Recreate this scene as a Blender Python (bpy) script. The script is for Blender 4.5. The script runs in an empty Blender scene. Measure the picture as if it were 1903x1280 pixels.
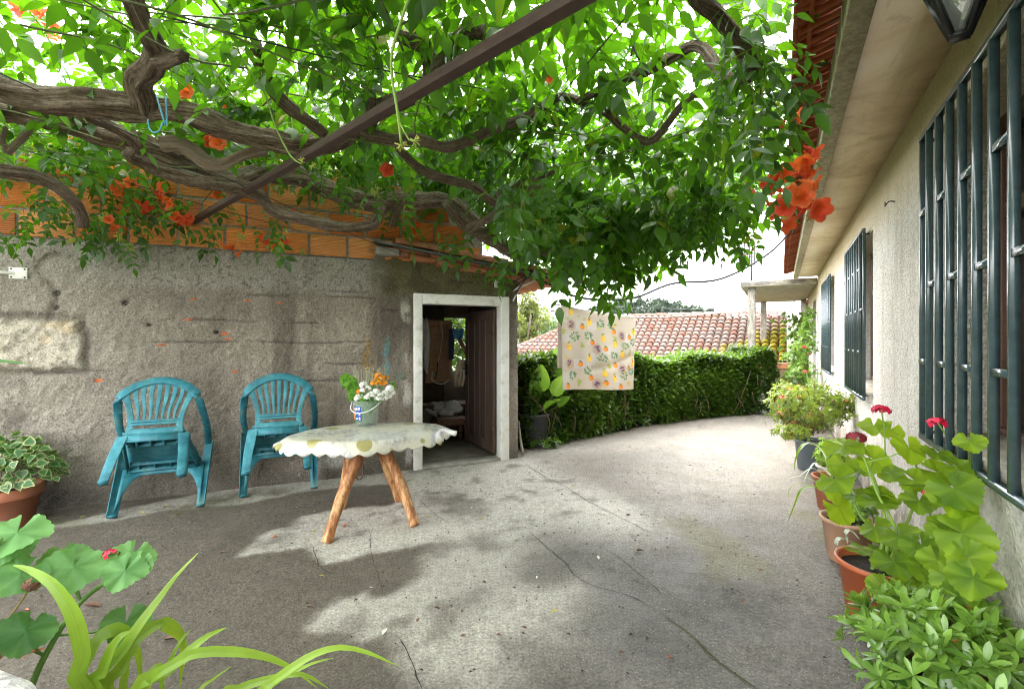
import bpy, math, random
import numpy as np
from mathutils import Vector

random.seed(7)
rng = np.random.default_rng(11)
SC = bpy.context.scene
COL = SC.collection
R = math.radians

# ------------------------------------------------------------------ camera, sky, sun, exposure
F, H, CX, CY = 872.0, 1.3, 951.5, 632.0          # focal length and principal point in photo pixels, eye height
cam = bpy.data.cameras.new('Camera')
cam.sensor_width = 36.0
cam.lens = F / 1903 * 36
cam.shift_y = -8 / 1903
cam.clip_start = 0.03
cam.clip_end = 2000
cam_o = bpy.data.objects.new('Camera', cam)
COL.objects.link(cam_o)
cam_o.location = (0, 0, H)
cam_o.rotation_euler = (R(90), 0, 0)
SC.camera = cam_o

SUN_EL, SUN_AZ = R(58), R(-28)                    # azimuth clockwise from +Y
world = bpy.data.worlds.new('World')
SC.world = world
world.use_nodes = True
wn = world.node_tree
for n in list(wn.nodes):
    wn.nodes.remove(n)
w_out = wn.nodes.new('ShaderNodeOutputWorld')
w_bg = wn.nodes.new('ShaderNodeBackground')
w_sky = wn.nodes.new('ShaderNodeTexSky')
w_sky.sky_type = 'NISHITA'
w_sky.sun_disc = False
w_sky.sun_elevation = SUN_EL
w_sky.sun_rotation = SUN_AZ
w_sky.air_density = 1.0
w_sky.dust_density = 4.0
# overcast: most of the blue is veiled by an even bright cloud layer with soft lumps
w_tc = wn.nodes.new('ShaderNodeTexCoord')
w_no = wn.nodes.new('ShaderNodeTexNoise')
w_no.inputs['Scale'].default_value = 2.2
w_no.inputs['Detail'].default_value = 5
w_rp = wn.nodes.new('ShaderNodeValToRGB')
w_rp.color_ramp.elements[0].position = 0.3
w_rp.color_ramp.elements[0].color = (8.2, 8.4, 8.8, 1)
w_rp.color_ramp.elements[1].position = 0.7
w_rp.color_ramp.elements[1].color = (11, 11, 11, 1)
w_mx = wn.nodes.new('ShaderNodeMixRGB')
w_mx.inputs['Fac'].default_value = 0.86
wn.links.new(w_tc.outputs['Generated'], w_no.inputs['Vector'])
wn.links.new(w_no.outputs['Fac'], w_rp.inputs['Fac'])
wn.links.new(w_sky.outputs['Color'], w_mx.inputs['Color1'])
wn.links.new(w_rp.outputs['Color'], w_mx.inputs['Color2'])
wn.links.new(w_mx.outputs['Color'], w_bg.inputs['Color'])
wn.links.new(w_bg.outputs['Background'], w_out.inputs['Surface'])
w_bg.inputs['Strength'].default_value = 0.15

sun = bpy.data.lights.new('Sun', 'SUN')
sun.energy = 0.5
sun.angle = R(28)
sun.color = (1.0, 0.95, 0.87)
sun_o = bpy.data.objects.new('Sun', sun)
COL.objects.link(sun_o)
_d = Vector((math.sin(SUN_AZ) * math.cos(SUN_EL), math.cos(SUN_AZ) * math.cos(SUN_EL), math.sin(SUN_EL)))
sun_o.rotation_euler = _d.to_track_quat('Z', 'Y').to_euler()

SC.view_settings.view_transform = 'Standard'
SC.view_settings.look = 'None'
SC.view_settings.exposure = 2.85
SC.view_settings.gamma = 1.0
SC.render.engine = 'CYCLES'
cy = SC.cycles
cy.max_bounces = 10
cy.diffuse_bounces = 5
cy.glossy_bounces = 3
cy.transmission_bounces = 8
cy.transparent_max_bounces = 8
cy.caustics_reflective = False
cy.caustics_refractive = False
cy.use_denoising = True
cy.pixel_filter_type = 'BLACKMAN_HARRIS'
cy.filter_width = 1.05

# ------------------------------------------------------------------ frames of the place
# shed: x runs along its front wall to the right, y into the building.  house: x runs away from the viewer, y into the courtyard.
SHED_O, SHED_A = np.array([-.038, 5.129]), R(23.7426)
HOUSE_A = R(60.2)
SU = np.array([math.cos(SHED_A), math.sin(SHED_A)])
SN = np.array([-SU[1], SU[0]])
HU = np.array([math.cos(HOUSE_A), math.sin(HOUSE_A)])
HN = np.array([-HU[1], HU[0]])
def at(x, y, D):                                  # photo pixel + distance -> world point
    return np.array([(x - CX) / F * D, D, H - (y - CY) / F * D])
def gp(x, y, z=0.0):                              # photo pixel -> point on a level plane
    D = F * (H - z) / (y - CY)
    return at(x, y, D)
def sw(x, y, off=0.0):                            # photo pixel -> shed coordinates on the plane 'off' behind its front
    r = np.array([(x - CX) / F, 1.0])
    D = ((SHED_O + SN * off) @ SN) / (r @ SN)
    P = r * D
    return np.array([(P - SHED_O) @ SU, off, H - (y - CY) / F * D])
def hw(x, y, p):                                  # photo pixel -> house coordinates on the plane p to the viewer's right
    r = np.array([(x - CX) / F, 1.0])
    D = p / (r @ -HN)
    P = r * D
    return np.array([P @ HU, -p, H - (y - CY) / F * D])
def s2w(u, off, z):
    P = SHED_O + SU * u + SN * off
    return np.array([P[0], P[1], z])
def h2w(t, y, z):
    P = HU * t + HN * y
    return np.array([P[0], P[1], z])

# ------------------------------------------------------------------ numpy noise
def _h(i, j, s):
    n = (i * 374761393 + j * 668265263 + s * 1442695041) & 0xffffffff
    n = ((n ^ (n >> 13)) * 1274126177) & 0xffffffff
    return ((n ^ (n >> 16)) & 0xffff) / 65535.0
def vn(x, y, f=1.0, seed=0, octv=4, gain=.5):
    x = np.asarray(x, float) * f
    y = np.asarray(y, float) * f
    t = 0
    a = 1.0
    tot = 0
    for o in range(octv):
        xi = np.floor(x).astype(np.int64)
        yi = np.floor(y).astype(np.int64)
        fx = x - xi
        fy = y - yi
        fx = fx * fx * (3 - 2 * fx)
        fy = fy * fy * (3 - 2 * fy)
        v = (_h(xi, yi, seed + o) * (1 - fx) + _h(xi + 1, yi, seed + o) * fx) * (1 - fy) + (_h(xi, yi + 1, seed + o) * (1 - fx) + _h(xi + 1, yi + 1, seed + o) * fx) * fy
        t = t + a * v
        tot += a
        a *= gain
        x = x * 2.03 + 7.1
        y = y * 2.03 + 3.7
    return t / tot
def sstep(a, b, x):
    t = np.clip((x - a) / (b - a), 0, 1)
    return t * t * (3 - 2 * t)
def poly_sd(px, py, poly):                        # signed distance to a polygon, negative inside
    d = np.full(px.shape, 1e9)
    ins = np.zeros(px.shape, bool)
    n = len(poly)
    for i in range(n):
        ax, ay = poly[i]
        bx, by = poly[(i + 1) % n]
        ex, ey = bx - ax, by - ay
        wx, wy = px - ax, py - ay
        t = np.clip((wx * ex + wy * ey) / (ex * ex + ey * ey + 1e-12), 0, 1)
        d = np.minimum(d, np.hypot(wx - ex * t, wy - ey * t))
        c = (ay > py) != (by > py)
        ins ^= c & (px < (bx - ax) * (py - ay) / (by - ay + 1e-12) + ax)
    return np.where(ins, -d, d)
def line_d(px, py, pts):
    d = np.full(px.shape, 1e9)
    for (ax, ay), (bx, by) in zip(pts[:-1], pts[1:]):
        ex, ey = bx - ax, by - ay
        t = np.clip(((px - ax) * ex + (py - ay) * ey) / (ex * ex + ey * ey + 1e-12), 0, 1)
        d = np.minimum(d, np.hypot(px - ax - ex * t, py - ay - ey * t))
    return d

# ------------------------------------------------------------------ mesh building
class MB:
    def __init__(s):
        s.V = []
        s.F = []
        s.A = []
        s.C = []
        s.n = 0
    def raw(s, V, Fs, r=None, c=None):
        V = np.asarray(V, float).reshape(-1, 3)
        if isinstance(Fs, np.ndarray):
            Fs = [Fs]
        by = {}
        for f in Fs:
            if isinstance(f, np.ndarray) and f.ndim == 2:
                by.setdefault(f.shape[1], []).append(f)
            else:
                by.setdefault(len(f), []).append(np.array([f]))
        for k, l in by.items():
            s.F.append(np.concatenate(l).astype(np.int64) + s.n)
        s.V.append(V)
        s.A.append(np.full(len(V), random.random()) if r is None else np.broadcast_to(np.asarray(r, float), (len(V),)))
        s.C.append(np.ones((len(V), 3)) if c is None else np.broadcast_to(np.asarray(c, float), (len(V), 3)))
        s.n += len(V)
        return s
    def box(s, x0, x1, y0, y1, z0, z1, r=None):
        V = [(x, y, z) for z in (z0, z1) for y in (y0, y1) for x in (x0, x1)]
        return s.raw(V, np.array([(0, 2, 3, 1), (4, 5, 7, 6), (0, 1, 5, 4), (2, 6, 7, 3), (0, 4, 6, 2), (1, 3, 7, 5)]), r)
    def hexa(s, P, r=None):                       # 8 points, bottom four then top four, each counter-clockwise
        return s.raw(P, np.array([(3, 2, 1, 0), (4, 5, 6, 7), (0, 1, 5, 4), (1, 2, 6, 5), (2, 3, 7, 6), (3, 0, 4, 7)]), r)
    def bar(s, a, b, w, h, up=(0, 0, 1), r=None, w2=None, h2=None):
        a = np.asarray(a, float)
        b = np.asarray(b, float)
        d = b - a
        d /= np.linalg.norm(d)
        x = np.cross(d, np.asarray(up, float))
        if np.linalg.norm(x) < 1e-6:
            x = np.cross(d, (1, 0, 0))
        x /= np.linalg.norm(x)
        y = np.cross(x, d)
        P = []
        for p, ww, hh in ((a, w, h), (b, w2 or w, h2 or h)):
            for sx, sy in ((-1, -1), (1, -1), (1, 1), (-1, 1)):
                P.append(p + x * sx * ww / 2 + y * sy * hh / 2)
        return s.hexa(P, r)
    def tube(s, P, rad, sides=8, r=None, bump=0, seed=0, cap=True, flat=1.0, up=(0, 0, 1)):
        P = np.asarray(P, float)
        n = len(P)
        rad = np.broadcast_to(np.asarray(rad, float), (n,))
        T = np.gradient(P, axis=0)
        T /= np.linalg.norm(T, axis=1)[:, None] + 1e-12
        up = np.asarray(up, float)
        if abs(T[0] @ up) > .95:
            up = np.array([1.0, 0.02, 0])
        X = np.cross(up, T[0])
        X /= np.linalg.norm(X)
        V, CC = [], []
        L = np.concatenate([[0], np.cumsum(np.linalg.norm(np.diff(P, axis=0), axis=1))])
        a = np.arange(sides) / sides * 2 * math.pi
        for i in range(n):
            X = X - T[i] * (X @ T[i])
            X /= np.linalg.norm(X) + 1e-12
            Y = np.cross(T[i], X)
            rr = np.full(sides, rad[i])
            if bump:
                tw = a + L[i] * 2.2
                rr = rr * (1 + bump * (vn(np.cos(tw) * 1.6 + 5, np.sin(tw) * 1.6 + L[i] * 3.0, 1.6, seed, 3) - .5) * 2 + bump * .5 * np.sin(tw * 5 + 3 * vn(L[i] * 4, seed, 1, seed)))
            if bump: CC.append(np.c_[np.cos(a + L[i] * 1.5) + 3, np.sin(a + L[i] * 1.5) + 3, np.full(sides, L[i])])
            V.append(P[i] + (X[None] * np.cos(a)[:, None] + Y[None] * np.sin(a)[:, None] * flat) * rr[:, None])
        V = np.concatenate(V)
        i = np.arange(n - 1)[:, None]
        j = np.arange(sides)[None]
        j2 = (j + 1) % sides
        Q = np.stack([i * sides + j, i * sides + j2, (i + 1) * sides + j2, (i + 1) * sides + j], -1).reshape(-1, 4)
        Fs = [Q]
        if cap:
            Fs += [list(range(sides))[::-1], list(range((n - 1) * sides, n * sides))]
        return s.raw(V, Fs, r, np.concatenate(CC) if bump else None)
    def lathe(s, prof, c=(0, 0, 0), sides=32, r=None, wob=0, jit=None):
        V = []
        a = np.arange(sides) / sides * 2 * math.pi
        for (q, z) in prof:
            k = q * (1 + (wob * np.sin(3 * a + z * 9) if wob else 0))
            V.append(np.stack([c[0] + k * np.cos(a), c[1] + k * np.sin(a), np.full(sides, c[2] + z)], -1))
        n = len(prof)
        i = np.arange(n - 1)[:, None]
        j = np.arange(sides)[None]
        j2 = (j + 1) % sides
        Q = np.stack([i * sides + j, i * sides + j2, (i + 1) * sides + j2, (i + 1) * sides + j], -1).reshape(-1, 4)
        Fs = [Q]
        if prof[0][0] > 1e-4:
            Fs.append(list(range(sides))[::-1])
        if prof[-1][0] > 1e-4:
            Fs.append(list(range((n - 1) * sides, n * sides)))
        return s.raw(np.concatenate(V), Fs, r)
    def grid(s, G, r=None, c=None, flip=False, mask=None):   # G: (m, n, 3)
        m, n = G.shape[:2]
        i = np.arange(m - 1)[:, None]
        j = np.arange(n - 1)[None]
        Q = np.stack([i * n + j, (i + 1) * n + j, (i + 1) * n + j + 1, i * n + j + 1], -1)
        Q = Q[mask] if mask is not None else Q.reshape(-1, 4)
        if flip:
            Q = Q[:, ::-1]
        return s.raw(G.reshape(-1, 3), Q, None if r is None else np.asarray(r).reshape(-1) if np.ndim(r) else r, None if c is None else c.reshape(-1, 3))
    def blob(s, c, rx, ry, rz, r=None, seg=12, rings=8, bump=0, seed=0):
        V = [(0, 0, -1)]
        for k in range(1, rings):
            ph = -math.pi / 2 + math.pi * k / rings
            for j in range(seg):
                a = 2 * math.pi * j / seg
                V.append((math.cos(ph) * math.cos(a), math.cos(ph) * math.sin(a), math.sin(ph)))
        V.append((0, 0, 1))
        V = np.array(V)
        if bump:
            V = V * (1 + bump * (vn(V[:, 0] + V[:, 2] * .7 + 3, V[:, 1] - V[:, 2] * .6 + 4, 2.2, seed, 3) - .5) * 2)[:, None]
        Fs = []
        for j in range(seg):
            Fs.append([0, 1 + (j + 1) % seg, 1 + j])
            b = 1 + (rings - 2) * seg
            Fs.append([len(V) - 1, b + j, b + (j + 1) % seg])
        for k in range(rings - 2):
            for j in range(seg):
                a0 = 1 + k * seg
                Fs.append([a0 + j, a0 + (j + 1) % seg, a0 + seg + (j + 1) % seg, a0 + seg + j])
        return s.raw(V * (rx, ry, rz) + np.asarray(c), Fs, r)
    def build(s, name, m, parent=None, smooth=False, bevel=0, loc=(0, 0, 0), rotz=0, rot=None, solid=0, subd=0):
        me = bpy.data.meshes.new(name)
        V = np.concatenate(s.V)
        nl = sum(f.size for f in s.F)
        npoly = sum(len(f) for f in s.F)
        me.vertices.add(len(V))
        me.vertices.foreach_set('co', V.astype(np.float32).ravel())
        me.loops.add(nl)
        me.loops.foreach_set('vertex_index', np.concatenate([f.ravel() for f in s.F]).astype(np.int32))
        me.polygons.add(npoly)
        st = []
        o = 0
        for f in s.F:
            st.append(o + np.arange(len(f)) * f.shape[1])
            o += f.size
        me.polygons.foreach_set('loop_start', np.concatenate(st).astype(np.int32))
        me.update(calc_edges=True)
        if smooth:
            me.polygons.foreach_set('use_smooth', np.ones(npoly, bool))
        at_ = me.attributes.new('r', 'FLOAT', 'POINT')
        at_.data.foreach_set('value', np.concatenate(s.A).astype(np.float32))
        C = np.concatenate(s.C)
        if C.min() < 1 or C.max() > 1:
            ac = me.attributes.new('c', 'FLOAT_COLOR', 'POINT')
            ac.data.foreach_set('color', np.concatenate([C, np.ones((len(C), 1))], 1).astype(np.float32).ravel())
        me.materials.append(m)
        ob = bpy.data.objects.new(name, me)
        COL.objects.link(ob)
        ob.location = loc
        ob.rotation_euler = rot if rot is not None else (0, 0, rotz)
        if parent is not None:
            ob.parent = parent
        if solid:
            q = ob.modifiers.new('Solidify', 'SOLIDIFY')
            q.thickness = solid
            q.offset = 0
        if bevel:
            q = ob.modifiers.new('Bevel', 'BEVEL')
            q.width = bevel
            q.segments = 2
            q.limit_method = 'ANGLE'
        if subd:
            q = ob.modifiers.new('Subdivision', 'SUBSURF')
            q.levels = q.render_levels = subd
        return ob

def tag(o, label=None, cat=None, group=None, kind=None):
    if label: o['label'] = label
    if cat: o['category'] = cat
    if group: o['group'] = group
    if kind: o['kind'] = kind
    return o
def thing(name, label, cat, loc=(0, 0, 0), rotz=0, group=None, rot=None):
    o = bpy.data.objects.new(name, None)
    COL.objects.link(o)
    o.empty_display_size = .1
    o.location = loc
    o.rotation_euler = rot if rot is not None else (0, 0, rotz)
    return tag(o, label, cat, group)
def dup(o, parent=None):
    c = o.copy()
    COL.objects.link(c)
    if parent is not None: c.parent = parent
    for ch in list(o.children):
        dup(ch, c)
    return c
def cr(pts, step=.03):                            # smooth curve through points (any number of columns)
    P = np.asarray(pts, float)
    if len(P) < 3:
        n = max(2, int(np.linalg.norm(P[1, :3] - P[0, :3]) / step))
        return P[0] + (P[1] - P[0]) * np.linspace(0, 1, n + 1)[:, None]
    Q = np.vstack([2 * P[0] - P[1], P, 2 * P[-1] - P[-2]])
    out = []
    for i in range(1, len(Q) - 2):
        n = max(2, int(np.linalg.norm((Q[i + 1] - Q[i])[:3]) / step))
        t = (np.arange(n) / n)[:, None]
        out.append(.5 * (2 * Q[i] + (Q[i + 1] - Q[i - 1]) * t + (2 * Q[i - 1] - 5 * Q[i] + 4 * Q[i + 1] - Q[i + 2]) * t ** 2 + (3 * Q[i] - Q[i - 1] - 3 * Q[i + 1] + Q[i + 2]) * t ** 3))
    out.append(P[-1:])
    return np.concatenate(out)

# ------------------------------------------------------------------ materials
class S:                                          # a socket with arithmetic
    def __init__(s, nt, k): s.nt, s.k = nt, k
    def _m(s, op, *o, sw_=False):
        n = s.nt.nodes.new('ShaderNodeMath')
        n.operation = op
        for i, q in enumerate(((o[0], s) if sw_ else (s,) + o)):
            if isinstance(q, S): s.nt.links.new(q.k, n.inputs[i])
            else: n.inputs[i].default_value = q
        return S(s.nt, n.outputs[0])
    def __add__(s, o): return s._m('ADD', o)
    __radd__ = __add__
    def __mul__(s, o): return s._m('MULTIPLY', o)
    __rmul__ = __mul__
    def __sub__(s, o): return s._m('SUBTRACT', o)
    def __rsub__(s, o): return s._m('SUBTRACT', o, sw_=True)
    def __truediv__(s, o): return s._m('DIVIDE', o)
    def __pow__(s, o): return s._m('POWER', o)
    def max(s, o): return s._m('MAXIMUM', o)
    def min(s, o): return s._m('MINIMUM', o)
    def abs(s): return s._m('ABSOLUTE')
    def fract(s): return s._m('FRACT')
    def step(s, a, b):                            # smooth step from a to b
        n = s.nt.nodes.new('ShaderNodeMapRange')
        n.interpolation_type = 'SMOOTHSTEP'
        s.nt.links.new(s.k, n.inputs[0])
        n.inputs[1].default_value, n.inputs[2].default_value = a, b
        return S(s.nt, n.outputs[0])
class Nodes:
    def __init__(s, nt): s.nt = nt
    def n(s, t, **kw):
        q = s.nt.nodes.new(t)
        for k, v in kw.items(): setattr(q, k, v)
        return q
    def link(s, a, b):
        if isinstance(a, S): s.nt.links.new(a.k, b)
        elif isinstance(a, tuple): b.default_value = a if len(a) == 4 else (*a, 1)
        else: b.default_value = a
    def obj(s): return S(s.nt, s.n('ShaderNodeTexCoord').outputs['Object'])
    def pos(s): return S(s.nt, s.n('ShaderNodeNewGeometry').outputs['Position'])
    def nrm(s): return S(s.nt, s.n('ShaderNodeNewGeometry').outputs['Normal'])
    def orand(s): return S(s.nt, s.n('ShaderNodeObjectInfo').outputs['Random'])
    def attr(s, name, col=False):
        q = s.n('ShaderNodeAttribute', attribute_name=name)
        return S(s.nt, q.outputs['Color' if col else 'Fac'])
    def xyz(s, v):
        q = s.n('ShaderNodeSeparateXYZ')
        s.nt.links.new(v.k, q.inputs[0])
        return [S(s.nt, q.outputs[i]) for i in range(3)]
    def vec(s, x, y, z):
        q = s.n('ShaderNodeCombineXYZ')
        for i, a in enumerate((x, y, z)): s.link(a, q.inputs[i])
        return S(s.nt, q.outputs[0])
    def scale(s, v, k):
        q = s.n('ShaderNodeVectorMath', operation='MULTIPLY')
        s.nt.links.new(v.k, q.inputs[0])
        q.inputs[1].default_value = k
        return S(s.nt, q.outputs[0])
    def noise(s, v, f=5, d=4, ro=.55, dist=0):
        q = s.n('ShaderNodeTexNoise')
        s.nt.links.new(v.k, q.inputs['Vector'])
        q.inputs['Scale'].default_value, q.inputs['Detail'].default_value, q.inputs['Roughness'].default_value, q.inputs['Distortion'].default_value = f, d, ro, dist
        return S(s.nt, q.outputs['Fac'])
    def vor(s, v, f=5, out='Distance', feature='F1', rnd=1):
        q = s.n('ShaderNodeTexVoronoi', feature=feature)
        s.nt.links.new(v.k, q.inputs['Vector'])
        q.inputs['Scale'].default_value = f
        q.inputs['Randomness'].default_value = rnd
        return S(s.nt, q.outputs[out])
    def ramp(s, x, *st):
        q = s.n('ShaderNodeValToRGB')
        e = q.color_ramp.elements
        while len(e) < len(st): e.new(.5)
        for k, (p, c) in zip(e, st):
            k.position = p
            k.color = (*c, 1)
        s.nt.links.new(x.k, q.inputs[0])
        return S(s.nt, q.outputs[0])
    def mix(s, f, a, b, blend='MIX'):
        q = s.n('ShaderNodeMixRGB', blend_type=blend)
        s.link(f, q.inputs[0])
        s.link(a, q.inputs[1])
        s.link(b, q.inputs[2])
        return S(s.nt, q.outputs[0])
    def hsv(s, c, h=.5, sa=1.0, v=1.0):
        q = s.n('ShaderNodeHueSaturation')
        for i, a in enumerate((h, sa, v, 1.0)): s.link(a, q.inputs[i])
        s.link(c, q.inputs['Color'])
        return S(s.nt, q.outputs[0])
def M(name, fn):
    """fn(Nodes) -> dict(color, rough, bump=(height, strength, distance), metal, spec, trans, alpha, leaf)"""
    m = bpy.data.materials.new(name)
    m.use_nodes = True
    nt = m.node_tree
    N = Nodes(nt)
    b = nt.nodes['Principled BSDF']
    d = fn(N)
    N.link(d.get('color', (.5, .5, .5)), b.inputs['Base Color'])
    N.link(d.get('rough', .6), b.inputs['Roughness'])
    b.inputs['Metallic'].default_value = d.get('metal', 0)
    b.inputs['Specular IOR Level'].default_value = d.get('spec', .5)
    if 'trans' in d: b.inputs['Transmission Weight'].default_value = d['trans']
    if 'alpha' in d: b.inputs['Alpha'].default_value = d['alpha']
    if 'ior' in d: b.inputs['IOR'].default_value = d['ior']
    if 'bump' in d:
        h, st, di = d['bump']
        q = N.n('ShaderNodeBump')
        q.inputs['Strength'].default_value = st
        q.inputs['Distance'].default_value = di
        N.link(h, q.inputs['Height'])
        nt.links.new(q.outputs[0], b.inputs['Normal'])
    if 'leaf' in d:                               # light passing through a thin blade
        col, fac = d['leaf']
        t = N.n('ShaderNodeBsdfTranslucent')
        N.link(col, t.inputs['Color'])
        x = N.n('ShaderNodeMixShader')
        x.inputs[0].default_value = fac
        nt.links.new(b.outputs[0], x.inputs[1])
        nt.links.new(t.outputs[0], x.inputs[2])
        nt.links.new(x.outputs[0], nt.nodes['Material Output'].inputs['Surface'])
    return m
def plain(name, c, rough=.6, var=.25, f=14, bump=.15, metal=0, spec=.5, dirt=None, dist=.004):
    def fn(N):
        o = N.obj()
        a = N.noise(o, f, 5)
        k = N.ramp(a, (.25, tuple(x * (1 - var) for x in c)), (.75, tuple(min(1, x * (1 + var)) for x in c)))
        if dirt:
            k = N.mix(N.noise(o, f * .35, 6, .7).step(.5, .72) * .7, k, dirt)
        return dict(color=k, rough=rough, metal=metal, spec=spec, bump=(N.noise(o, f * 5, 3), bump, dist))
    return M(name, fn)
def leafmat(name, dark, light, thru, fac=.45, rough=.42, spec=.45, old=None):
    def fn(N):
        r = N.attr('r')
        k = N.ramp(r, (0, dark), (.72, light), (.975, tuple(min(1, x * 1.3) for x in light)), (1, old or tuple(min(1, x * 1.35) for x in light)))
        k = N.hsv(k, v=N.noise(N.obj(), 30, 3) * .5 + .75)
        t = N.ramp(r, (0, tuple(x * .6 for x in thru)), (1, thru))
        return dict(color=k, rough=rough, spec=spec, leaf=(t, fac))
    return M(name, fn)
def colmat(name, rough=.7, bump=None, spec=.3, leaf=None):
    def fn(N):
        c = N.attr('c', True)
        d = dict(color=c, rough=rough, spec=spec)
        if bump: d['bump'] = (N.noise(N.obj(), bump[0], 4), bump[1], bump[2])
        if leaf: d['leaf'] = (c, leaf)
        return d
    return M(name, fn)
# ================================================================== ground
def tog(pts): return [tuple(gp(x, y)[:2]) for x, y in pts]
YARD = [(-7, -3), (9, -3), (9.5, 17.5), (5.6, 17.5), (5.35, 9.3), (2.3, 7.75), (.75, 6.25), (.5, 5.95), (-1, 7.9), (-7, 6)]
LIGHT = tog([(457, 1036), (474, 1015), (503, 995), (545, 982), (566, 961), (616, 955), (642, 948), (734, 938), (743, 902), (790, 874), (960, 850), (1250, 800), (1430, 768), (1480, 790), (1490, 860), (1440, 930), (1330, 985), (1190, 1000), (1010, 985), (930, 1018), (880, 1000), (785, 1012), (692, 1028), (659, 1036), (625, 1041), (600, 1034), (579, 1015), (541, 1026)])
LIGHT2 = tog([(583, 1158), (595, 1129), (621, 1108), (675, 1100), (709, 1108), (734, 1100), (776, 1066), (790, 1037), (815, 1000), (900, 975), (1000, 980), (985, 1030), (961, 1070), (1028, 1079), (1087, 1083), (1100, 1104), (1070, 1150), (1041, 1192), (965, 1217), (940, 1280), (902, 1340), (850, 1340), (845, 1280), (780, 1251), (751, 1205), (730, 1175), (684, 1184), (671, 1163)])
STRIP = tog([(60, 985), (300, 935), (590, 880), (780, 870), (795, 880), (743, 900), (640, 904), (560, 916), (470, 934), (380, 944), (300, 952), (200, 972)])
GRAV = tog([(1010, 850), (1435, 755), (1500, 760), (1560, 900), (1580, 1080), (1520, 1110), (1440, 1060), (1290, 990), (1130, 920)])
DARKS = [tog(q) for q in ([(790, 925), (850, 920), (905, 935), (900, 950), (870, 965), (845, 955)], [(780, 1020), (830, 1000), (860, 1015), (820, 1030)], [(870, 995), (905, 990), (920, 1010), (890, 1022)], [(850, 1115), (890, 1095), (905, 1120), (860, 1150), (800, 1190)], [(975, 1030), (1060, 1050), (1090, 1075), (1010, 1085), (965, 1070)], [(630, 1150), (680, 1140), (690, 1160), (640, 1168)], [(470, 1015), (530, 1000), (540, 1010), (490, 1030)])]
xs = np.arange(-7, 9.6, .04)
ys = np.concatenate([np.arange(-3, .6, .12), np.arange(.6, 6.2, .03), np.arange(6.2, 17.6, .09)])
GX, GY = np.meshgrid(xs, ys, indexing='ij')
wx = GX + .16 * (vn(GX, GY, 2.2, 3) - .5) + .07 * (vn(GX, GY, 11, 13) - .5)
wy = GY + .16 * (vn(GX, GY, 2.2, 9) - .5) + .07 * (vn(GX, GY, 11, 19) - .5)
n1 = vn(GX, GY, 1.3, 21)
n2 = vn(GX, GY, 9, 31)
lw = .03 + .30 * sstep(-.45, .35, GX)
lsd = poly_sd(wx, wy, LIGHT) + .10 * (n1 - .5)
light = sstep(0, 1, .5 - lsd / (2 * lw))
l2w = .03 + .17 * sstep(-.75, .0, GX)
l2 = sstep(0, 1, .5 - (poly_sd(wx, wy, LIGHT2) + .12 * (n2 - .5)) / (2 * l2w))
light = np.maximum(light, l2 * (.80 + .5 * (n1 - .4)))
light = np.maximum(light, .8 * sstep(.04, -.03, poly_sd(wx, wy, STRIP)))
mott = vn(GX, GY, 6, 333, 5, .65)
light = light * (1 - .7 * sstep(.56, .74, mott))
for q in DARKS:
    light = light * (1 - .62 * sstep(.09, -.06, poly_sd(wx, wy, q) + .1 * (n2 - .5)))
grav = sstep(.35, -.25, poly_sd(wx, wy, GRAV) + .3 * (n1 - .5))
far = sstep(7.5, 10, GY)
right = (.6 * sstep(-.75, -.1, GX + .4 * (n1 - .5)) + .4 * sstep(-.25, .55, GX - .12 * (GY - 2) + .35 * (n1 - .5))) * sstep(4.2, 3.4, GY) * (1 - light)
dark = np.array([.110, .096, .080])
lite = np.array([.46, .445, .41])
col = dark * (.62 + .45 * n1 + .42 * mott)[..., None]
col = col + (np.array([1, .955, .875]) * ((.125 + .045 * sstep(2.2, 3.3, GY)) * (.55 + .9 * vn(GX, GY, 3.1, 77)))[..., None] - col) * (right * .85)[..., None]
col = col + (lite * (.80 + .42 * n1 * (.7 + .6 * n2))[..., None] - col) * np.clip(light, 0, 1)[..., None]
gc = np.array([.215, .197, .172]) * (.72 + .5 * vn(GX, GY, 4.5, 5))[..., None]
col = col + (gc - col) * (grav * .85)[..., None]
wall_foot_dark = sstep(.55, .1, -((GX * HN[0] + GY * HN[1]) + .63) * -1) * sstep(9, 6, GY)  # ground gets darker towards the foot of the house wall
col = col * (1 - .45 * wall_foot_dark * (.5 + n1))[..., None]
moss = sstep(.30, .02, np.abs((GX - SHED_O[0]) * -SN[0] + (GY - SHED_O[1]) * -SN[1] - .30)) * sstep(-1.6, -2.5, GX) * sstep(.42, .6, vn(GX, GY, 2.5, 90))
col = col * (1 - moss[..., None] * .55) + moss[..., None] * np.array([.09, .095, .03]) * .55
mo2 = sstep(.55, .7, vn(GX, GY, 2.3, 190)) * sstep(.5, .1, poly_sd(GX, GY, tog([(1300, 970), (1480, 930), (1500, 1050), (1400, 1090)])))
col = col * (1 - .4 * mo2[..., None]) + mo2[..., None] * np.array([.2, .19, .06]) * .35
col = col * (1.02, .995, .965)
GZ = .018 * (vn(GX, GY, .7, 4, 2) - .5)
cxm, cym = (GX[:-1, :-1] + .02), (GY[:-1, :-1] + .02)
gmask = poly_sd(cxm, cym, YARD) < 0
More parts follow.
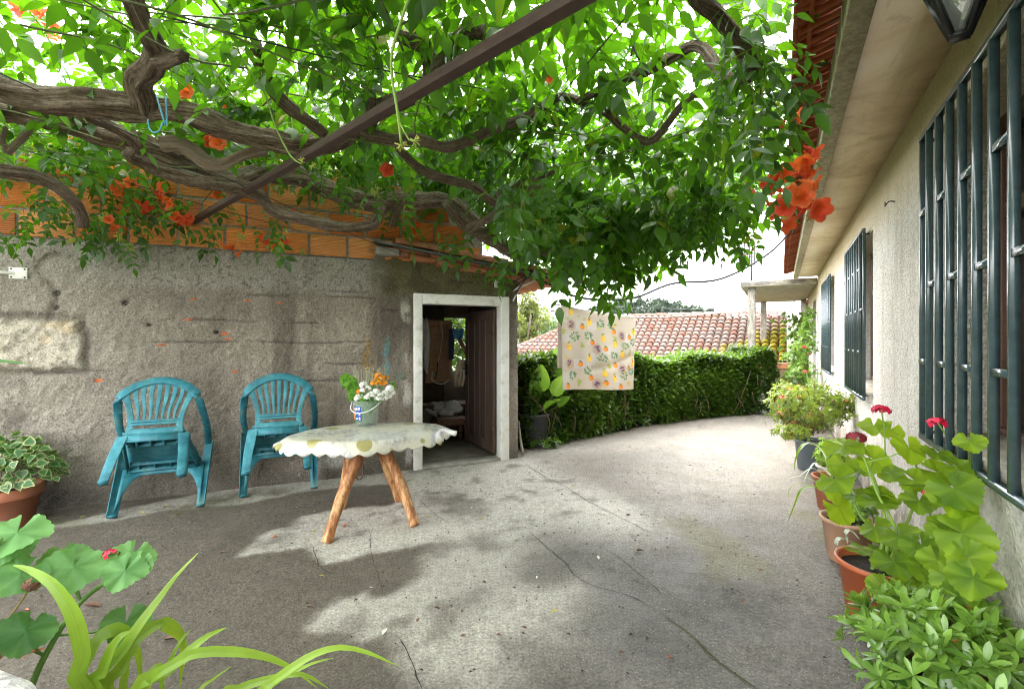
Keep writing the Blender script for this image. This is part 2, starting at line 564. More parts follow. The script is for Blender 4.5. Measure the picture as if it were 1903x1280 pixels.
def m_ground(N):
    o = N.pos()
    g = N.attr('r')
    c = N.attr('c', True)
    fine = N.noise(o, 75, 6, .75)
    c = N.mix(1.0, c, N.ramp(fine, (.30, (.40, .39, .37)), (.5, (.95, .95, .95)), (.70, (1.55, 1.53, 1.48))), 'MULTIPLY')
    c = N.mix(1.0, c, N.ramp(N.noise(o, 19, 6, .75), (.3, (.70, .69, .67)), (.5, (1, 1, 1)), (.7, (1.22, 1.22, 1.2))), 'MULTIPLY')
    v = N.vor(o, 85)
    pr = N.xyz(N.vor(o, 85, 'Color'))[0]
    st = v.step(.34, .2) * pr.step(.62, .78) * (g * .95 + .16)
    c = N.mix(st, c, (.55, .52, .46))
    pits = v.step(.3, .15) * pr.step(.22, .12) * (g * .6 + .35)
    c = N.mix(pits, c, (.03, .028, .025))
    h = fine * .5 + N.noise(o, 22, 5, .7) * 1.0 + N.noise(o, 6, 3) * .8 + (v.step(.45, .1) * pr) * (g * 1.6 + .15)
    ro = N.noise(o, 3.2, 4).step(.35, .7) * .25 + .55
    return dict(color=c, rough=ro, bump=(h, .75, .012), spec=.35)
MG = M('weathered_concrete_ground', m_ground)
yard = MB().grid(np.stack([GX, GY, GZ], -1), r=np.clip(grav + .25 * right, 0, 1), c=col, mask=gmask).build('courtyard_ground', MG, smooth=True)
tag(yard, kind='structure')
sk = MB()
for (ax, ay), (bx, by) in zip(YARD, YARD[1:] + YARD[:1]):
    sk.raw([(ax, ay, -2.4), (bx, by, -2.4), (bx, by, -.012), (ax, ay, -.012)], np.array([(0, 1, 2, 3)]))
M_CONC = plain('old_concrete', (.30, .285, .25), .85, .35, 9, .5, dirt=(.10, .095, .08), dist=.01)
sk.build('courtyard_base', M_CONC, yard)
MCR = plain('crack_dirt', (.028, .026, .02), .95, .4, 40, .3)
MCM = plain('crack_moss', (.05, .06, .015), .95, .5, 60, .5)
CRACKS = [([(975, 862), (1010, 885), (1050, 905), (1090, 930), (1130, 950), (1180, 975), (1215, 992)], .0045), ([(980, 985), (1010, 1012), (1055, 1050), (1062, 1063), (1100, 1088), (1170, 1108), (1230, 1140)], .0045), ([(1230, 1140), (1290, 1185), (1330, 1225), (1380, 1262), (1430, 1296)], .0075),
          ([(1115, 1015), (1140, 1028), (1165, 1048), (1210, 1085), (1240, 1120)], .003), ([(579, 1012), (590, 1045), (605, 1062), (650, 1068)], .003), ([(690, 985), (688, 1020), (697, 1050), (706, 1082), (712, 1112)], .0028), ([(735, 1178), (760, 1220), (775, 1262), (785, 1292)], .005), ([(775, 925), (800, 950), (835, 975)], .003), ([(1160, 1060), (1185, 1082), (1230, 1092)], .0025), ([(1330, 1110), (1360, 1100), (1400, 1092)], .0022)]
for ci, (pl, w) in enumerate(CRACKS):
    P = cr([gp(*p)[:2] for p in pl], .02)
    d = np.gradient(P, axis=0)
    nn = np.stack([-d[:, 1], d[:, 0]], -1) / (np.linalg.norm(d, axis=1)[:, None] + 1e-9)
    k = np.arange(len(P))
    P = P + nn * (.016 * (vn(k * .35, k * 0 + ci, 1, 5 + ci, 3) - .5))[:, None]
    ww = w * (.25 + 1.5 * vn(k * .5, k * 0, 1, 60 + ci, 2)) * np.minimum(1, np.minimum(k, len(k) - 1 - k) / 6 + .1)
    z = .018 * (vn(P[:, 0], P[:, 1], .7, 4, 2) - .5) + .0035
    G = np.stack([np.c_[P + nn * ww[:, None] / 2, z], np.c_[P - nn * ww[:, None] / 2, z]], 1)
    MB().grid(G).build('crack', MCM if ci == 2 else MCR, yard)
# lower terrain behind the terrace, out to the horizon, rising to a wooded hill
tx = np.concatenate([np.linspace(-900, -60, 30), np.linspace(-55, 120, 90), np.linspace(130, 900, 30)])
ty = np.concatenate([np.linspace(-200, -5, 10), np.linspace(0, 160, 90), np.linspace(170, 1000, 20)])
TX, TY = np.meshgrid(tx, ty, indexing='ij')
def terr(x, y):
    x = np.asarray(x, float); y = np.asarray(y, float)
    z = -2.3 + 9.0 * sstep(34, 120, y) + 3 * (vn(x, y, .02, 8, 3) - .5) * sstep(30, 80, y)
    return z + 1.2 * sstep(30, -20, x) * sstep(40, 90, y)
MT = M('hill_scrub', lambda N: dict(color=N.ramp(N.noise(N.pos(), .6, 6, .7), (.3, (.03, .05, .02)), (.7, (.10, .13, .045))), rough=.9, bump=(N.noise(N.pos(), 1.2, 5), 1, .5)))
tag(MB().grid(np.stack([TX, TY, terr(TX, TY)], -1)).build('terrain', MT, smooth=True), kind='structure')

# ================================================================== the shed
shed = thing('shed', 'low grey concrete shed with orange brick upper wall and white framed doorway', 'shed', (SHED_O[0], SHED_O[1], 0), SHED_A)
DU0, DU1, DZ = -1.04, -.005, 1.77                 # outer edge of the door frame
gu = np.concatenate([np.arange(-6.2, -4.3, .05), np.arange(-4.3, .111, .0125)])
gu[-1] = .11
gz = np.arange(0, 2.081, .0125)
WU, WZ = np.meshgrid(gu, gz, indexing='ij')
top = np.where(WU > -1.42, 2.135 - (WU + 1.42) * .105, 2.072)
WZ = WZ / 2.075 * top
n_a = vn(WU, WZ, 1.6, 41)
n_b = vn(WU, WZ, 7, 42)
n_c = vn(WU, WZ, 30, 43, 3)
n_s = vn(WU * 5, WZ * .7, 1.0, 47)                # runs of dirt
disp = .018 * (n_b - .5) + .020 * (n_c - .5) + .02 * (n_a - .5)
c0 = np.array([.235, .212, .18]) * (.55 + .75 * n_a * (.5 + 1.0 * n_b) + .25 * (n_c - .5))[..., None]
def lay(c, m, k): return c + (np.asarray(k) - c) * np.clip(m, 0, 1)[..., None]
up = sstep(1.70, 1.78, WZ + .06 * (n_b - .5)) * sstep(-.8, -1.5, WU)
c0 = lay(c0, up * .75, np.array([.30, .29, .265]))
c0 = lay(c0, up * sstep(.58, .74, vn(WU, WZ, 44, 49)) * .6, (.05, .045, .04))
c0 = lay(c0, sstep(-3.0, -3.75, WU + .5 * (n_a - .5)) * .55, (.31, .295, .26))
c0 = lay(c0, sstep(.48, .72, n_s) * sstep(-3.2, -1.9, WU) * sstep(1.95, 1.5, WZ) * .7, (.105, .09, .072))
c0 = lay(c0, sstep(.45, .7, n_s) * sstep(-2.6, -1.6, WU) * sstep(2.1, 1.9, WZ) * .35, (.07, .06, .05))
c0 = lay(c0, sstep(.38, .05, WZ + .25 * (n_a - .5)) * .75, (.085, .08, .068))
c0 = lay(c0, sstep(.30, .1, WZ + .35 * (n_a - .5)) * sstep(-3.2, -3.6, WU) * .6, (.055, .052, .045))
ms = sstep(1.62, 1.86, WZ + .12 * (n_b - .5)) * sstep(-1.55, -1.2, WU + .2 * (n_a - .5))
c0 = lay(c0, ms * .9, np.array([.105, .10, .045]))
c0 = lay(c0, ms * sstep(.5, .65, n_b) * .6, (.06, .055, .035))
# bare granite block and stones showing where the plaster has come off at the far left
blk = sstep(.03, -.03, np.maximum(np.abs(WU + 4.15) - .53, np.abs(WZ - 1.27) - .205) + .07 * (n_b - .5))
c0 = lay(c0, blk, np.array([.47, .44, .375]))
c0 = lay(c0, blk * sstep(.55, .75, n_c) * .7, (.20, .18, .14))
c0 = lay(c0, blk * sstep(.58, .7, n_b) * .5, (.55, .42, .24))
edge = sstep(.05, .0, np.abs(np.maximum(np.abs(WU + 4.15) - .53, np.abs(WZ - 1.27) - .205) + .07 * (n_b - .5)))
disp += blk * (.02 + .045 * (vn(WU, WZ, 14, 44) - .5)) - edge * .03
c0 = lay(c0, edge * .6, (.06, .055, .045))
rub = sstep(-3.45, -3.7, WU + .3 * (n_a - .5)) * sstep(1.08, 1.0, WZ) * sstep(.2, .45, WZ)
vr = np.abs(vn(WU, WZ, 4.2, 55, 2) - .5)
disp += rub * (.05 * (vn(WU, WZ, 6, 57, 3) - .5) )
c0 = lay(c0, rub * sstep(.5, .32, vn(WU, WZ, 6, 57, 3)) * .5, (.10, .09, .08))
# shuttering lines
for zz, u0, u1, s in ((1.70, -2.5, -1.4, 1), (1.76, -2.4, -1.5, 2), (1.47, -3.1, -1.9, 3), (1.28, -3.2, -1.1, 4), (1.08, -2.7, -1.3, 5), (.92, -3.0, -1.1, 6), (1.60, -1.5, -1.05, 7), (1.9, -1.3, -.2, 8), (.72, -2.6, -1.5, 9), (1.05, -4.2, -3.5, 10), (.70, -4.2, -3.3, 11)):
    k = sstep(.012, .003, np.abs(WZ - zz - .03 * (vn(WU, WU * 0, 2.5, 60 + s, 2) - .5))) * sstep(u0 - .05, u0 + .05, WU) * sstep(u1 + .05, u1 - .05, WU) * sstep(.47, .60, vn(WU, WU * 0, 4, 80 + s, 3))
    disp -= k * .013
    c0 = lay(c0, k * .55, (.05, .045, .04))
for px, py, s in ((360, 555, 1), (350, 593, 2), (418, 620, 3), (300, 641, 4), (436, 690, 5), (182, 707, 6), (460, 558, 7), (425, 630, 8), (520, 562, 9)):
    u, _, z = sw(px, py)
    k = sstep(1.0, .6, np.hypot((WU - u) / .038, (WZ - z) / .011) + .6 * (n_c - .5))
    c0 = lay(c0, k, (.48, .13, .04))
for px, py in ((232, 563), (277, 604), (402, 617), (104, 572), (105, 545)):
    u, _, z = sw(px, py)
    k = sstep(1, .5, np.hypot((WU - u) / .022, (WZ - z) / .02) + .7 * (n_c - .5))
    disp -= k * .03
    c0 = lay(c0, k, (.03, .026, .022))
ck = [sw(108, 470)[[0, 2]], sw(85, 480)[[0, 2]], sw(70, 500)[[0, 2]], sw(92, 530)[[0, 2]], sw(104, 545)[[0, 2]], sw(96, 575)[[0, 2]], sw(92, 592)[[0, 2]]]
k = sstep(.035, .005, line_d(WU + .05 * (n_b - .5), WZ + .05 * (n_c - .5), ck))
disp -= k * .014
c0 = lay(c0, k * .35, (.09, .08, .07))
def daub(px0, py0, px1, py1, w, kcol, a, s):
    global c0
    u0, _, z0 = sw(px0, py0)
    u1, _, z1 = sw(px1, py1)
    k = sstep(w, w * .3, np.abs(WU - (u0 + u1) / 2) + .05 * (vn(WU, WZ, 12, s) - .5)) * sstep(z1 - .05, z1 + .07, WZ) * sstep(z0 + .06, z0 - .1, WZ) * sstep(.3, .55, vn(WU * 3, WZ, 9, s + 1))
    c0 = lay(c0, k * a, kcol)
daub(683, 628, 683, 690, .07, (.23, .15, .045), .85, 301)
daub(719, 628, 719, 705, .045, (.10, .23, .25), .85, 302)
daub(742, 655, 742, 705, .035, (.13, .27, .24), .7, 303)
daub(752, 560, 756, 600, .06, (.5, .5, .44), .8, 304)
daub(758, 655, 758, 680, .05, (.55, .55, .52), .7, 305)
daub(755, 708, 755, 752, .065, (.52, .51, .49), .85, 306)
daub(760, 820, 760, 862, .05, (.42, .42, .40), .8, 307)
daub(645, 605, 645, 640, .08, (.36, .33, .26), .5, 309)
u, _, z = sw(625, 852)
k = sstep(.12, .02, np.hypot((WU - u) / 2.2, WZ - z) + .1 * (n_b - .5))
c0 = lay(c0, k * .8, (.46, .46, .44))
c0 = c0 * (1.16, 1.11, 1.07)
gm = ~((.5 * (WU[:-1, :-1] + WU[1:, 1:]) > DU0 + .04) & (.5 * (WU[:-1, :-1] + WU[1:, 1:]) < DU1 - .04) & (.5 * (WZ[:-1, :-1] + WZ[1:, 1:]) < DZ - .04))
def m_wall(N):
    o = N.obj()
    c = N.attr('c', True)
    f = N.noise(o, 85, 6, .75)
    c = N.mix(1.0, c, N.ramp(f, (.30, (.30, .30, .30)), (.5, (1, 1, 1)), (.72, (1.75, 1.72, 1.65))), 'MULTIPLY')
    h = f * .6 + N.noise(o, 34, 5, .65)
    return dict(color=c, rough=.92, spec=.2, bump=(h, 1.0, .022))
MWALL = M('rough_plaster', m_wall)
fw = MB().grid(np.stack([WU, -disp, WZ], -1), c=c0, mask=gm, flip=False)
fw.build('front_wall', MWALL, shed, smooth=True)
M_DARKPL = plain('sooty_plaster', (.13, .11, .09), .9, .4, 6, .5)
M_FLOOR = plain('shed_floor', (.16, .14, .12), .85, .35, 7, .5)
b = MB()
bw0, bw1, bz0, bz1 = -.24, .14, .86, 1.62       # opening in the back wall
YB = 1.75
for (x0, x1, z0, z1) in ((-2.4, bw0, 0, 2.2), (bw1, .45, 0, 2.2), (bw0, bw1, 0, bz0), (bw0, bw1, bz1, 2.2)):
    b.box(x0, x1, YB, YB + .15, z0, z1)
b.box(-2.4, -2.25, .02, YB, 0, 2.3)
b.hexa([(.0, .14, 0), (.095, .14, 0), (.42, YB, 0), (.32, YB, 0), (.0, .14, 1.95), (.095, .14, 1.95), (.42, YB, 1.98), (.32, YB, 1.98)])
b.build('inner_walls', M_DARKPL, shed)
b = MB()
for (x0, x1, z1) in ((-6.2, DU0 + .04, 2.06), (DU1 - .03, .09, 1.95)):
    b.box(x0, x1, .03, .14, 0, z1)
b.box(DU0 + .04, DU1 - .03, .03, .14, DZ - .05, 1.97)
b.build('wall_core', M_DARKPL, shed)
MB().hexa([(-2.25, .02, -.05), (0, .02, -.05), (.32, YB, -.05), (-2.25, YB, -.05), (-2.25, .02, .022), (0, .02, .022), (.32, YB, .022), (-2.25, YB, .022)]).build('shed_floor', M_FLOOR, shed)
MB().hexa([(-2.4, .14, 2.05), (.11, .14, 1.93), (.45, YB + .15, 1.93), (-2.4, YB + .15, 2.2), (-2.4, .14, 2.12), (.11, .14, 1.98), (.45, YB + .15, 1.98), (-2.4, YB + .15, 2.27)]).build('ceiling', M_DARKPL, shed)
def m_brick(N):
    o = N.obj()
    r = N.attr('r')
    x, y, z = N.xyz(o)
    c = N.ramp(r, (0, (.56, .15, .035)), (.45, (.74, .25, .06)), (.8, (.78, .34, .12)), (1, (.50, .16, .06)))
    s = N.noise(N.scale(o, (3, 3, 60)), 3, 4, .7)
    c = N.mix(1.0, c, N.ramp(s, (.3, (.6, .55, .5)), (.6, (1.05, 1.05, 1.05)), (.8, (1.25, 1.3, 1.35))), 'MULTIPLY')
    c = N.mix(N.noise(o, 4.5, 4, .6).step(.54, .72) * .6, c, (.16, .08, .05))
    g = ((z * 72).fract() - .5).abs()
    return dict(color=c, rough=.8, spec=.25, bump=(g.step(0, .2) + N.noise(o, 60, 3) * .4, .9, .008))
MBR = M('hollow_clay_brick', m_brick)
MMO = plain('mortar', (.36, .34, .31), .95, .4, 45, 1.0, dist=.012)
bk, bt = MB(), 2.078
for rw_ in range(4):
    z0 = bt + rw_ * .213
    off = (-.335 * .5 if rw_ % 2 else 0) + .02
    for kk in range(-20, 2):
        u0 = kk * .335 + off
        u1 = u0 + .313
        if u0 < -6.1 or u1 > -.3 + (0 if rw_ > 1 else .25) - .12 * rw_: continue
        jz = random.uniform(-.003, .003)
        bk.box(u0, u1, random.uniform(-.002, .006), .13, z0 + .009 + jz, z0 + .200 + jz)
bk.build('brick_wall', MBR, shed, bevel=.004)
MB().box(-6.15, -.3, .012, .125, bt + .0, bt + 4 * .213 - .01).build('mortar_bed', MMO, shed)
# white door frame: three boards, proud of the plaster
M_WHITE = plain('white_painted_wood', (.74, .73, .68), .5, .06, 20, .12, dirt=(.42, .37, .28))
fr = MB()
fr.box(DU0, DU0 + .085, -.035, .13, -.005, DZ)
fr.box(DU1 - .095, DU1, -.035, .13, -.005, DZ - .002)
fr.box(DU0 + .086, DU1 - .096, -.033, .128, DZ - .102, DZ - .001)
fro = fr.build('door_frame', M_WHITE, shed, bevel=.004)
MB().box(DU0 + .086, DU1 - .096, -.03, .13, -.01, .028).build('door_sill', M_CONC, shed, bevel=.006)
def m_oldwood(base, dk, rough=.6):
    def fn(N):
        o = N.obj()
        g = N.noise(N.scale(o, (14, 14, 1.2)), 3.0, 6, .65, .3)
        c = N.ramp(g, (.25, dk), (.75, base))
        c = N.mix(N.noise(o, 18, 6, .75).step(.66, .72) * .7, c, (.35, .28, .2))
        return dict(color=c, rough=rough, bump=(g, .35, .004))
    return fn
M_DOOR = M('dark_brown_door_wood', m_oldwood((.10, .062, .042), (.035, .02, .014)))
hx, hy = DU1 - .10, .10
ex, ey = -.165, .92
dl = math.hypot(ex - hx, ey - hy)
da = math.atan2(ey - hy, ex - hx)
door = MB()
door.box(0, dl, -.02, .02, .045, DZ - .125)
for x0, x1 in ((.0, .09), (dl - .09, dl)):
    door.box(x0, x1, -.032, .032, .047, DZ - .127)
for z0, z1 in ((.05, .16), (DZ - .24, DZ - .13)):
    door.box(.09, dl - .09, -.03, .03, z0, z1)
for x in (.24, .40, .56):
    door.box(x - .012, x + .012, -.028, .028, .16, DZ - .24)
dob = door.build('door', M_DOOR, shed, loc=(hx, hy, 0), rotz=da, bevel=.004)
M_RUST = plain('rusty_iron', (.10, .045, .025), .75, .5, 30, .5)
M_DIRON = plain('dark_iron', (.03, .03, .03), .45, .3, 20, .2, metal=.6)
for z in (.32, 1.38):
    MB().box(-.02, .05, .033, .038, z - .03, z + .03).build('hinge', M_RUST, dob)
lk = MB().box(dl - .10, dl - .03, .033, .05, .86, 1.0)
lk.bar((dl - .065, .05, .95), (dl - .065, .09, .95), .014, .014)
lk.bar((dl - .06, .09, .95), (dl - .16, .09, .95), .014, .014)
lk.build('door_lock', M_DIRON, dob)
# roof over the right end: tiles run down to the right; flashing and a tile course along the front
def m_tile(cols, moss=None):
    def fn(N):
        o = N.obj()
        r = N.attr('r')
        c = N.ramp(r, *cols)
        c = N.mix(N.noise(o, 11, 6, .7).step(.52, .7) * .6, c, (.30, .25, .22))
        c = N.mix(N.noise(o, 23, 5, .75).step(.60, .72) * .75, c, (.07, .06, .055))
        return dict(color=c, rough=.88, bump=(N.noise(o, 60, 4), .5, .006), spec=.2)
    return fn
M_TILE = M('old_clay_tile', m_tile([(0, (.33, .105, .05)), (.5, (.42, .16, .085)), (1, (.30, .14, .09))]))
M_SLATE = plain('dark_flashing', (.06, .065, .07), .55, .5, 12, .3, dirt=(.16, .14, .12))
def zr(u): return 2.235 - (u + 1.42) * .125
def canudo(mb, A, B, wid, rad0, rad1, up, lift=0, seg=7, inv=False, r=None):
    A, B, up = (np.asarray(q, float) for q in (A, B, up))
    d = (B - A) / np.linalg.norm(B - A)
    x = np.cross(d, up); x /= np.linalg.norm(x)
    y = np.cross(x, d)
    a = np.linspace(0, math.pi, seg)
    rr = random.random() if r is None else r
    rows = []
    for P, q in ((A, rad0), (B, rad1)):
        for th in (0, -.013):
            s_ = -1 if inv else 1
            rows.append(P + np.outer(np.cos(a) * (q + th), x) + np.outer(np.sin(a) * (q + th) * .8 * s_, y))
    G = np.stack([rows[0], rows[2], rows[3], rows[1], rows[0]], 0)
    mb.grid(G, r=rr, flip=not inv)
rt = MB()
for k in range(9):
    yy = -.10 + k * .215
    for j in range(5):
        u0, u1 = -1.25 + j * .37, -1.25 + j * .37 + .43
        canudo(rt, (u0, yy, zr(u0) + .012), (u1, yy + random.uniform(-.01, .01), zr(u1) + .022), .2, .085, .10, (0, 0, 1))
        canudo(rt, (u0, yy + .107, zr(u0) + .0), (u1, yy + .107 + random.uniform(-.01, .01), zr(u1) + .01), .2, .10, .085, (0, 0, 1), inv=True)
rt.build('roof_tiles', M_TILE, shed)
MB().hexa([(-1.44, -.20, zr(-1.44) - .022), (.62, -.20, zr(.62) - .03), (.62, .06, zr(.62) - .01), (-1.44, .0, zr(-1.44) - .0), (-1.44, -.20, zr(-1.44) - .0), (.62, -.20, zr(.62) - .008), (.62, .06, zr(.62) + .012), (-1.44, .0, zr(-1.44) + .02)]).build('roof_flashing', M_SLATE, shed, bevel=.005)
bt_ = MB()
for j in range(6):
    u0 = -1.36 + j * .27
    bt_.hexa([(u0, -.10, zr(u0) - .105), (u0 + .255, -.10, zr(u0 + .255) - .085), (u0 + .255, .05, zr(u0 + .255) - .085), (u0, .05, zr(u0) - .105), (u0, -.10, zr(u0) - .05), (u0 + .255, -.10, zr(u0 + .255) - .045), (u0 + .255, .05, zr(u0 + .255) - .045), (u0, .05, zr(u0) - .05)])
bt_.build('tile_course', M_TILE, shed, bevel=.006)
MB().hexa([(-1.42, -.13, zr(-1.42) - .12), (-1.20, -.13, zr(-1.2) - .09), (-1.20, -.01, zr(-1.2) - .09), (-1.42, -.01, zr(-1.42) - .12), (-1.42, -.13, zr(-1.42) - .035), (-1.20, -.13, zr(-1.2) - .032), (-1.20, -.01, zr(-1.2) - .032), (-1.42, -.01, zr(-1.42) - .035)]).build('bearer_block', M_CONC, shed, bevel=.01)
br = MB()
br.bar(sw(951, 540) + (0, -.03, 0), sw(972, 522) + (0.1, -.10, -.0), .022, .022)
br.bar(sw(951, 560) + (0, -.035, 0), sw(965, 527) + (.0, -.08, 0), .016, .016)
br.build('roof_strut', M_WHITE, shed)
MB().box(*(lambda a, c: (a[0], c[0], -.022, -.004, c[2], a[2]))(sw(918, 520), sw(930, 535))).build('junction_box', plain('grey_plastic', (.45, .44, .41), .5), shed, bevel=.003)

# ================================================================== the house
house = thing('house', 'beige roughcast house with barred windows, concrete soffit and red tiled eaves', 'house', (0, 0, 0), HOUSE_A)
def m_rough(N):
    o = N.obj()
    x, y, z = N.xyz(o)
    v = N.vor(o, 75)
    f = N.noise(o, 42, 6, .75)
    c = N.ramp(N.noise(o, 1.4, 5, .6), (.3, (.52, .495, .445)), (.7, (.66, .64, .585)))
    c = N.mix(1.0, c, N.ramp(f, (.3, (.55, .54, .52)), (.52, (1, 1, 1)), (.75, (1.2, 1.2, 1.2))), 'MULTIPLY')
    low = z.step(.75, .05) * N.noise(o, 5, 5, .7).step(.3, .62)
    c = N.mix(low * .8, c, (.17, .125, .08))
    c = N.mix(N.noise(N.scale(o, (5, 5, .6)), 1.5, 5).step(.50, .78) * .6, c, (.31, .26, .19))
    c = N.mix(N.noise(o, 60, 4, .8).step(.64, .7) * z.step(1.6, .2) * .6, c, (.06, .05, .04))
    c = N.mix(z.step(1.9, 2.4) * .75, c, (.40, .30, .14))
    return dict(color=c, rough=.93, spec=.2, bump=(v * .8 + f, .9, .012))
M_RC = M('beige_roughcast', m_rough)
WIN = [(1.0, 2.74, .88, 2.22), (4.62, 5.93, .88, 2.17), (7.66, 9.15, .88, 2.17)]
DOORW = (11.55, 12.55, .03, 2.15)
def wall_holes(mb, x0, x1, z0, z1, holes, y0, y1):
    X = sorted({x0, x1} | {h[0] for h in holes} | {h[1] for h in holes})
    Z = sorted({z0, z1} | {h[2] for h in holes} | {h[3] for h in holes})
    for a, c in zip(X[:-1], X[1:]):
        for d, e in zip(Z[:-1], Z[1:]):
            if any(h[0] <= a and c <= h[1] and h[2] <= d and e <= h[3] for h in holes): continue
            mb.raw([(a, y0, d), (c, y0, d), (c, y0, e), (a, y0, e)], np.array([(3, 2, 1, 0)]))
            mb.raw([(a, y1, d), (c, y1, d), (c, y1, e), (a, y1, e)], np.array([(0, 1, 2, 3)]))
    for (a, c, d, e) in holes:
        mb.raw([(a, y0, d), (a, y1, d), (a, y1, e), (a, y0, e), (c, y0, d), (c, y1, d), (c, y1, e), (c, y0, e)], np.array([(0, 1, 2, 3), (7, 6, 5, 4), (0, 4, 5, 1), (3, 2, 6, 7)]))
    mb.raw([(x0, y0, z0), (x0, y1, z0), (x0, y1, z1), (x0, y0, z1), (x1, y0, z0), (x1, y1, z0), (x1, y1, z1), (x1, y0, z1)], np.array([(3, 2, 1, 0), (4, 5, 6, 7), (3, 7, 6, 2)]))
b = MB()
wall_holes(b, -2.5, 15.2, 0, 2.56, WIN + [DOORW], -.63, -.85)
b.build('wall', M_RC, house)
MB().box(-2.5, 15.2, -5.0, -4.9, 0, 2.6).box(-2.5, 15.2, -4.9, -.85, 2.5, 2.56).box(-2.5, 15.2, -4.9, -.86, -.02, .03).box(15.05, 15.2, -4.9, -.86, .03, 2.5).box(-2.5, -2.35, -4.9, -.86, .03, 2.5).build('inner_shell', plain('room_plaster', (.12, .11, .1), .9), house)
def m_soffit(N):
    o = N.obj()
    c = N.ramp(N.noise(o, 2.2, 6, .65, .8), (.3, (.50, .37, .22)), (.5, (.70, .57, .38)), (.72, (.78, .68, .52)))
    c = N.mix(N.noise(o, 5, 6, .7).step(.55, .75) * .55, c, (.20, .17, .12))
    c = N.mix(N.noise(N.scale(o, (1, 9, 1)), 4, 5).step(.55, .75) * .3, c, (.35, .26, .15))
    return dict(color=c, rough=.9, bump=(N.noise(o, 16, 6, .6), .35, .01))
M_SOF = M('stained_soffit', m_soffit)
M_LIP = M('rough_concrete_lip', lambda N: dict(color=N.ramp(N.noise(N.obj(), 30, 6, .75), (.3, (.22, .19, .12)), (.7, (.60, .53, .38))), rough=.95, bump=(N.noise(N.obj(), 60, 5, .7), .9, .012)))
MB().box(-2.5, 10.9, -.63, -.302, 2.545, 2.66).build('soffit', M_SOF, house)
MB().box(-2.5, 10.9, -.302, -.215, 2.52, 2.66).build('eave_lip', M_LIP, house, bevel=.008)
M_RTILE = M('red_eave_tile', m_tile([(0, (.26, .055, .025)), (.5, (.34, .08, .035)), (1, (.40, .12, .06))]))
et = MB()
for k in range(64):
    x0 = -2.5 + k * .21
    rr = random.random()
    dz = random.uniform(-.004, .004)
    def sl(x0, x1, y0, y1, h0, h1):
        za, zb = 2.615 + dz + (-y0) * .30, 2.615 + dz + (-y1) * .30
        et.hexa([(x0, y0, za + h0), (x1, y0, za + h0), (x1, y1, zb + h0), (x0, y1, zb + h0), (x0, y0, za + h1), (x1, y0, za + h1), (x1, y1, zb + h1), (x0, y1, zb + h1)], rr)
    sl(x0 + .002, x0 + .205, -.55, -.05, .0, .018)
    sl(x0 + .03, x0 + .055, -.54, -.075, -.022, .001)
    sl(x0 + .09, x0 + .105, -.54, -.075, -.016, .001)
    sl(x0 + .14, x0 + .165, -.54, -.075, -.024, .001)
    sl(x0 + .012, x0 + .195, -.118, -.100, -.02, .002)
    sl(x0 + .002, x0 + .205, -.064, -.045, -.012, .012)
et.build('eave_tiles', M_RTILE, house)
MB().hexa([(-2.5, -5.2, 3.9), (10.9, -5.2, 3.9), (10.9, -.55, 2.82), (-2.5, -.55, 2.82), (-2.5, -5.2, 4.0), (10.9, -5.2, 4.0), (10.9, -.45, 2.87), (-2.5, -.45, 2.87)]).build('roof', M_RTILE, house)
M_BROWN = M('brown_window_wood', m_oldwood((.15, .07, .045), (.06, .028, .02), .45))
M_GLASS = M('window_glass', lambda N: dict(color=(.03, .035, .035), rough=.06, spec=.9))
M_GRILLE = plain('dark_green_iron', (.045, .078, .085), .22, .25, 25, .05, spec=.9, dirt=(.08, .10, .10))
M_SILL = plain('stone_sill', (.40, .37, .31), .8, .3, 14, .4, dirt=(.14, .12, .09))
for (a, c, d, e) in WIN:
    f = MB()
    yb = -.79
    f.box(a, c, yb - .05, yb, d, d + .06).box(a, c, yb - .05, yb, e - .06, e).box(a, a + .06, yb - .05, yb + .002, d + .06, e - .06).box(c - .06, c, yb - .05, yb + .002, d + .06, e - .06)
    mid = (a + c) / 2
    f.box(mid - .035, mid + .035, yb - .048, yb + .004, d + .06, e - .06)
    f.box(a + .06, mid - .035, yb - .046, yb - .004, e - .42, e - .36).box(mid + .035, c - .06, yb - .046, yb - .004, e - .42, e - .36)
    w = f.build('window', M_BROWN, house, bevel=.004)
    MB().box(a + .05, c - .05, yb - .03, yb - .024, d + .05, e - .05).build('pane', M_GLASS, w)
    MB().hexa([(a, -.79, d - .001), (c, -.79, d - .001), (c, -.60, d - .02), (a, -.60, d - .02), (a, -.79, d + .03), (c, -.79, d + .03), (c, -.60, d + .008), (a, -.60, d + .008)]).build('sill', M_SILL, w)
def grille(a, c, z0, z1, feet):
    f = MB()
    f.box(a, c, -.60, -.578, z0 - .012, z0 + .014).box(a, c, -.60, -.578, z1 - .014, z1 + .012).box(a, a + .016, -.60, -.580, z0 + .013, z1 - .013).box(c - .016, c, -.60, -.580, z0 + .013, z1 - .013)
    for x in (a + .05, c - .05):
        for z in (z0 + .02, z1 - .035):
            f.box(x - .006, x + .006, -.635, -.60, z, z + .014)
    g = f.build('window_grille', M_GRILLE, house)
    n = round((c - a) / .15)
    st = (c - a - .012) / n
    for i in range(n + 1):
        x = c - .012 - i * st
        if 0 < i < n: MB().box(x - .004, x + .0155, -.597, -.573, z0 + .0141, z1 - .0141).build('bar', M_GRILLE, g)
        if i < n:
            zz = (1.2, 1.9) if i % 2 == 0 else (1.55,)
            for z in zz: MB().box(x - st + .0156, x - .0041, -.595, -.575, z - .012, z + .012).build('cross_bar', M_GRILLE, g)
grille(1.0, 2.945, .842, 2.265, 1)
grille(4.745, 6.02, .82, 2.2, 1)
grille(7.787, 9.275, .84, 2.2, 1)
f = MB().box(DOORW[0], DOORW[1], -.79, -.75, .03, 2.15)
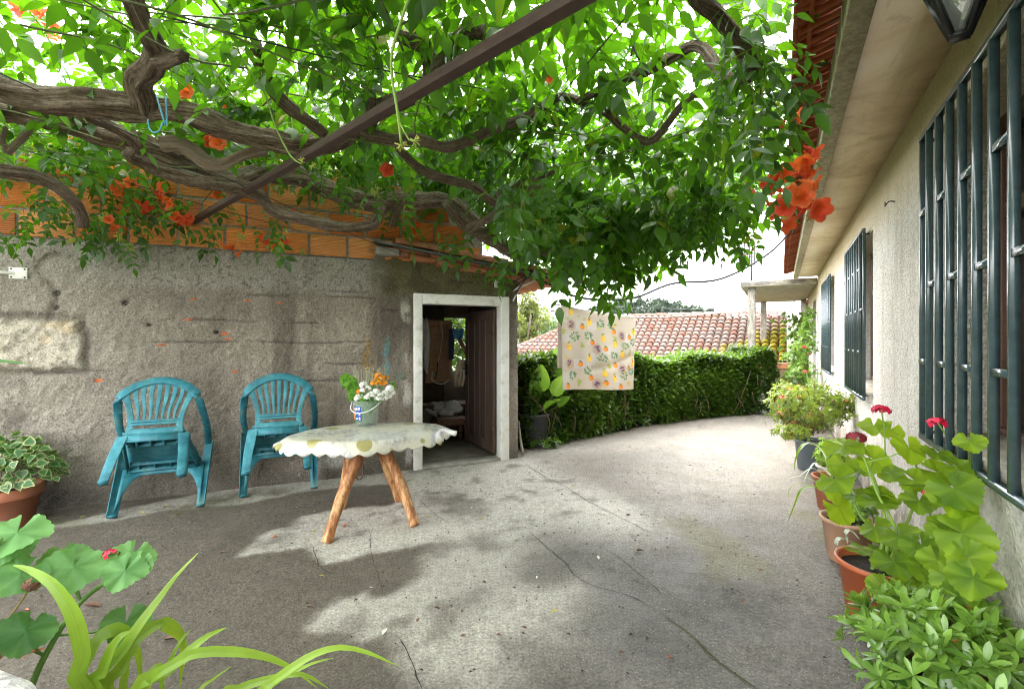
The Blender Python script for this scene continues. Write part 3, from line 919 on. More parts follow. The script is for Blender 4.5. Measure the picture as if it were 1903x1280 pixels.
for x in (DOORW[0] + .08, DOORW[0] + .54):
    for z in (.2, .8, 1.4): f.box(x, x + .38, -.75, -.735, z, z + .5)
f.build('house_door', M_DOOR, house, bevel=.005)
MB().box(15.0, 15.19, -.628, -.48, 0, 2.40).build('pilaster', plain('pale_render', (.55, .5, .42), .9, .2, 8, .4), house)
M_OLDC = M('blackened_concrete', lambda N: dict(color=N.ramp(N.noise(N.scale(N.obj(), (1, 1, .35)), 14, 6, .7), (.3, (.07, .062, .05)), (.55, (.27, .245, .20)), (.75, (.40, .37, .31))), rough=.92, bump=(N.noise(N.obj(), 40, 5), .6, .01)))
def m_slab(N):
    o = N.obj()
    x, y, z = N.xyz(o)
    c = N.ramp(N.noise(o, 7, 6, .7), (.3, (.24, .21, .16)), (.7, (.46, .42, .34)))
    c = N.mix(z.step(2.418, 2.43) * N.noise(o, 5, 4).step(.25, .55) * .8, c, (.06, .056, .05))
    c = N.mix(z.step(2.495, 2.52), c, (.36, .34, .29))
    return dict(color=c, rough=.9, bump=(N.noise(o, 40, 5), .5, .01))
MB().box(10.92, 15.7, -.62, .74, 2.41, 2.53).build('porch_roof', M('porch_slab', m_slab), house, bevel=.012)
for t, y in ((11.15, .53), (15.3, .43)):
    MB().box(t - .075, t + .075, y - .075, y + .075, 0, 2.41).build('porch_post', M_OLDC, house, bevel=.012)
f = MB().box(14.83, 14.99, -.628, -.52, 1.95, 2.28)
f.tube(cr([(14.9, -.54, 2.28), (14.9, -.50, 2.36), (14.9, -.35, 2.37), (14.9, -.30, 2.33)], .04), .012, 6)
f.build('meter_box', plain('pale_metal_box', (.55, .52, .46), .6, .2, 10, .2, dirt=(.25, .2, .15)), house)
hk = MB().tube(cr([h2w(3.8, -.632, 2.18), h2w(3.8, -.60, 2.185), h2w(3.83, -.585, 2.165), h2w(3.86, -.59, 2.18), h2w(3.87, -.592, 2.20)], .01), .004, 6)
tag(hk.build('wall_hook', M_DIRON), 'small bent iron hook on the beige wall between the two nearer barred windows', 'hook')

# ================================================================== neighbour's house on the lower terrace
RR = np.array([8.5, 14.5])
rd = np.array([-.862, .506]); nd = np.array([-.506, -.862])
nb = thing('neighbour_house', 'low house behind the hedge with a weathered barrel tile roof, mossy yellow at one corner', 'house', (RR[0], RR[1], 0), math.atan2(rd[1], rd[0]))
# local x along the ridge (away to the left), local y down the slope toward the viewer
def m_ntile(N):
    o = N.obj()
    r = N.attr('r')
    x, y, z = N.xyz(o)
    c = N.ramp(r, (0, (.22, .10, .07)), (.3, (.25, .14, .105)), (.55, (.22, .175, .15)), (.8, (.27, .20, .17)), (1, (.16, .135, .12)))
    c = N.mix(N.noise(o, 7, 6, .75).step(.50, .66) * .7, c, (.24, .215, .195))
    c = N.mix(N.noise(o, 15, 6, .8).step(.50, .62) * .85, c, (.10, .085, .075))
    w = y - .75 - x * .75 + (N.noise(o, 2.2, 4) - .5) * 1.2
    mo = w.step(-.15, .3) * N.noise(o, 9, 5, .7).step(.24, .46)
    c = N.mix(r.step(1.2, 1.4), c, (.36, .125, .065))
    c = N.mix(1.0, c, (.82, .80, .80), 'MULTIPLY')
    c = N.mix(mo * .95, c, N.ramp(N.noise(o, 14, 4), (.35, (.10, .09, .008)), (.6, (.28, .22, .01)), (.8, (.40, .30, .02))))
    return dict(color=c, rough=.9, spec=.15, bump=(N.noise(o, 40, 4), .5, .01))
M_NT = M('lichened_barrel_tile', m_ntile)
M_NTE = plain('tile_red_edge', (.42, .15, .08), .85, .35, 12, .4)
zR, zE, LY = 2.09, .66, 2.55
nt_ = MB()
for k in range(44):
    x = .1 + k * .215
    ytop = 0 if x < 6.5 else (x - 6.5) * .98
    nrow = 12
    for j in range(nrow):
        ya, yb_ = j * LY / nrow, (j + 1) * LY / nrow + .055
        if yb_ < ytop: continue
        ya = max(ya, ytop)
        za = zR - (zR - zE) * ya / LY
        zb = zR - (zR - zE) * yb_ / LY
        jx = random.uniform(-.012, .012)
        rr = min(1, max(0, random.gauss(.45, .26)))
        canudo(nt_, (x, ya, za + .05), (x + jx, yb_, zb + .085), .2, .085, .102, (0, 0, 1), r=rr)
        canudo(nt_, (x + jx, yb_ - .030, zb + .0868), (x + jx, yb_ + .004, zb + .0873), .2, .1035, .1045, (0, 0, 1), r=1.5)
        canudo(nt_, (x + .107, ya, za + .03), (x + .107 + jx, yb_, zb + .05), .2, .10, .09, (0, 0, 1), inv=True, r=rr * .8)
for k in range(17):
    canudo(nt_, (k * .39, -.0, zR + .06), (k * .39 + .44, 0, zR + .075), .2, .10, .12, (0, 0, 1))
p0, p1 = np.array([6.5, 0, zR + .05]), np.array([9.05, LY, zE + .06])
for k in range(9):
    canudo(nt_, p0 + (p1 - p0) * (k / 9), p0 + (p1 - p0) * ((k + 1.15) / 9), .2, .095, .115, (0, 0, 1))
rf = nt_.build('tiled_roof', M_NT, nb, smooth=False)
b = MB()
b.hexa([(0, 0, zR - .12), (6.5, 0, zR - .12), (9.05, LY, zE - .12), (0, LY, zE - .12), (0, 0, zR - .02), (6.5, 0, zR - .02), (9.05, LY, zE - .02), (0, LY, zE - .02)])
b.hexa([(0, -2.4, zE - .1), (9.05, -2.4, zE - .1), (6.5, 0, zR - .12), (0, 0, zR - .12), (0, -2.4, zE - .02), (9.05, -2.4, zE - .02), (6.5, 0, zR - .02), (0, 0, zR - .02)])
b.build('roof_deck', M_OLDC, nb)
MB().hexa([(-.03, 0, zR - .1), (.005, 0, zR - .1), (.005, LY, zE - .1), (-.03, LY, zE - .1), (-.03, 0, zR + .12), (.005, 0, zR + .12), (.005, LY, zE + .12), (-.03, LY, zE + .12)]).build('verge', plain('white_verge', (.6, .58, .54), .8), nb)
MB().box(.1, 8.6, -2.2, LY - .25, -2.3, zE - .08).build('wall', plain('neighbour_wall', (.5, .46, .4), .9), nb)
# ================================================================== inside the shed
def shed_local(x, y, off):
    return sw(x, y, off)
M_PANEL = M('worn_pine_panel', m_oldwood((.58, .36, .24), (.30, .16, .10)))
P = [sw(792, 600, 1.30), sw(838, 596, 1.50), sw(838, 706, 1.50), sw(794, 712, 1.30)]
pa = math.atan2(P[1][1] - P[0][1], P[1][0] - P[0][0])
pw = math.hypot(P[1][1] - P[0][1], P[1][0] - P[0][0])
z0, z1 = min(P[2][2], P[3][2]), max(P[0][2], P[1][2])
w0 = s2w(P[0][0], P[0][1], 0)
sh = thing('wooden_shutter', 'old panelled wooden shutter swung open inside the shed, draped with cables', 'shutter', (w0[0], w0[1], z0), SHED_A + pa)
hh = z1 - z0
b = MB().box(0, pw, -.008, .02, 0, hh)
for x0, x1 in ((0, .05), (pw - .05, pw)): b.box(x0, x1, -.02, -.0081, 0, hh)
for k in range(5): b.box(.05, pw - .05, -.0195, -.0082, k * (hh - .05) / 4, k * (hh - .05) / 4 + .05)
b.build('frame', M_PANEL, sh, bevel=.003)
for k in range(4):
    za = k * (hh - .05) / 4 + .075
    MB().box(.075, pw - .075, -.018, -.0083, za, za + (hh - .05) / 4 - .10).build('panel', M_PANEL, sh, bevel=.006)
def scurve(pts, off, rad, m, name, label, cat, sides=6, group=None):
    P = cr([s2w(*sw(x, y, o if np.ndim(off) else off)) for (x, y), o in zip(pts, off if np.ndim(off) else [off] * len(pts))], .02)
    return tag(MB().tube(P, rad, sides).build(name, m, smooth=True), label, cat, group)
M_CREAM = plain('cream_cable', (.62, .58, .5), .5)
M_YEL = plain('orange_cable', (.45, .25, .06), .5)
M_BLACK = plain('black_rubber', (.012, .012, .013), .5)
scurve([(820, 598), (822, 625), (818, 655), (814, 675)], 1.24, .006, M_CREAM, 'white_cable', 'thin white cable hanging down the front of the shutter in the shed', 'cable')
scurve([(804, 690), (803, 705), (812, 712), (824, 713), (834, 706)], 1.2, .007, M_CREAM, 'rope_loop', 'loop of thick white cord under the shutter in the shed', 'cord')
scurve([(818, 598), (803, 610), (797, 625), (799, 650), (803, 675), (803, 690)], 1.22, .006, M_YEL, 'orange_cable', 'orange extension cable looping down the left edge of the shutter in the shed', 'cable')
scurve([(813, 672), (812, 690), (809, 704)], 1.23, .007, M_BLACK, 'black_cable', 'short black cable with plug end below the white cable in the shed', 'cable')
# blue basket
bp = s2w(*sw(850, 620, 1.15))
bk = thing('plastic_basket', 'small blue slotted plastic basket hanging at the shed window', 'basket', bp, SHED_A)
M_BLUE = plain('blue_plastic', (.03, .17, .36), .4, .15)
b = MB()
for z in (-.06, -.03, 0, .03, .058):
    s_ = .058 + z * .12
    for a, c in (((-s_, -s_), (s_, -s_)), ((s_, -s_), (s_, s_)), ((s_, s_), (-s_, s_)), ((-s_, s_), (-s_, -s_))):
        b.bar((*a, z), (*c, z), .005, .012)
for k in range(7):
    x = -.052 + k * .0173
    for yy in (-1, 1):
        b.bar((x * .95, yy * .051, -.062), (x * 1.05, yy * .065, .06), .006, .004, up=(0, 1, 0))
        b.bar((yy * .051, x * .95, -.062), (yy * .065, x * 1.05, .06), .004, .006, up=(1, 0, 0))
b.box(-.053, .053, -.053, .053, -.066, -.061)
b.build('basket_body', M_BLUE, bk)
MB().tube(cr([(-.05, 0, .06), (-.04, 0, .10), (0, 0, .125), (.04, 0, .10), (.05, 0, .06)], .015), .004, 6).build('handle', plain('grey_wire', (.3, .3, .28), .4), bk, smooth=True)
# dark hanging cloth and the rag, plank across the window
def drape(name, label, pts, off, width, thick, m, folds=5, seed=1):
    top = s2w(*sw(*pts[0], off)); bot = s2w(*sw(*pts[1], off))
    n, k = 14, 13
    G = np.zeros((n, k, 3))
    for i in range(n):
        t = i / (n - 1)
        for j in range(k):
            s_ = j / (k - 1) - .5
            w = width * (.75 + .25 * math.sin(t * 2.5 + .4))
            p = top + (bot - top) * t
            d = thick * math.sin(s_ * folds * 2 * math.pi + seed + t) * (.4 + .6 * t)
            G[i, j] = p + np.r_[SU * s_ * w, 0] + np.r_[SN * d, 0] + np.array([0, 0, .01 * math.sin(j * 2.1 + seed)]) * (t > .95)
    return tag(MB().grid(G).build(name, m, smooth=True, solid=.003), label, 'cloth')
drape('hanging_scarf', 'dark navy fringed cloth strip hanging beside the blue basket', [(839, 612), (838, 668)], 1.16, .075, .012, plain('navy_cloth', (.02, .028, .055), .9))
drape('hanging_rag', 'cream stained rag hanging from the end of the plank in the shed', [(860, 668), (852, 718)], 1.15, .16, .02, plain('stained_rag', (.40, .33, .23), .9, .5, 9), 3, 2)
pl = MB().bar(s2w(*sw(846, 616, 1.5)), s2w(*sw(868, 658, 1.35)), .09, .02)
tag(pl.build('wooden_plank', M_PANEL, bevel=.004), 'grey weathered plank leaning diagonally across the shed window', 'plank')
pl = MB().bar(s2w(*sw(872, 585, 1.62)), s2w(*sw(868, 700, 1.62)), .07, .05, up=(1, 0, 0))
tag(pl.build('window_post', M_PANEL, bevel=.004), 'rough vertical wooden post at the right edge of the shed window', 'post')
# stool with two cloth bundles
q = s2w(*sw(836, 812, 1.05))
zs = .30
st = thing('wooden_stool', 'low dark wooden stool on the shed floor in front of the bundles', 'stool', (q[0], q[1], .022), SHED_A)
M_STOOL = M('reddish_stool_wood', m_oldwood((.16, .075, .04), (.06, .026, .015)))
MB().box(-.2, .2, -.13, .13, zs - .025, zs).build('seat', M_STOOL, st, bevel=.006)
MB().box(-.17, .17, -.10, .10, zs - .085, zs - .0255).build('apron', M_STOOL, st, bevel=.004)
for sx in (-1, 1):
    for sy in (-1, 1):
        MB().bar((sx * .175, sy * .105, zs - .03), (sx * .185, sy * .115, 0), .035, .035).build('leg', M_STOOL, st, bevel=.003)
MB().bar((-.17, 0, .1), (.17, 0, .1), .03, .02).build('stretcher', M_STOOL, st)
M_BAG = plain('off_white_cloth', (.42, .41, .39), .8, .15, 15, .5)
for (x, y, off, lab, sc, sd) in ((806, 762, 1.35, 'crumpled pale cloth bag in the dark at the left of the shed interior', .12, 3), (836, 760, 1.25, 'white bundled cloth hanging limp on the dark box behind the stool', .11, 9)):
    tag(MB().blob(s2w(*sw(x, y, off)), sc * 1.1, sc * .7, sc * .75, bump=1.2, seg=28, rings=18, seed=sd).build('cloth_bundle', M_BAG, smooth=True), lab, 'cloth bundle')
bx = s2w(*sw(820, 790, 1.45))
cb = thing('storage_box', 'dark wooden box against the back wall of the shed', 'box', (bx[0], bx[1], .022), SHED_A)
MB().box(-.42, .42, -.15, .2, 0, .40).build('body', M_DOOR, cb, bevel=.006)
MB().box(-.44, .44, -.17, .21, .401, .43).build('lid', M_DOOR, cb, bevel=.005)
tag(MB().blob(s2w(*sw(789, 640, 1.0)), .07, .05, .28, bump=.6, seg=22, rings=16, seed=4).build('hanging_sack', plain('pale_sack', (.5, .5, .5), .7), smooth=True), 'pale plastic sack hanging just inside the left door jamb', 'sack')

# ================================================================== plastic chairs (tipped forward against the wall)
def m_teal(N):
    o = N.obj()
    x, y, z = N.xyz(o)
    w = N.noise(o, 9, 5, .65)
    c = N.ramp(w, (.3, (.008, .085, .12)), (.55, (.028, .18, .225)), (.82, (.12, .33, .36)))
    c = N.mix(N.noise(N.scale(o, (12, 12, 2)), 2, 5, .7).step(.5, .78) * .45, c, (.15, .27, .26))
    c = N.mix(N.noise(o, 6, 5).step(.52, .75) * .4, c, (.15, .19, .10))
    return dict(color=c, rough=N.noise(o, 20, 4) * .3 + .38, spec=.4, bump=(N.noise(o, 90, 3), .12, .003))
M_TEAL = M('weathered_teal_plastic', m_teal)
def make_chair(label):
    t = thing('plastic_chair', label, 'chair', group='plastic chairs tipped against the wall')
    def yb(z): return -.485 - .17 * (z - .42)         # back plane
    # hoop: armrests and the outer rim of the back, one flat band
    half = [(.268, -.005, .60), (.276, -.06, .625), (.280, -.16, .645), (.278, -.27, .665), (.268, -.37, .69), (.248, yb(.735) + .01, .735), (.218, yb(.785), .785), (.176, yb(.83), .83), (.120, yb(.868), .868), (.06, yb(.892), .892), (0, yb(.90), .90)]
    nr = [(0, .3, 1)] * 2 + [(0, 0, 1)] * 2 + [(0, -.3, 1), (0, -.8, .6), (0, -1, .2), (0, -1, .18), (0, -1, .17), (0, -1, .17), (0, -1, .17)]
    wd = [.05, .05, .05, .05, .052, .06, .07, .075, .078, .08, .08]
    pts = [np.r_[p, n, w] for p, n, w in zip(half, nr, wd)]
    full = [np.r_[-p[0], p[1:]] for p in pts] + pts[-2::-1]
    Q = cr(full, .022)
    T = np.gradient(Q[:, :3], axis=0)
    T /= np.linalg.norm(T, axis=1)[:, None]
    Nn = Q[:, 3:6] / np.linalg.norm(Q[:, 3:6], axis=1)[:, None]
    W = np.cross(T, Nn); W /= np.linalg.norm(W, axis=1)[:, None]
    Nn = np.cross(W, T)
    wv, th = Q[:, 6:7], .007
    prof = [(-.5, -th), (-.45, th), (.45, th), (.5, -th), (.42, -th * 2.2), (-.42, -th * 2.2)]
    G = np.stack([Q[:, :3] + W * wv * a + Nn * c for a, c in prof] + [Q[:, :3] + W * wv * prof[0][0] + Nn * prof[0][1]], 1)
    n0 = len(Q)
    k1 = np.argmax(Q[:, 2] > .70); k2 = n0 - np.argmax(Q[::-1, 2] > .70)
    MB().grid(G[:k1 + 1]).build('armrest', M_TEAL, t, smooth=False)
    MB().grid(G[k2 - 1:]).build('armrest', M_TEAL, t, smooth=False)
    b = MB().grid(G[k1:k2])
    def strip(P, ws, th=.010):                    # flat bar lying in the back plane
        P = cr([np.r_[x, yb(z) , z, w] for (x, z), w in zip(P, ws)], .03)
        C = P[:, :3]
        T = np.gradient(C, axis=0); T /= np.linalg.norm(T, axis=1)[:, None]
        n = np.array([0, -1, -.17]); n /= np.linalg.norm(n)
        X = np.cross(T, n)
        w = P[:, 3:4] / 2
        b.grid(np.stack([C - X * w - n * th / 2, C + X * w - n * th / 2, C + X * w + n * th / 2, C - X * w + n * th / 2, C - X * w - n * th / 2], 1))
    for s_ in (-1, 1):
        strip([(s_ * .160, .415), (s_ * .150, .47), (s_ * .152, .55), (s_ * .168, .64), (s_ * .190, .72), (s_ * .212, .775)], [.030, .032, .036, .036, .042, .06])
    for k in range(-3, 4):
        xb, xt = k * .036, k * .049
        strip([(xb, .525), (xb * 1.05, .62), (xt * .96, .75), (xt, .866 - .9 * xt * xt * 2)], [.015, .019, .027, .031], .008)
    b.box(-.15, .15, yb(.53) - .006, yb(.53) + .006, .515, .535)
    b.box(-.15, .15, yb(.50) - .005, yb(.50) + .005, .490, .5149)
    b.box(-.15, .15, yb(.44) - .006, yb(.44) + .006, .415, .462)
    b.box(-.152, -.128, yb(.48) - .005, yb(.48) + .005, .4621, .4899).box(.128, .152, yb(.48) - .005, yb(.48) + .005, .4621, .4899)
    b.build('backrest', M_TEAL, t, bevel=.0015)
    # seat shell with its ribs below
    gx, gy = np.meshgrid(np.linspace(-1, 1, 15), np.linspace(0, 1, 13), indexing='ij')
    hw_ = .185 + .055 * gy
    G = np.stack([gx * hw_, -.49 + .48 * gy, .415 - .018 * np.sin(gy * math.pi) * (1 - gx ** 2) + .02 * gx ** 4 - .02 * gy ** 6], -1)
    b = MB().grid(G)
    b.build('seat', M_TEAL, t, smooth=True, solid=.008)
    b = MB()
    b.box(-.178, .178, -.494, -.486, .345, .408)
    for x in (-.10, -.02, .06): b.box(x - .004, x + .004, -.4859, -.40, .35, .402)
    b.box(-.215, .215, -.06, -.05, .345, .385)
    for s_ in (-1, 1):
        b.bar((s_ * .12, -.40, .375), (s_ * .17, -.485, .375), .006, .05)
        b.bar((s_ * .178, -.485, .375), (s_ * .225, -.05, .37), .008, .06)
    b.box(-.16, .16, -.402, -.396, .36, .398).box(-.2, .2, -.13, -.124, .36, .392)
    for x in (-.15, -.05, .05, .15): b.box(x - .003, x + .003, -.123, -.06, .36, .388)
    b.build('seat_ribs', M_TEAL, t)
    # front apron between the front legs, an arch
    xa = np.linspace(-.262, .262, 27)
    zl = .325 - .30 * np.clip((np.abs(xa) - .10) / .162, 0, 1) ** 3.2
    G = np.stack([np.c_[xa, -.030 + 0 * xa, zl], np.c_[xa, -.032 + 0 * xa, .385 + 0 * xa]], 1)
    MB().grid(G).build('front_apron', M_TEAL, t, solid=.009)
    for s_ in (-1, 1):
        b = MB()
        prof = [(0, .268, .058), (.2, .270, .062), (.40, .272, .066), (.56, .277, .064), (.605, .282, .058)]
        for (za, xa_, wa), (zb, xb_, wb_) in zip(prof[:-1], prof[1:]):
            def sec(z, x, w): return [(s_ * (x - w * .5), -.004, z), (s_ * (x + w * .35), -.0, z), (s_ * (x + w * .5), -.012, z), (s_ * (x + w * .5), -.05, z), (s_ * (x + w * .40), -.05, z), (s_ * (x + w * .36), -.020, z), (s_ * (x - w * .5), -.014, z)]
            A, B = np.array(sec(za, xa_, wa)), np.array(sec(zb, xb_, wb_))
            G = np.stack([np.vstack([A, A[:1]]), np.vstack([B, B[:1]])], 0)
            b.grid(G, flip=s_ > 0)
        b.box(min(s_ * .243, s_ * .291), max(s_ * .243, s_ * .291), -.046, -.001, -.001, .004)
        lg = b.build('leg', M_TEAL, t)
        b = MB()
        prof = [(.01, .215, -.545, .05), (.2, .205, -.52, .058), (.40, .186, -.492, .064)]
        for (za, xa_, ya_, wa), (zb, xb_, yb2, wb_) in zip(prof[:-1], prof[1:]):
            def sec2(z, x, y, w): return [(s_ * (x - w * .6), y - .002, z), (s_ * (x + w * .3), y - .004, z), (s_ * (x + w * .5), y + .01, z), (s_ * (x + w * .5), y + w * .9, z), (s_ * (x + w * .38), y + w * .9, z), (s_ * (x + w * .34), y + .016, z), (s_ * (x - w * .6), y + .008, z)]
            A, B = np.array(sec2(za, xa_, ya_, wa)), np.array(sec2(zb, xb_, yb2, wb_))
            b.grid(np.stack([np.vstack([A, A[:1]]), np.vstack([B, B[:1]])], 0), flip=s_ > 0)
        b.bar((s_ * .212, -.53, .008), (s_ * .212, -.528, .018), .05, .04)
        b.build('leg', M_TEAL, t)
    for o in t.children:
        n = len(o.data.vertices)
        v = np.zeros(n * 3, np.float32); o.data.vertices.foreach_get('co', v); v = v.reshape(-1, 3)
        v[:, 2] = np.where(v[:, 2] > .415, .39 + (v[:, 2] - .415) * .86, v[:, 2] * .94)
        o.data.vertices.foreach_set('co', v.ravel()); o.data.update()
    return t
ch = make_chair('teal plastic chair leaning forward on the wall, the one nearer the ivy pot')
def put(o, xl, yl, xr, yr, tilt, dyaw=0):
    a, c = gp(xl, yl), gp(xr, yr)
    m = (a + c) / 2
    o.location = (m[0], m[1], .012)
    o.rotation_euler = (-R(tilt), 0, math.atan2(c[1] - a[1], c[0] - a[0]) + dyaw)
ch2 = dup(ch)
ch2['label'] = 'teal plastic chair leaning forward on the wall, half behind the oval table'
put(ch, 210, 966, 372, 945, 41)
put(ch2, 456, 926, 580, 911, 33)

# ================================================================== rustic table, cloth, bucket of flowers
TC = np.array([-1.05, 3.46])
TZ = .625
tb = thing('rustic_table', 'oval table standing on four peeled crooked log legs near the wall', 'table', (TC[0], TC[1], 0), SHED_A)
def m_log(N):
    o = N.obj()
    g = N.noise(N.scale(o, (1, 1, .22)), 26, 6, .7) - N.xyz(o)[2].step(.15, .6) * .10
    c = N.ramp(g, (.32, (.17, .06, .02)), (.47, (.36, .15, .05)), (.55, (.56, .31, .13)), (.75, (.66, .43, .22)))
    return dict(color=c, rough=.6, bump=(g, .7, .01))
M_LOG = M('peeled_log', m_log)
M_BOARD = M('table_board', m_oldwood((.36, .24, .14), (.16, .1, .06)))
def tl(x, y, z=0):                                 # photo pixel on the floor -> table coordinates
    p = gp(x, y)[:2] - TC
    return np.array([p @ SU, p @ SN, z])
aa = np.linspace(0, 2 * math.pi, 48, endpoint=False)
b = MB()
ring = lambda k, z: np.c_[.52 * k * np.cos(aa), .335 * k * np.sin(aa), 0 * aa + z]
b.raw(np.vstack([ring(1, TZ - .03), ring(1, TZ - .003)]), [np.array([(i, (i + 1) % 48, 48 + (i + 1) % 48, 48 + i) for i in range(48)]), list(range(48))[::-1], list(range(48, 96))])
b.build('tabletop', M_BOARD, tb)
LEGS = [((608, 1009), (.02, -.16), (.03, -.02)), ((771, 978), (.10, -.10), (.02, .03)), ((743, 931), (.10, .10), (.0, .0)), ((636, 946), (-.06, .12), (.0, .02))]
for (px, (tx_, ty_), bow) in LEGS:
    f = tl(*px)
    top = np.array([tx_ - .05, ty_, TZ - .03])
    pts = [top]
    for q in (.25, .5, .78):
        p = top + (f - top) * q
        w = math.sin(q * math.pi)
        pts.append(p + np.array([-bow[0] * 1.0 * w if px[0] < 700 else bow[0] * 1.2 * w, bow[1] * w, 0]))
    pts.append(f)
    C = cr(pts, .02)
    C[-1, 2] = .004
    k = np.linspace(0, 1, len(C))
    MB().tube(C, .042 - .010 * k + .003 * np.sin(k * 14), 14, bump=.12, seed=int(px[0])).build('leg', M_LOG, tb, smooth=True)
hb = tl(690, 905)
MB().box(-.17, .02, .0, .10, .44, TZ - .031).build('wooden_block', M('grey_block_wood', m_oldwood((.30, .25, .2), (.14, .11, .09))), tb, bevel=.006)
b = MB()
for k in (-1, 1):
    b.tube(cr([(-.07 + k * .012, .05, .44), (-.07 + k * .03, .045, .36), (-.07 + k * .022, .04, .29), (-.07 + k * .004, .035, .27)], .02), .006, 6)
b.tube(cr([(-.07, .05, .44), (-.068, .045, .39), (-.07, .04, .34)], .02), .005, 6)
b.build('leather_strap', plain('brown_leather', (.12, .05, .03), .7), tb, smooth=True)
# cloth: an oval top with a scalloped, waving skirt
def m_cloth(N):
    o = N.obj()
    c = (.56, .53, .43)
    x, y, z = N.xyz(o)
    g = N.noise(o, 3.4, 4, .55, .6)
    gs = N.noise(N.scale(o, (3, 1, 1)), 9, 5, .75)
    c = N.mix(g.step(.42, .56) * gs.step(.40, .58) * .8, c, (.13, .15, .19))
    c = N.mix(N.noise(o, 2.1, 3).step(.5, .62) * .5, c, (.62, .62, .60))
    v = N.vor(o, 5.6)
    pr = N.xyz(N.vor(o, 5.6, 'Color'))[0]
    ap = v.step(.30, .27) * pr.step(.30, .32)
    ac = N.ramp(N.noise(o, 30, 4, .7), (.3, (.20, .185, .03)), (.7, (.36, .32, .10)))
    c = N.mix(ap * .9, c, ac)
    return dict(color=c, rough=.32, spec=.45, bump=(N.noise(o, 60, 3), .06, .003))
M_OIL = M('waxed_tablecloth', m_cloth)
tc = thing('tablecloth', 'cream waxed tablecloth with olive fruit print and scalloped edge on the oval table', 'tablecloth', (TC[0], TC[1], TZ), SHED_A)
n = 240
a = np.linspace(0, 2 * math.pi, n, endpoint=False)
corner = np.zeros(n)
for ca, am in ((math.pi * .985, .075), (0.02, .065), (math.pi * 1.5, -.01), (math.pi * .5, 0)):
    d = np.abs((a - ca + math.pi) % (2 * math.pi) - math.pi)
    corner += am * np.exp(-(d / .30) ** 2)
rows = []
for k in np.linspace(0, 1, 8):
    rows.append(np.c_[.535 * k * np.cos(a), .35 * k * np.sin(a), .004 + 0 * a + .003 * np.sin(a * 3 + 2) * k])
wave = .5 + .5 * np.sin(a * 7 + 1.2 + .6 * np.sin(a * 2))
for k in np.linspace(0, 1, 8)[1:]:
    drop = -(.080 * k ** 1.2)
    flare = .012 * (k * 3) ** .5 + .05 * k * wave + corner * k
    e = 1.0
    sc = .026 * max(0, k - .6) / .4
    scal = sc * (np.abs(np.sin(a * 16)) - .6)
    rows.append(np.c_[(.535 + flare * e) * np.cos(a), (.35 + flare * e) * np.sin(a), .004 + drop * (1 - corner * 2.5) - scal])
G = np.stack(rows, 0)
G = np.concatenate([G, G[:, :1]], 1)
MB().grid(G).build('cloth_sheet', M_OIL, tc, smooth=True, solid=.002)

BP = at(681, 783, 3.70)
BZ = TZ + .0085
bu = thing('bucket_vase', 'translucent plastic bucket with a blue label standing on the oval table', 'bucket', (BP[0], BP[1], BZ), 0)
M_CLEAR = M('cloudy_clear_plastic', lambda N: dict(color=(.62, .74, .68), rough=.12, alpha=.15, spec=.8))
prof = [(0, 0), (.078, 0), (.084, .004), (.104, .175), (.106, .18), (.113, .181), (.113, .196), (.108, .197), (.103, .182), (.081, .008), (0, .006)]
MB().lathe(prof, sides=48).build('bucket_body', M_CLEAR, bu, smooth=True)
MB().lathe([(0, .0065), (.0775, .0085), (.090, .10), (0, .1001)], sides=36).build('water', M('murky_water', lambda N: dict(color=(.45, .60, .48), rough=.05, alpha=.06)), bu, smooth=True)
MB().tube(cr([(-.112, -.0, .188), (-.10, -.07, .135), (-.045, -.118, .112), (.03, -.122, .118), (.09, -.085, .15), (.114, 0, .188)], .015), .0038, 8).build('handle', plain('white_plastic', (.75, .76, .74), .4, .05), bu, smooth=True)
def label_patch(a0, a1, z0, z1, m, name, off=.0012):
    aa = np.linspace(a0, a1, 12)
    zz = np.linspace(z0, z1, 5)
    G = np.array([[((.084 + (z - .004) * .117 + off) * math.sin(t), -(.084 + (z - .004) * .117 + off) * math.cos(t), z) for t in aa] for z in zz])
    return MB().grid(G).build(name, m, bu, solid=.0008)
M_LB = plain('label_blue', (.015, .07, .36), .35, .15)
M_LW = plain('label_white', (.75, .76, .78), .4, .05)
label_patch(-.80, -.12, .045, .155, M_LB, 'label')
label_patch(-1.15, -.81, .045, .145, plain('label_orange', (.7, .30, .04), .35, .4, 60), 'label_picture')
for (a0, a1, z0, z1) in ((-.74, -.60, .122, .145), (-.55, -.42, .125, .148), (-.36, -.2, .130, .150), (-.70, -.66, .085, .115), (-.62, -.45, .098, .110), (-.40, -.36, .085, .118), (-.30, -.18, .09, .105), (-.66, -.4, .055, .066), (-.33, -.2, .052, .075)):
    label_patch(a0, a1, z0, z1, M_LW, 'label_print', .0022)

# ================================================================== things fixed to the wall and overhead
q = sw(35, 508)
w0 = s2w(q[0], 0, q[2])
wb = thing('wall_bracket', 'white metal bracket bolted to the concrete wall above the pale stone patch', 'bracket', tuple(w0), SHED_A)
MB().box(-.052, .052, -.012, .012, -.042, .042).build('plate', M_WHITE, wb, bevel=.002)
b = MB().bar((-.02, -.0, 0), (-.42, -.14, -.0), .03, .022)
b.build('arm', M_WHITE, wb, bevel=.003)
b = MB()
for sx in (-1, 1):
    for sz in (-1, 1):
        b.lathe([(.006, 0), (.006, .004), (0, .005)], (0, 0, 0), 8)
        b.V[-1] = np.c_[b.V[-1][:, 0] + sx * .038, -.012 - b.V[-1][:, 2], b.V[-1][:, 1] + sz * .03]
b.build('bolt', M_DIRON, wb)
bm = MB()
A, B = at(358, 413, 3.97), at(1075, -2, 1.22)
E_ = A + (B - A) * 1.32
bm.bar(A, E_, .045, .030)
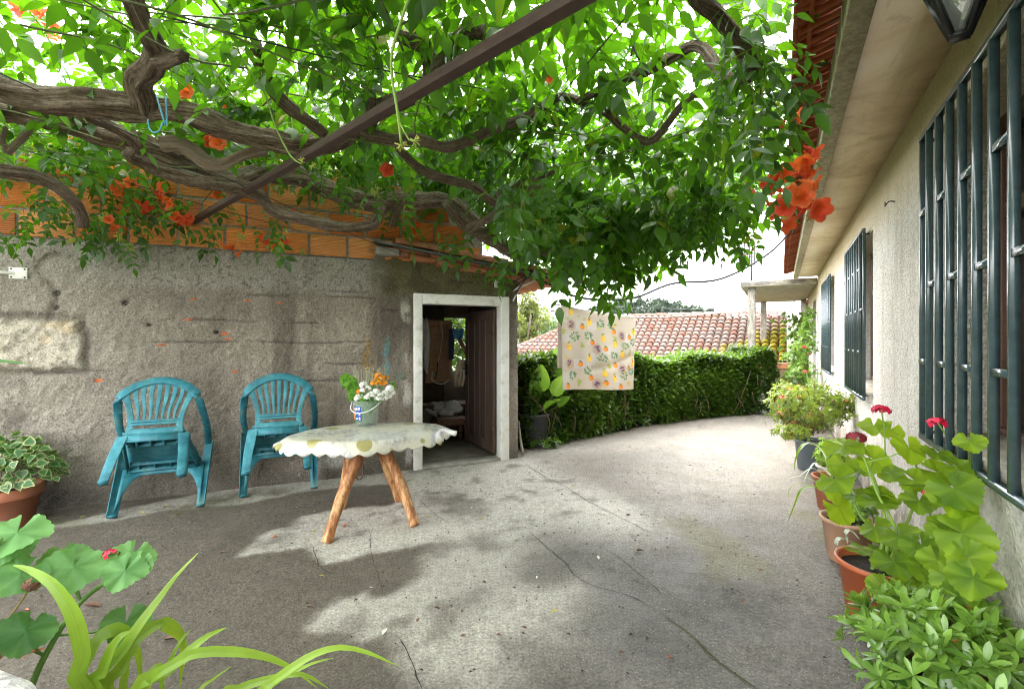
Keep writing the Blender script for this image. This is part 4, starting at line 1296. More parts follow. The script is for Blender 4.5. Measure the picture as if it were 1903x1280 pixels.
M_BEAM = plain('rusted_steel', (.060, .030, .024), .6, .35, 18, .3)
bm.bar(A + (0, 0, .026), E_ + (0, 0, .026), .012, .022)
tag(bm.build('pergola_beam', M_BEAM, bevel=.003), 'rust brown steel beam crossing under the trumpet vine from the brick wall toward the house', 'beam')
for (p, D0, q, D1, lab) in (((-40, 118), 1.9, (760, 480), 4.6, 'dark support wire running under the vine from the upper left to the shed roof'), ((300, 30), 1.5, (950, 175), 2.4, 'dark support wire under the vine crossing near the top knob'), ((1190, 0), 1.6, (880, 360), 3.4, 'dark support wire under the vine hanging with loose ties'), ((0, 265), 2.6, (560, 430), 4.2, 'dark support wire close above the brick wall')):
    a_, c_ = at(*p, D0), at(*q, D1)
    m_ = (a_ + c_) / 2 - (0, 0, .02)
    tag(MB().tube(cr([a_, m_, c_], .08), .0028, 5).build('support_wire', M_BLACK, smooth=True), lab, 'wire', 'wires under the vine')
b = MB().tube(cr([at(1185, 50, 2.0), at(1178, 80, 2.02), at(1172, 105, 2.02)], .02), .005, 5).tube(cr([at(1172, 62, 2.0), at(1180, 95, 2.0), at(1188, 112, 2.0)], .02), .004, 5)
tag(b.build('wire_tie', M_BLACK, smooth=True), 'black strip tied to a wire with two hanging ends', 'tie')
b = MB().tube(cr([at(289, 175, 1.93), at(297, 200, 1.88), at(305, 225, 1.88), at(310, 232, 1.9), at(308, 180, 1.92)], .015), .0035, 6).tube(cr([at(275, 222, 1.9), at(278, 240, 1.9), at(287, 247, 1.9), at(297, 242, 1.9), at(302, 228, 1.9)], .012), .003, 6)
tag(b.build('blue_string', plain('blue_string', (.08, .30, .42), .6), smooth=True), 'loop of light blue string tied round the thick vine limb', 'string')
# overhead cable from the eaves to the shed corner
tag(MB().tube(cr([at(1490, 405, 5.3), at(1430, 470, 5.4), at(1340, 518, 5.4), at(1250, 527, 5.35), at(1180, 553, 5.3), at(1110, 557, 5.2), at(1060, 548, 5.2), at(1030, 532, 5.2), at(985, 515, 5.2)], .06), .013, 6).build('overhead_cable', M_BLACK, smooth=True), 'sagging black cable from the house eaves across to the shed corner', 'cable')
b = MB()
for (p0, p1) in (((950, 525), (1030, 520)), ((952, 540), (1010, 512)), ((958, 548), (995, 515))):
    b.tube(cr([at(*p0, 5.0), at((p0[0] + p1[0]) / 2, (p0[1] + p1[1]) / 2 - 12, 5.02), at(*p1, 5.1)], .03), .008, 6)
tag(b.build('cable_bundle', M_BLACK, smooth=True), 'dark bundle of cables bending round the shed corner below the roof edge', 'cables')
for (a_, c_, lab) in ((at(985, 565, 60), at(1600, 640 - 70, 60), 'thin power line across the white sky low above the tiled roof'), (at(960, 545, 45), at(1080, 590, 70), 'thin power line slanting down behind the hanging cloth')):
    tag(MB().tube(cr([a_, (a_ + c_) / 2 - (0, 0, .5), c_], 3), .06, 5).build('power_line', M_BLACK), lab, 'power line', 'distant power lines')
# clothesline and the cloth over it
LA, LB, LC = at(968, 546, 5.12), at(1043, 567, 5.55), at(1180, 589, 6.15)
LD = h2w(11.15, .45, 2.0)
tag(MB().tube(cr([LA, LB, LC, (LC + LD) / 2 - (0, 0, .05), LD], .1), .006, 6).build('clothesline', plain('line', (.5, .5, .48), .6), smooth=True), 'thin grey clothesline from the shed corner to the porch post', 'clothesline')
NX, NZ = 150, 170
U_, V_ = np.meshgrid(np.linspace(0, 1, NX), np.linspace(0, 1, NZ), indexing='ij')
TL, TR, BL, BR_ = at(1042, 568, 5.55), at(1181, 590, 6.15), at(1042, 724, 5.53), at(1181, 724, 6.13)
Pp = (1 - U_)[..., None] * (TL + V_[..., None] * (BL - TL)) + U_[..., None] * (TR + V_[..., None] * (BR_ - TR))
cd = (TR - TL) / np.linalg.norm(TR - TL)
cn = np.cross(cd, (0, 0, 1)); cn /= np.linalg.norm(cn)
fold = .03 * np.sin(U_ * 9 + V_ * 2) * V_ + .012 * np.sin(U_ * 23 + 1) * (.3 + .7 * V_) + .02 * np.exp(-((U_ - .35 - .35 * V_) / .12) ** 2) * V_ - .018 * np.exp(-((V_ - .62 - .12 * np.sin(U_ * 4)) / .05) ** 2) * (U_ > .4)
Pp = Pp + fold[..., None] * cn
# printed pattern: fruit, sprigs and pale squares
cxm, cym = 90 + U_ * 920, 110 + U_ * 165 * (1 - V_) + V_ * (1060)
cym = 110 + V_ * 1060 + (1 - V_) * U_ * 0
pc = np.array([.60, .525, .425]) * (.92 + .16 * vn(U_, V_, 5, 501))[..., None]
def stamp(m, k, a=1.0):
    global pc
    pc = pc + (np.asarray(k) - pc) * (np.clip(m, 0, 1) * a)[..., None]
def ell(x, y, rx, ry, ang=0):
    dx, dy = cxm - x, cym - y
    c_, s_ = math.cos(ang), math.sin(ang)
    return sstep(1.12, .85, np.hypot((dx * c_ + dy * s_) / rx, (-dx * s_ + dy * c_) / ry))
def rect(x, y, w, h): return sstep(w + 6, w - 3, np.abs(cxm - x)) * sstep(h + 6, h - 3, np.abs(cym - y))
for x, y, w, h in ((320, 330, 55, 60), (140, 510, 40, 55), (450, 320, 60, 50), (620, 620, 60, 60), (745, 590, 55, 50), (915, 440, 60, 75), (310, 830, 65, 60), (450, 760, 55, 85), (130, 1010, 45, 60), (750, 1010, 45, 50), (905, 860, 50, 55), (985, 600, 30, 60), (130, 250, 40, 60), (450, 530, 50, 40)):
    stamp(rect(x, y, w, h), (.64, .60, .55), .8)
for x, y in ((205, 335), (185, 835), (820, 405), (820, 865), (520, 620), (520, 1095)):
    stamp(ell(x, y, 52, 75), (.42, .26, .18), .45)
    for k in range(9): stamp(ell(x + random.uniform(-22, 22), y + random.uniform(-40, 38), 13, 13), (.16, .07, .15), .7)
for x, y in ((340, 590), (315, 1075), (655, 840), (920, 635), (925, 1080), (735, 470), (110, 420)):
    for k in range(9): stamp(ell(x + random.uniform(-18, 18), y + random.uniform(-40, 40), 15, 15), (.42, .45, .12), .75)
for x, y in ((335, 345), (320, 835), (615, 612), (605, 1080), (920, 418), (915, 862), (795, 1130), (165, 1125), (465, 540), (460, 1015), (725, 360), (740, 830)):
    stamp(ell(x, y, 30, 34), (.78, .25, .035)); stamp(ell(x - 10, y + 6, 13, 16), (.85, .42, .08), .8); stamp(ell(x, y - 36, 22, 9, .5), (.12, .24, .06))
for x, y in ((590, 480), (600, 955), (425, 280), (180, 630), (825, 685), (435, 760), (715, 1015), (735, 545), (205, 175), (990, 345), (990, 790)):
    stamp(ell(x, y, 29, 38), (.85, .55, .05)); stamp(ell(x, y - 40, 15, 24), (.82, .55, .08)); stamp(ell(x + 8, y + 6, 12, 18), (.88, .68, .2), .7); stamp(ell(x - 6, y - 66, 22, 8, -.6), (.14, .26, .06))
for x, y in ((415, 240), (430, 720), (720, 980), (985, 310), (985, 755)):
    stamp(ell(x, y, 11, 12), (.5, .05, .03))
for x, y in ((245, 480), (560, 275), (865, 540), (580, 740), (850, 970), (225, 975), (410, 920), (405, 445), (720, 690), (975, 480), (700, 275), (965, 910)):
    for k in range(9):
        a_ = k * .75
        stamp(ell(x + 48 * math.cos(a_) * random.uniform(.5, 1.1), y + 52 * math.sin(a_) * random.uniform(.5, 1.1), 20, 10, a_ + .5), (.08, .26, .12), .85)
    stamp(sstep(4, 1, np.abs((cxm - x) * .6 + (cym - y) * .8)) * sstep(60, 50, np.hypot(cxm - x, cym - y)), (.2, .22, .1), .7)
for k in range(26):
    x, y = random.uniform(110, 990), random.uniform(150, 1140)
    stamp(ell(x, y, random.uniform(14, 24), random.uniform(18, 32), random.uniform(-.6, .6)), random.choice([(.72, .50, .12), (.62, .55, .18), (.75, .42, .14), (.45, .48, .2)]), .7)
hem = sstep(10, 4, np.minimum(np.minimum(cxm - 90, 1010 - cxm), 1170 - cym))
stamp(hem, (.74, .66, .56), .6)
hc = thing('hanging_tablecloth', 'beige cloth printed with fruit and leaf sprigs hung over the clothesline', 'cloth', tuple(LB), 0)
M_CLOTH = colmat('printed_cotton', .85, (300, .15, .002), .15, leaf=.25)
MB().grid(Pp - LB, c=pc).build('front_sheet', M_CLOTH, hc, smooth=True, solid=.0015)
back = Pp[:, ::3][:, : int(NZ / 3 * .76)] + cn * -.05 * sstep(0, .15, V_[:, ::3][:, : int(NZ / 3 * .76)])[..., None] - cd * (.045 * V_[:, ::3][:, : int(NZ / 3 * .76)])[..., None] - LB
MB().grid(back, c=np.broadcast_to(np.array([.70, .64, .56]), back.shape)).build('back_sheet', M_CLOTH, hc, smooth=True, solid=.0015)
# lantern by the near window
LT = at(1784, 66, 1.42)
ln = thing('wall_lantern', 'black framed glass lantern tapering to a point, hanging below the soffit by the nearest window', 'lantern', tuple(LT), R(46))
M_BLK = plain('black_painted_metal', (.018, .018, .02), .35, .2, 20, .1)
b = MB()
h_, w0_, w1_ = .26, .018, .10
for sx, sy in ((-1, -1), (1, -1), (1, 1), (-1, 1)):
    b.bar((sx * w0_, sy * w0_, 0), (sx * w1_, sy * w1_, h_), .014, .014)
for i in range(4):
    c4 = [(-1, -1), (1, -1), (1, 1), (-1, 1)]
    a_, c_ = c4[i], c4[(i + 1) % 4]
    b.bar((a_[0] * w1_, a_[1] * w1_, h_), (c_[0] * w1_, c_[1] * w1_, h_), .014, .014)
b.box(-w0_ - .006, w0_ + .006, -w0_ - .006, w0_ + .006, -.008, .004)
b.build('frame', M_BLK, ln)
M_LGL = M('lantern_glass', lambda N: dict(color=(.85, .88, .88), rough=.03, metal=.75, spec=.8))
for i in range(4):
    c4 = [(-1, -1), (1, -1), (1, 1), (-1, 1)]
    a_, c_ = c4[i], c4[(i + 1) % 4]
    k0, k1 = .92, .97
    MB().raw([(a_[0] * w0_ * k0, a_[1] * w0_ * k0, .006), (c_[0] * w0_ * k0, c_[1] * w0_ * k0, .006), (c_[0] * w1_ * k1, c_[1] * w1_ * k1, h_ - .006), (a_[0] * w1_ * k1, a_[1] * w1_ * k1, h_ - .006)], np.array([(0, 1, 2, 3)])).build('pane', M_LGL, ln, solid=.003)
MB().lathe([(.17, h_ + .008), (.165, h_ + .018), (.05, h_ + .12), (.015, h_ + .14), (0, h_ + .141)], sides=4).build('cap', M_BLK, ln)
b = MB()
wl_ = np.array(h2w((np.array([LT[0], LT[1]]) @ HU), -.63, LT[2] + .12))
e_ = Vector(wl_ - LT)
e_.rotate(Vector((0, 0, 1)).rotation_difference(Vector((0, 0, 1))))
ca, sa = math.cos(-R(46)), math.sin(-R(46))
wl2 = np.array([e_.x * ca - e_.y * sa, e_.x * sa + e_.y * ca, e_.z])
b.tube(cr([wl2, wl2 * np.array([.6, .6, 1]) + (0, 0, -.02), np.array([wl2[0] * .25, wl2[1] * .25, h_ * .75])], .02), .011, 8)
b.build('arm', M_BLK, ln, smooth=True)
# antenna on the porch slab
AB = h2w(12.5, .6, 2.53)
an = thing('tv_antenna', 'rusty mast with a metal grid antenna standing on the porch roof', 'antenna', tuple(AB), HOUSE_A + R(40))
M_AL = plain('dull_aluminium', (.05, .05, .052), .6, .2, 20, .1)
MB().tube([(0, 0, 0), (0, 0, .86)], .026, 8).build('mast', M_DIRON, an, smooth=True)
b = MB()
for z in np.linspace(.62, 1.15, 7): b.bar((.25, -.27, z), (.25, .27, z), .022, .022)
for y in (-.30, -.15, 0, .15, .30): b.bar((.25, y * .9, .61), (.25, y * .9, 1.16), .022, .022)
b.build('reflector_grid', M_AL, an)
b = MB().bar((0, 0, .84), (.27, 0, .84), .03, .03)
for y in (-.25, .25): b.bar((0.1, y - .1, .56), (.12, y + .1, .95), .025, .012)
b.bar((.1, -.3, .80), (.1, .3, .80), .02, .02)
b.build('dipole', M_RUST, an)
# wooden cupboard at the end of the path
CB = gp(1446, 728)
cb = thing('wooden_cupboard', 'low weathered wooden cupboard with panelled doors and an orange top', 'cupboard', (CB[0], CB[1], 0), R(-12))
M_CUP = M('weathered_cupboard_wood', m_oldwood((.24, .17, .09), (.09, .055, .03)))
MB().box(-.48, .55, .0, .4, .0, .58).build('body', M_CUP, cb, bevel=.006)
MB().box(-.52, .6, -.04, .44, .581, .72).build('top', plain('orange_board', (.42, .17, .08), .6, .3, 9, .3), cb, bevel=.008)
for x0 in (-.46, .05):
    b = MB().box(x0, x0 + .46, -.02, -.001, .03, .56)
    for (a_, c_, d_, e_) in ((.07, .39, .09, .24), (.07, .39, .30, .50)): b.box(x0 + a_, x0 + c_, -.034, -.0201, d_, e_)
    d = b.build('door', M_CUP, cb, bevel=.006)
# weathered stake beside the shed corner
tag(MB().tube(cr([at(972, 845, 5.27), at(967, 815, 5.3), at(963, 782, 5.32)], .04), [.018, .016, .017, .014, .013, .012, .012][:len(cr([at(972, 845, 5.27), at(967, 815, 5.3), at(963, 782, 5.32)], .04))] if False else .015, 10, bump=.2).build('wooden_stake', M_OLDC, smooth=True), 'grey weathered stake leaning on the shed corner beside the big leaf pot', 'stake')
# ================================================================== foliage tools
def leaflet(w=.5, fold=.12, droop=.12, st=((.13, .55), (.36, 1.0), (.62, .70), (.83, .27)), bend=0.0):
    V = [(0, 0, 0)]
    for x, k in st:
        z = -droop * x * x
        V += [(x, -w / 2 * k, z + fold * w * k + bend * x), (x, 0, z), (x, w / 2 * k, z + fold * w * k - bend * x)]
    V.append((1, 0, -droop))
    n = len(st)
    T = [(0, 1, 2), (0, 2, 3), (1 + 3 * (n - 1), len(V) - 1, 2 + 3 * (n - 1)), (2 + 3 * (n - 1), len(V) - 1, 3 + 3 * (n - 1))]
    Q = []
    for k in range(n - 1):
        a = 1 + 3 * k
        Q += [(a, a + 3, a + 4, a + 1), (a + 1, a + 4, a + 5, a + 2)]
    return np.array(V, float), [np.array(T), np.array(Q)]
def rotm(ax, a):
    ax = np.asarray(ax, float); ax /= np.linalg.norm(ax)
    K = np.array([[0, -ax[2], ax[1]], [ax[2], 0, -ax[0]], [-ax[1], ax[0], 0]])
    return np.eye(3) + math.sin(a) * K + (1 - math.cos(a)) * K @ K
def merge(parts):
    V, T, Q, J = [], [], [], []
    n = 0
    for v, (t, q), j in parts:
        V.append(v); T.append(t + n); Q.append(q + n); J.append(np.full(len(v), j)); n += len(v)
    return np.concatenate(V), [np.concatenate(T), np.concatenate(Q)], np.concatenate(J)
def compound(pairs, leaf_len, w, droop, seed):
    rg = random.Random(seed)
    parts = []
    def rach(x): return np.array([x, 0, -droop * x * x])
    for k in range(pairs):
        x = .22 + .66 * k / max(1, pairs - 1)
        for s_ in (-1, 1):
            v, f = leaflet(w * rg.uniform(.9, 1.1), rg.uniform(.02, .2), rg.uniform(.05, .3), bend=rg.uniform(-.05, .05))
            L = leaf_len * rg.uniform(.8, 1.12) * (1 - .12 * abs(k - pairs * .45))
            m = rotm((0, 0, 1), s_ * R(rg.uniform(48, 70))) @ rotm((1, 0, 0), s_ * R(rg.uniform(-25, 12))) @ rotm((0, 1, 0), R(rg.uniform(0, 28)))
            parts.append((v * L @ m.T + rach(x), f, rg.uniform(-.16, .16)))
    v, f = leaflet(w, .1, .2)
    parts.append((v * leaf_len * 1.1 @ rotm((0, 1, 0), R(25)).T + rach(.98), f, 0))
    xs_ = np.linspace(0, 1, 5)
    C = np.array([rach(x) for x in xs_])
    for dv in ((0, .006, 0), (0, 0, .006)):
        G = np.concatenate([C - dv, C + dv])
        parts.append((G, (np.zeros((0, 3), int), np.array([(i, i + 1, i + 6, i + 5) for i in range(4)])), .3))
    return merge(parts)
def whorl(nl, w, tilt, seed, lo=.8):
    rg = random.Random(seed)
    parts = []
    for k in range(nl):
        v, f = leaflet(w, .12, rg.uniform(.0, .25), st=((.3, .7), (.62, 1.0), (.86, .7)))
        m = rotm((0, 0, 1), 2 * math.pi * k / nl * 1.02 + rg.uniform(-.2, .2)) @ rotm((0, 1, 0), -R(rg.uniform(tilt[0], tilt[1])))
        parts.append((v * rg.uniform(lo, 1.1) @ m.T, f, rg.uniform(-.15, .15)))
    return merge(parts)
def single(w=.5, **k):
    v, f = leaflet(w, **k)
    return v, f, np.zeros(len(v))
def unit(a): return a / (np.linalg.norm(a, axis=-1, keepdims=True) + 1e-9)
def cloud(mb, temps, P, X, Z, Sz, r):
    P, X, Z = (np.asarray(q, float) for q in (P, X, Z))
    n = len(P)
    if n == 0: return
    X = unit(X)
    Z = unit(Z - X * (Z * X).sum(-1, keepdims=True))
    Y = np.cross(Z, X)
    Sz = np.broadcast_to(Sz, (n,)); r = np.broadcast_to(r, (n,))
    pick = rng.integers(0, len(temps), n)
    for ti, (v, fs, j) in enumerate(temps):
        s_ = np.nonzero(pick == ti)[0]
        if len(s_) == 0: continue
        B = np.stack([X[s_], Y[s_], Z[s_]], 1)
        W = np.einsum('vk,nkc->nvc', v, B) * Sz[s_][:, None, None] + P[s_][:, None]
        off = (np.arange(len(s_)) * len(v))[:, None, None]
        mb.raw(W.reshape(-1, 3), [(f[None] + off).reshape(-1, f.shape[1]) for f in fs if len(f)], r=np.clip(r[s_][:, None] + j[None], 0, 1).reshape(-1))
def rdir(n): return unit(rng.normal(size=(n, 3)))
UP = np.array([0, 0, 1.0])

# ================================================================== the trumpet vine
vine = thing('trumpet_vine', 'large trumpet vine trained overhead with thick shaggy limbs, green leaves and orange red flowers', 'vine', (-3.6, 2.0, 0))
VO = np.array([-3.6, 2.0, 0])
def m_bark(N):
    o = N.pos()
    nx, ny, nz = N.xyz(N.nrm())
    r = N.attr('r')
    g = N.noise(N.scale(N.attr('c', True), (7, 7, 9)), 1.0, 6, .72, .5) * .75 + N.noise(o, 45, 5, .7) * .25
    c = N.ramp(g, (.34, (.03, .02, .014)), (.46, (.14, .10, .072)), (.57, (.30, .225, .17)), (.70, (.48, .39, .31)))
    li = N.noise(o, 17, 5, .7).step(.48, .6) * nz.step(.25, .8)
    c = N.mix(li * .85, c, N.ramp(N.noise(o, 70, 4), (.35, (.12, .14, .09)), (.7, (.40, .43, .33))))
    c = N.mix(r.step(.7, 1) * .5, c, (.42, .33, .25))
    return dict(color=c, rough=.92, spec=.2, bump=(g, 1, .03))
M_BARK = M('shaggy_vine_bark', m_bark)
def zp(y, z=2.25): return (z - H) * F / (CY - y)
def limb(pts, name='branch', w0=22, w1=10, z=2.25, z1=None, D=None, bump=.34, sides=26, r=.2, seed=1, knots=0):
    k = np.linspace(0, 1, len(pts))
    z1 = z if z1 is None else z1
    P = []
    for i, (x, y) in enumerate(pts):
        zz = z + (z1 - z) * k[i]
        dd = zp(min(y, 480), zz) if D is None else D[0] + (D[1] - D[0]) * k[i]
        w = w0 + (w1 - w0) * k[i]
        P.append(np.r_[at(x, y, dd) - VO, w * dd / F])
    C = cr(P, .018)
    q = np.arange(len(C))
    C[:, :3] += .012 * (np.stack([vn(q * .1, q * 0, 1, seed), vn(q * .1, q * 0 + 3, 1, seed + 1), vn(q * .1, q * 0 + 6, 1, seed + 2)], -1) - .5)
    rad = C[:, 3] * (1 + .22 * (vn(q * .12, q * 0 + 9, 1, seed + 4) - .5) * 2)
    return MB().tube(C[:, :3], rad, sides, r=r, bump=bump, seed=seed).build(name, M_BARK, vine, smooth=True)
limb([(-120, 128), (-40, 150), (0, 165), (80, 184), (160, 188), (220, 196), (265, 205), (330, 208), (420, 236), (510, 262), (580, 272), (640, 250), (690, 215)], 'trunk', 25, 16, D=(1.95, 2.62), seed=3)
limb([(-120, 160), (-40, 188), (0, 199), (100, 220), (202, 250), (286, 280), (325, 295), (357, 305), (404, 331), (437, 336), (488, 323), (540, 325), (572, 336), (639, 365), (701, 377), (768, 373), (819, 373), (856, 388), (894, 430), (923, 449), (943, 463), (968, 477), (993, 471), (1040, 455)], 'trunk', 22, 10, D=(2.25, 4.6), seed=8)
limb([(240, 285), (256, 292), (292, 313), (336, 327), (387, 340), (437, 347), (471, 356), (488, 370), (514, 393), (572, 408), (622, 420), (650, 422), (691, 417), (704, 400), (716, 382)], w0=13, w1=9, D=(2.6, 3.7), seed=14)
limb([(299, 268), (336, 270), (363, 287), (387, 303), (414, 306), (454, 288), (494, 279)], w0=13, w1=9, D=(2.45, 2.6), r=1.0, seed=21, bump=.4)
limb([(262, 196), (262, 182), (256, 160), (259, 141), (280, 128), (292, 108), (290, 92), (279, 74), (262, 40), (245, 0), (225, -45)], w0=17, w1=20, D=(1.98, 1.5), seed=27)
limb([(292, 112), (313, 110), (330, 105), (341, 104)], w0=13, w1=10, D=(1.7, 1.62), seed=33)
limb([(-60, 300), (0, 316), (50, 323), (94, 340), (128, 366), (148, 390), (152, 420)], w0=11, w1=9, D=(2.5, 2.9), seed=36)
limb([(13, 285), (37, 262), (55, 245), (74, 230)], w0=6, w1=4.5, D=(2.5, 2.5), r=.9, seed=39, bump=.2)
limb([(13, 285), (5, 262), (10, 238)], w0=5, w1=3.5, D=(2.5, 2.45), r=.9, seed=40, bump=.2)
limb([(150, 205), (172, 220), (202, 232), (238, 254), (258, 275)], w0=9, w1=8, D=(2.3, 2.5), seed=42)
limb([(478, 85), (484, 108), (498, 148), (525, 188), (572, 225), (602, 246)], w0=10, w1=10, D=(2.0, 2.45), seed=45)
limb([(690, 215), (700, 206), (750, 186), (787, 158), (800, 138), (799, 118), (790, 92), (781, 66), (770, 50)], w0=16, w1=11, D=(2.5, 1.95), seed=48)
limb([(684, 222), (686, 190), (684, 160)], w0=10, w1=8, D=(2.4, 2.3), seed=51)
limb([(803, 134), (829, 107), (845, 80), (868, 60), (895, 52)], w0=11, w1=15, D=(2.1, 1.9), seed=54)
limb([(787, 85), (760, 75), (740, 68)], w0=12, w1=9, D=(1.95, 1.9), seed=57)
limb([(660, 240), (694, 252), (735, 262), (775, 259), (815, 272), (849, 272), (903, 249), (970, 222), (1014, 195), (1041, 180), (1078, 188), (1125, 209), (1158, 235), (1205, 262), (1235, 235), (1262, 200), (1295, 172), (1340, 155), (1390, 150)], w0=10, w1=5, D=(2.5, 2.35), seed=60)
limb([(735, 262), (748, 283), (778, 313), (819, 330), (876, 345), (903, 367), (930, 387), (923, 400), (896, 412), (870, 425)], w0=8, w1=7, D=(2.6, 3.7), seed=63)
limb([(925, 365), (936, 353), (980, 336), (1014, 326), (1030, 318)], w0=6, w1=4, D=(3.2, 3.0), seed=66)
limb([(925, 380), (975, 378), (990, 362), (985, 350), (1010, 346)], w0=5, w1=4, D=(3.3, 3.2), r=.9, seed=67, bump=.15)
limb([(1275, -50), (1295, 0), (1324, 24), (1350, 50), (1374, 84), (1390, 112), (1406, 130), (1381, 147), (1354, 145), (1330, 124), (1310, 96), (1284, 88), (1255, 104), (1225, 122), (1185, 140), (1140, 152), (1105, 172), (1070, 190)], w0=14, w1=6, D=(1.35, 2.38), seed=69)
limb([(730, 420), (738, 388), (752, 372)], w0=8, w1=7, D=(3.8, 3.6), seed=72)
limb([(830, 378), (850, 405), (870, 425), (905, 432)], w0=9, w1=7, D=(3.6, 4.0), seed=75)
limb([(1040, 455), (1080, 440), (1130, 405), (1175, 385)], w0=9, w1=5, D=(4.6, 4.2), seed=78)
# thin leafy runners above the wires
RUN = []
for k in range(46):
    x0, y0 = random.uniform(-4, 1.2), random.uniform(.7, 4.6)
    a_ = random.uniform(0, 6.3)
    L = random.uniform(.6, 1.6)
    zb = random.uniform(2.3, 2.55)
    C = cr([(x0 + L * t * math.cos(a_) + .1 * random.uniform(-1, 1), y0 + L * t * math.sin(a_) + .1 * random.uniform(-1, 1), zb + random.uniform(-.04, .06)) for t in (0, .33, .66, 1)], .08)
    if C[-1, 0] > .6 * C[-1, 1]: continue
    RUN.append(C)
M_STEM = plain('green_brown_stem', (.10, .12, .04), .7, .3, 20, .1)
for C in RUN: MB().tube(C - VO, .0045 - .002 * np.linspace(0, 1, len(C)), 5).build('runner', M_STEM, vine, smooth=True)
M_SHOOT = plain('pale_green_shoot', (.20, .32, .05), .5, .15, 10, .05)
sht = MB()
sht.tube(cr([at(762, -10, 1.2), at(745, 40, 1.22), at(729, 95, 1.25), at(728, 140, 1.28), at(735, 185, 1.3), at(741, 225, 1.32), at(746, 268, 1.35)], .02) - VO, .0042, 7)
sht.tube(cr([at(741, 225, 1.32), at(760, 260, 1.33), at(775, 262, 1.33)], .02) - VO, .0022, 6)
sht.build('shoot', M_SHOOT, vine, smooth=True)
sht = MB()
sht.tube(cr([at(430, 60, 1.8), at(455, 120, 1.85), at(490, 170, 1.9), at(512, 235, 1.95), at(540, 290, 2.0), at(560, 305, 2.0)], .02) - VO, .0035, 6)
sht.build('shoot', M_SHOOT, vine, smooth=True)

VT = [compound(4, .30, .50, .25, 1), compound(4, .28, .46, .4, 2), compound(3, .34, .52, .3, 3), compound(5, .27, .46, .5, 4)]
PLAN = [(-4.9, .1), (-.12, .1), (.26, .9), (.86, 2.0), (1.42, 3.05), (1.85, 3.8), (1.75, 4.4), (1.2, 4.9), (.5, 5.6), (-.3, 5.5), (-1.0, 5.1), (-3.1, 4.5), (-4.9, 3.7)]
fol = MB()
def vine_leaves(P, droop=(-.65, -.1), size=(.26, .36), rr=None, tiltz=.45, mul=1.0):
    n = len(P)
    a_ = rng.uniform(0, 2 * math.pi, n)
    X = np.stack([np.cos(a_), np.sin(a_), rng.uniform(*droop, n)], -1)
    Z = UP + rng.normal(size=(n, 3)) * tiltz
    cloud(fol, VT, P - VO, X, Z, rng.uniform(*size, n) * mul, rng.uniform(.05, .95, n) if rr is None else rr)
n = 8400
Q = np.stack([rng.uniform(-4.9, 2.3, n), rng.uniform(.1, 5.6, n)], -1)
m = poly_sd(Q[:, 0], Q[:, 1], PLAN) < .05
Q = Q[m]
dens = .84 + .3 * (vn(Q[:, 0], Q[:, 1], 1.7, 700, 3) - .5) * 2
dens = dens - .38 * sstep(-.5, -1.4, Q[:, 0]) * sstep(3.2, 2.2, Q[:, 1])
dens = dens - .25 * sstep(.2, 1.0, Q[:, 0] - .30 * Q[:, 1]) * sstep(2.4, 3.4, Q[:, 1])
Q = Q[rng.uniform(0, 1, len(Q)) < dens * .93]
sz_ = 1 + .35 * sstep(2.2, 3.2, Q[:, 1] + .4 * Q[:, 0])
kk_ = rng.uniform(0, 1, len(Q)) < (1.1 + .35 * sstep(-1.2, .2, Q[:, 0])) / sz_ ** 1.6
Q, sz_ = Q[kk_], sz_[kk_]
lift = 2.53 + .14 * sstep(3.0, 3.6, Q[:, 1] - .3 * (Q[:, 0] + 3)) * sstep(-2.4, -3.0, Q[:, 0]) + .30 * sstep(2.5, 3.6, Q[:, 1] + .1 * Q[:, 0]) * sstep(-3.0, -2.4, Q[:, 0]) * sstep(.3, -.5, Q[:, 0]) - .16 * sstep(.0, .8, Q[:, 0]) * sstep(2.4, 3.4, Q[:, 1])
vine_leaves(np.c_[Q, lift + .46 * rng.beta(1.2, 1.7, len(Q)) + .08 * (vn(Q[:, 0], Q[:, 1], 1.2, 711) - .5)], droop=(-.5, .05), mul=sz_)
def spray(poly, D0, D1, n, **k):                   # drooping sprays in front of a stretch of the picture, each at its own distance
    poly = [tuple(q) for q in poly]
    xs_ = [q[0] for q in poly]; ys_ = [q[1] for q in poly]
    px = rng.uniform(min(xs_), max(xs_), n * 4); py = rng.uniform(min(ys_), max(ys_), n * 4)
    s_ = poly_sd(px, py, poly) < 0
    px, py = px[s_][:n], py[s_][:n]
    D = rng.uniform(D0, D1, len(px))
    vine_leaves(np.stack([(px - CX) / F * D, D, H - (py - CY) / F * D], -1), **k)
spray([(940, 430), (1010, 455), (1080, 480), (1125, 498), (1175, 468), (1235, 445), (1290, 405), (1355, 405), (1365, 360), (1400, 320), (1380, 260), (1100, 320), (960, 360)], 3.4, 4.8, 150, droop=(-2.2, -.5), size=(.34, .46))
spray([(1040, 410), (1120, 438), (1195, 428), (1215, 380), (1080, 370)], 3.4, 4.4, 22, droop=(-2.2, -.6), size=(.36, .48))
spray([(1090, 455), (1120, 488), (1155, 462), (1145, 430)], 3.8, 4.4, 18, droop=(-2.5, -1), size=(.34, .42))
spray([(1330, 0), (1445, 0), (1452, 120), (1415, 270), (1320, 250)], 1.35, 2.4, 80, droop=(-1.4, -.3), size=(.19, .26))
spray([(1290, 405), (1360, 425), (1385, 385), (1410, 350), (1360, 330), (1290, 350)], 3.2, 4.2, 36, droop=(-1.6, -.3), size=(.28, .38))
spray([(-30, 340), (90, 330), (150, 400), (110, 430), (40, 440), (-30, 450)], 3.1, 3.5, 16, droop=(-1.6, -.2), size=(.2, .27))
spray([(-30, 250), (200, 270), (330, 330), (340, 400), (180, 410), (-30, 390)], 3.2, 4.0, 85, droop=(-1.4, -.1), size=(.2, .28))
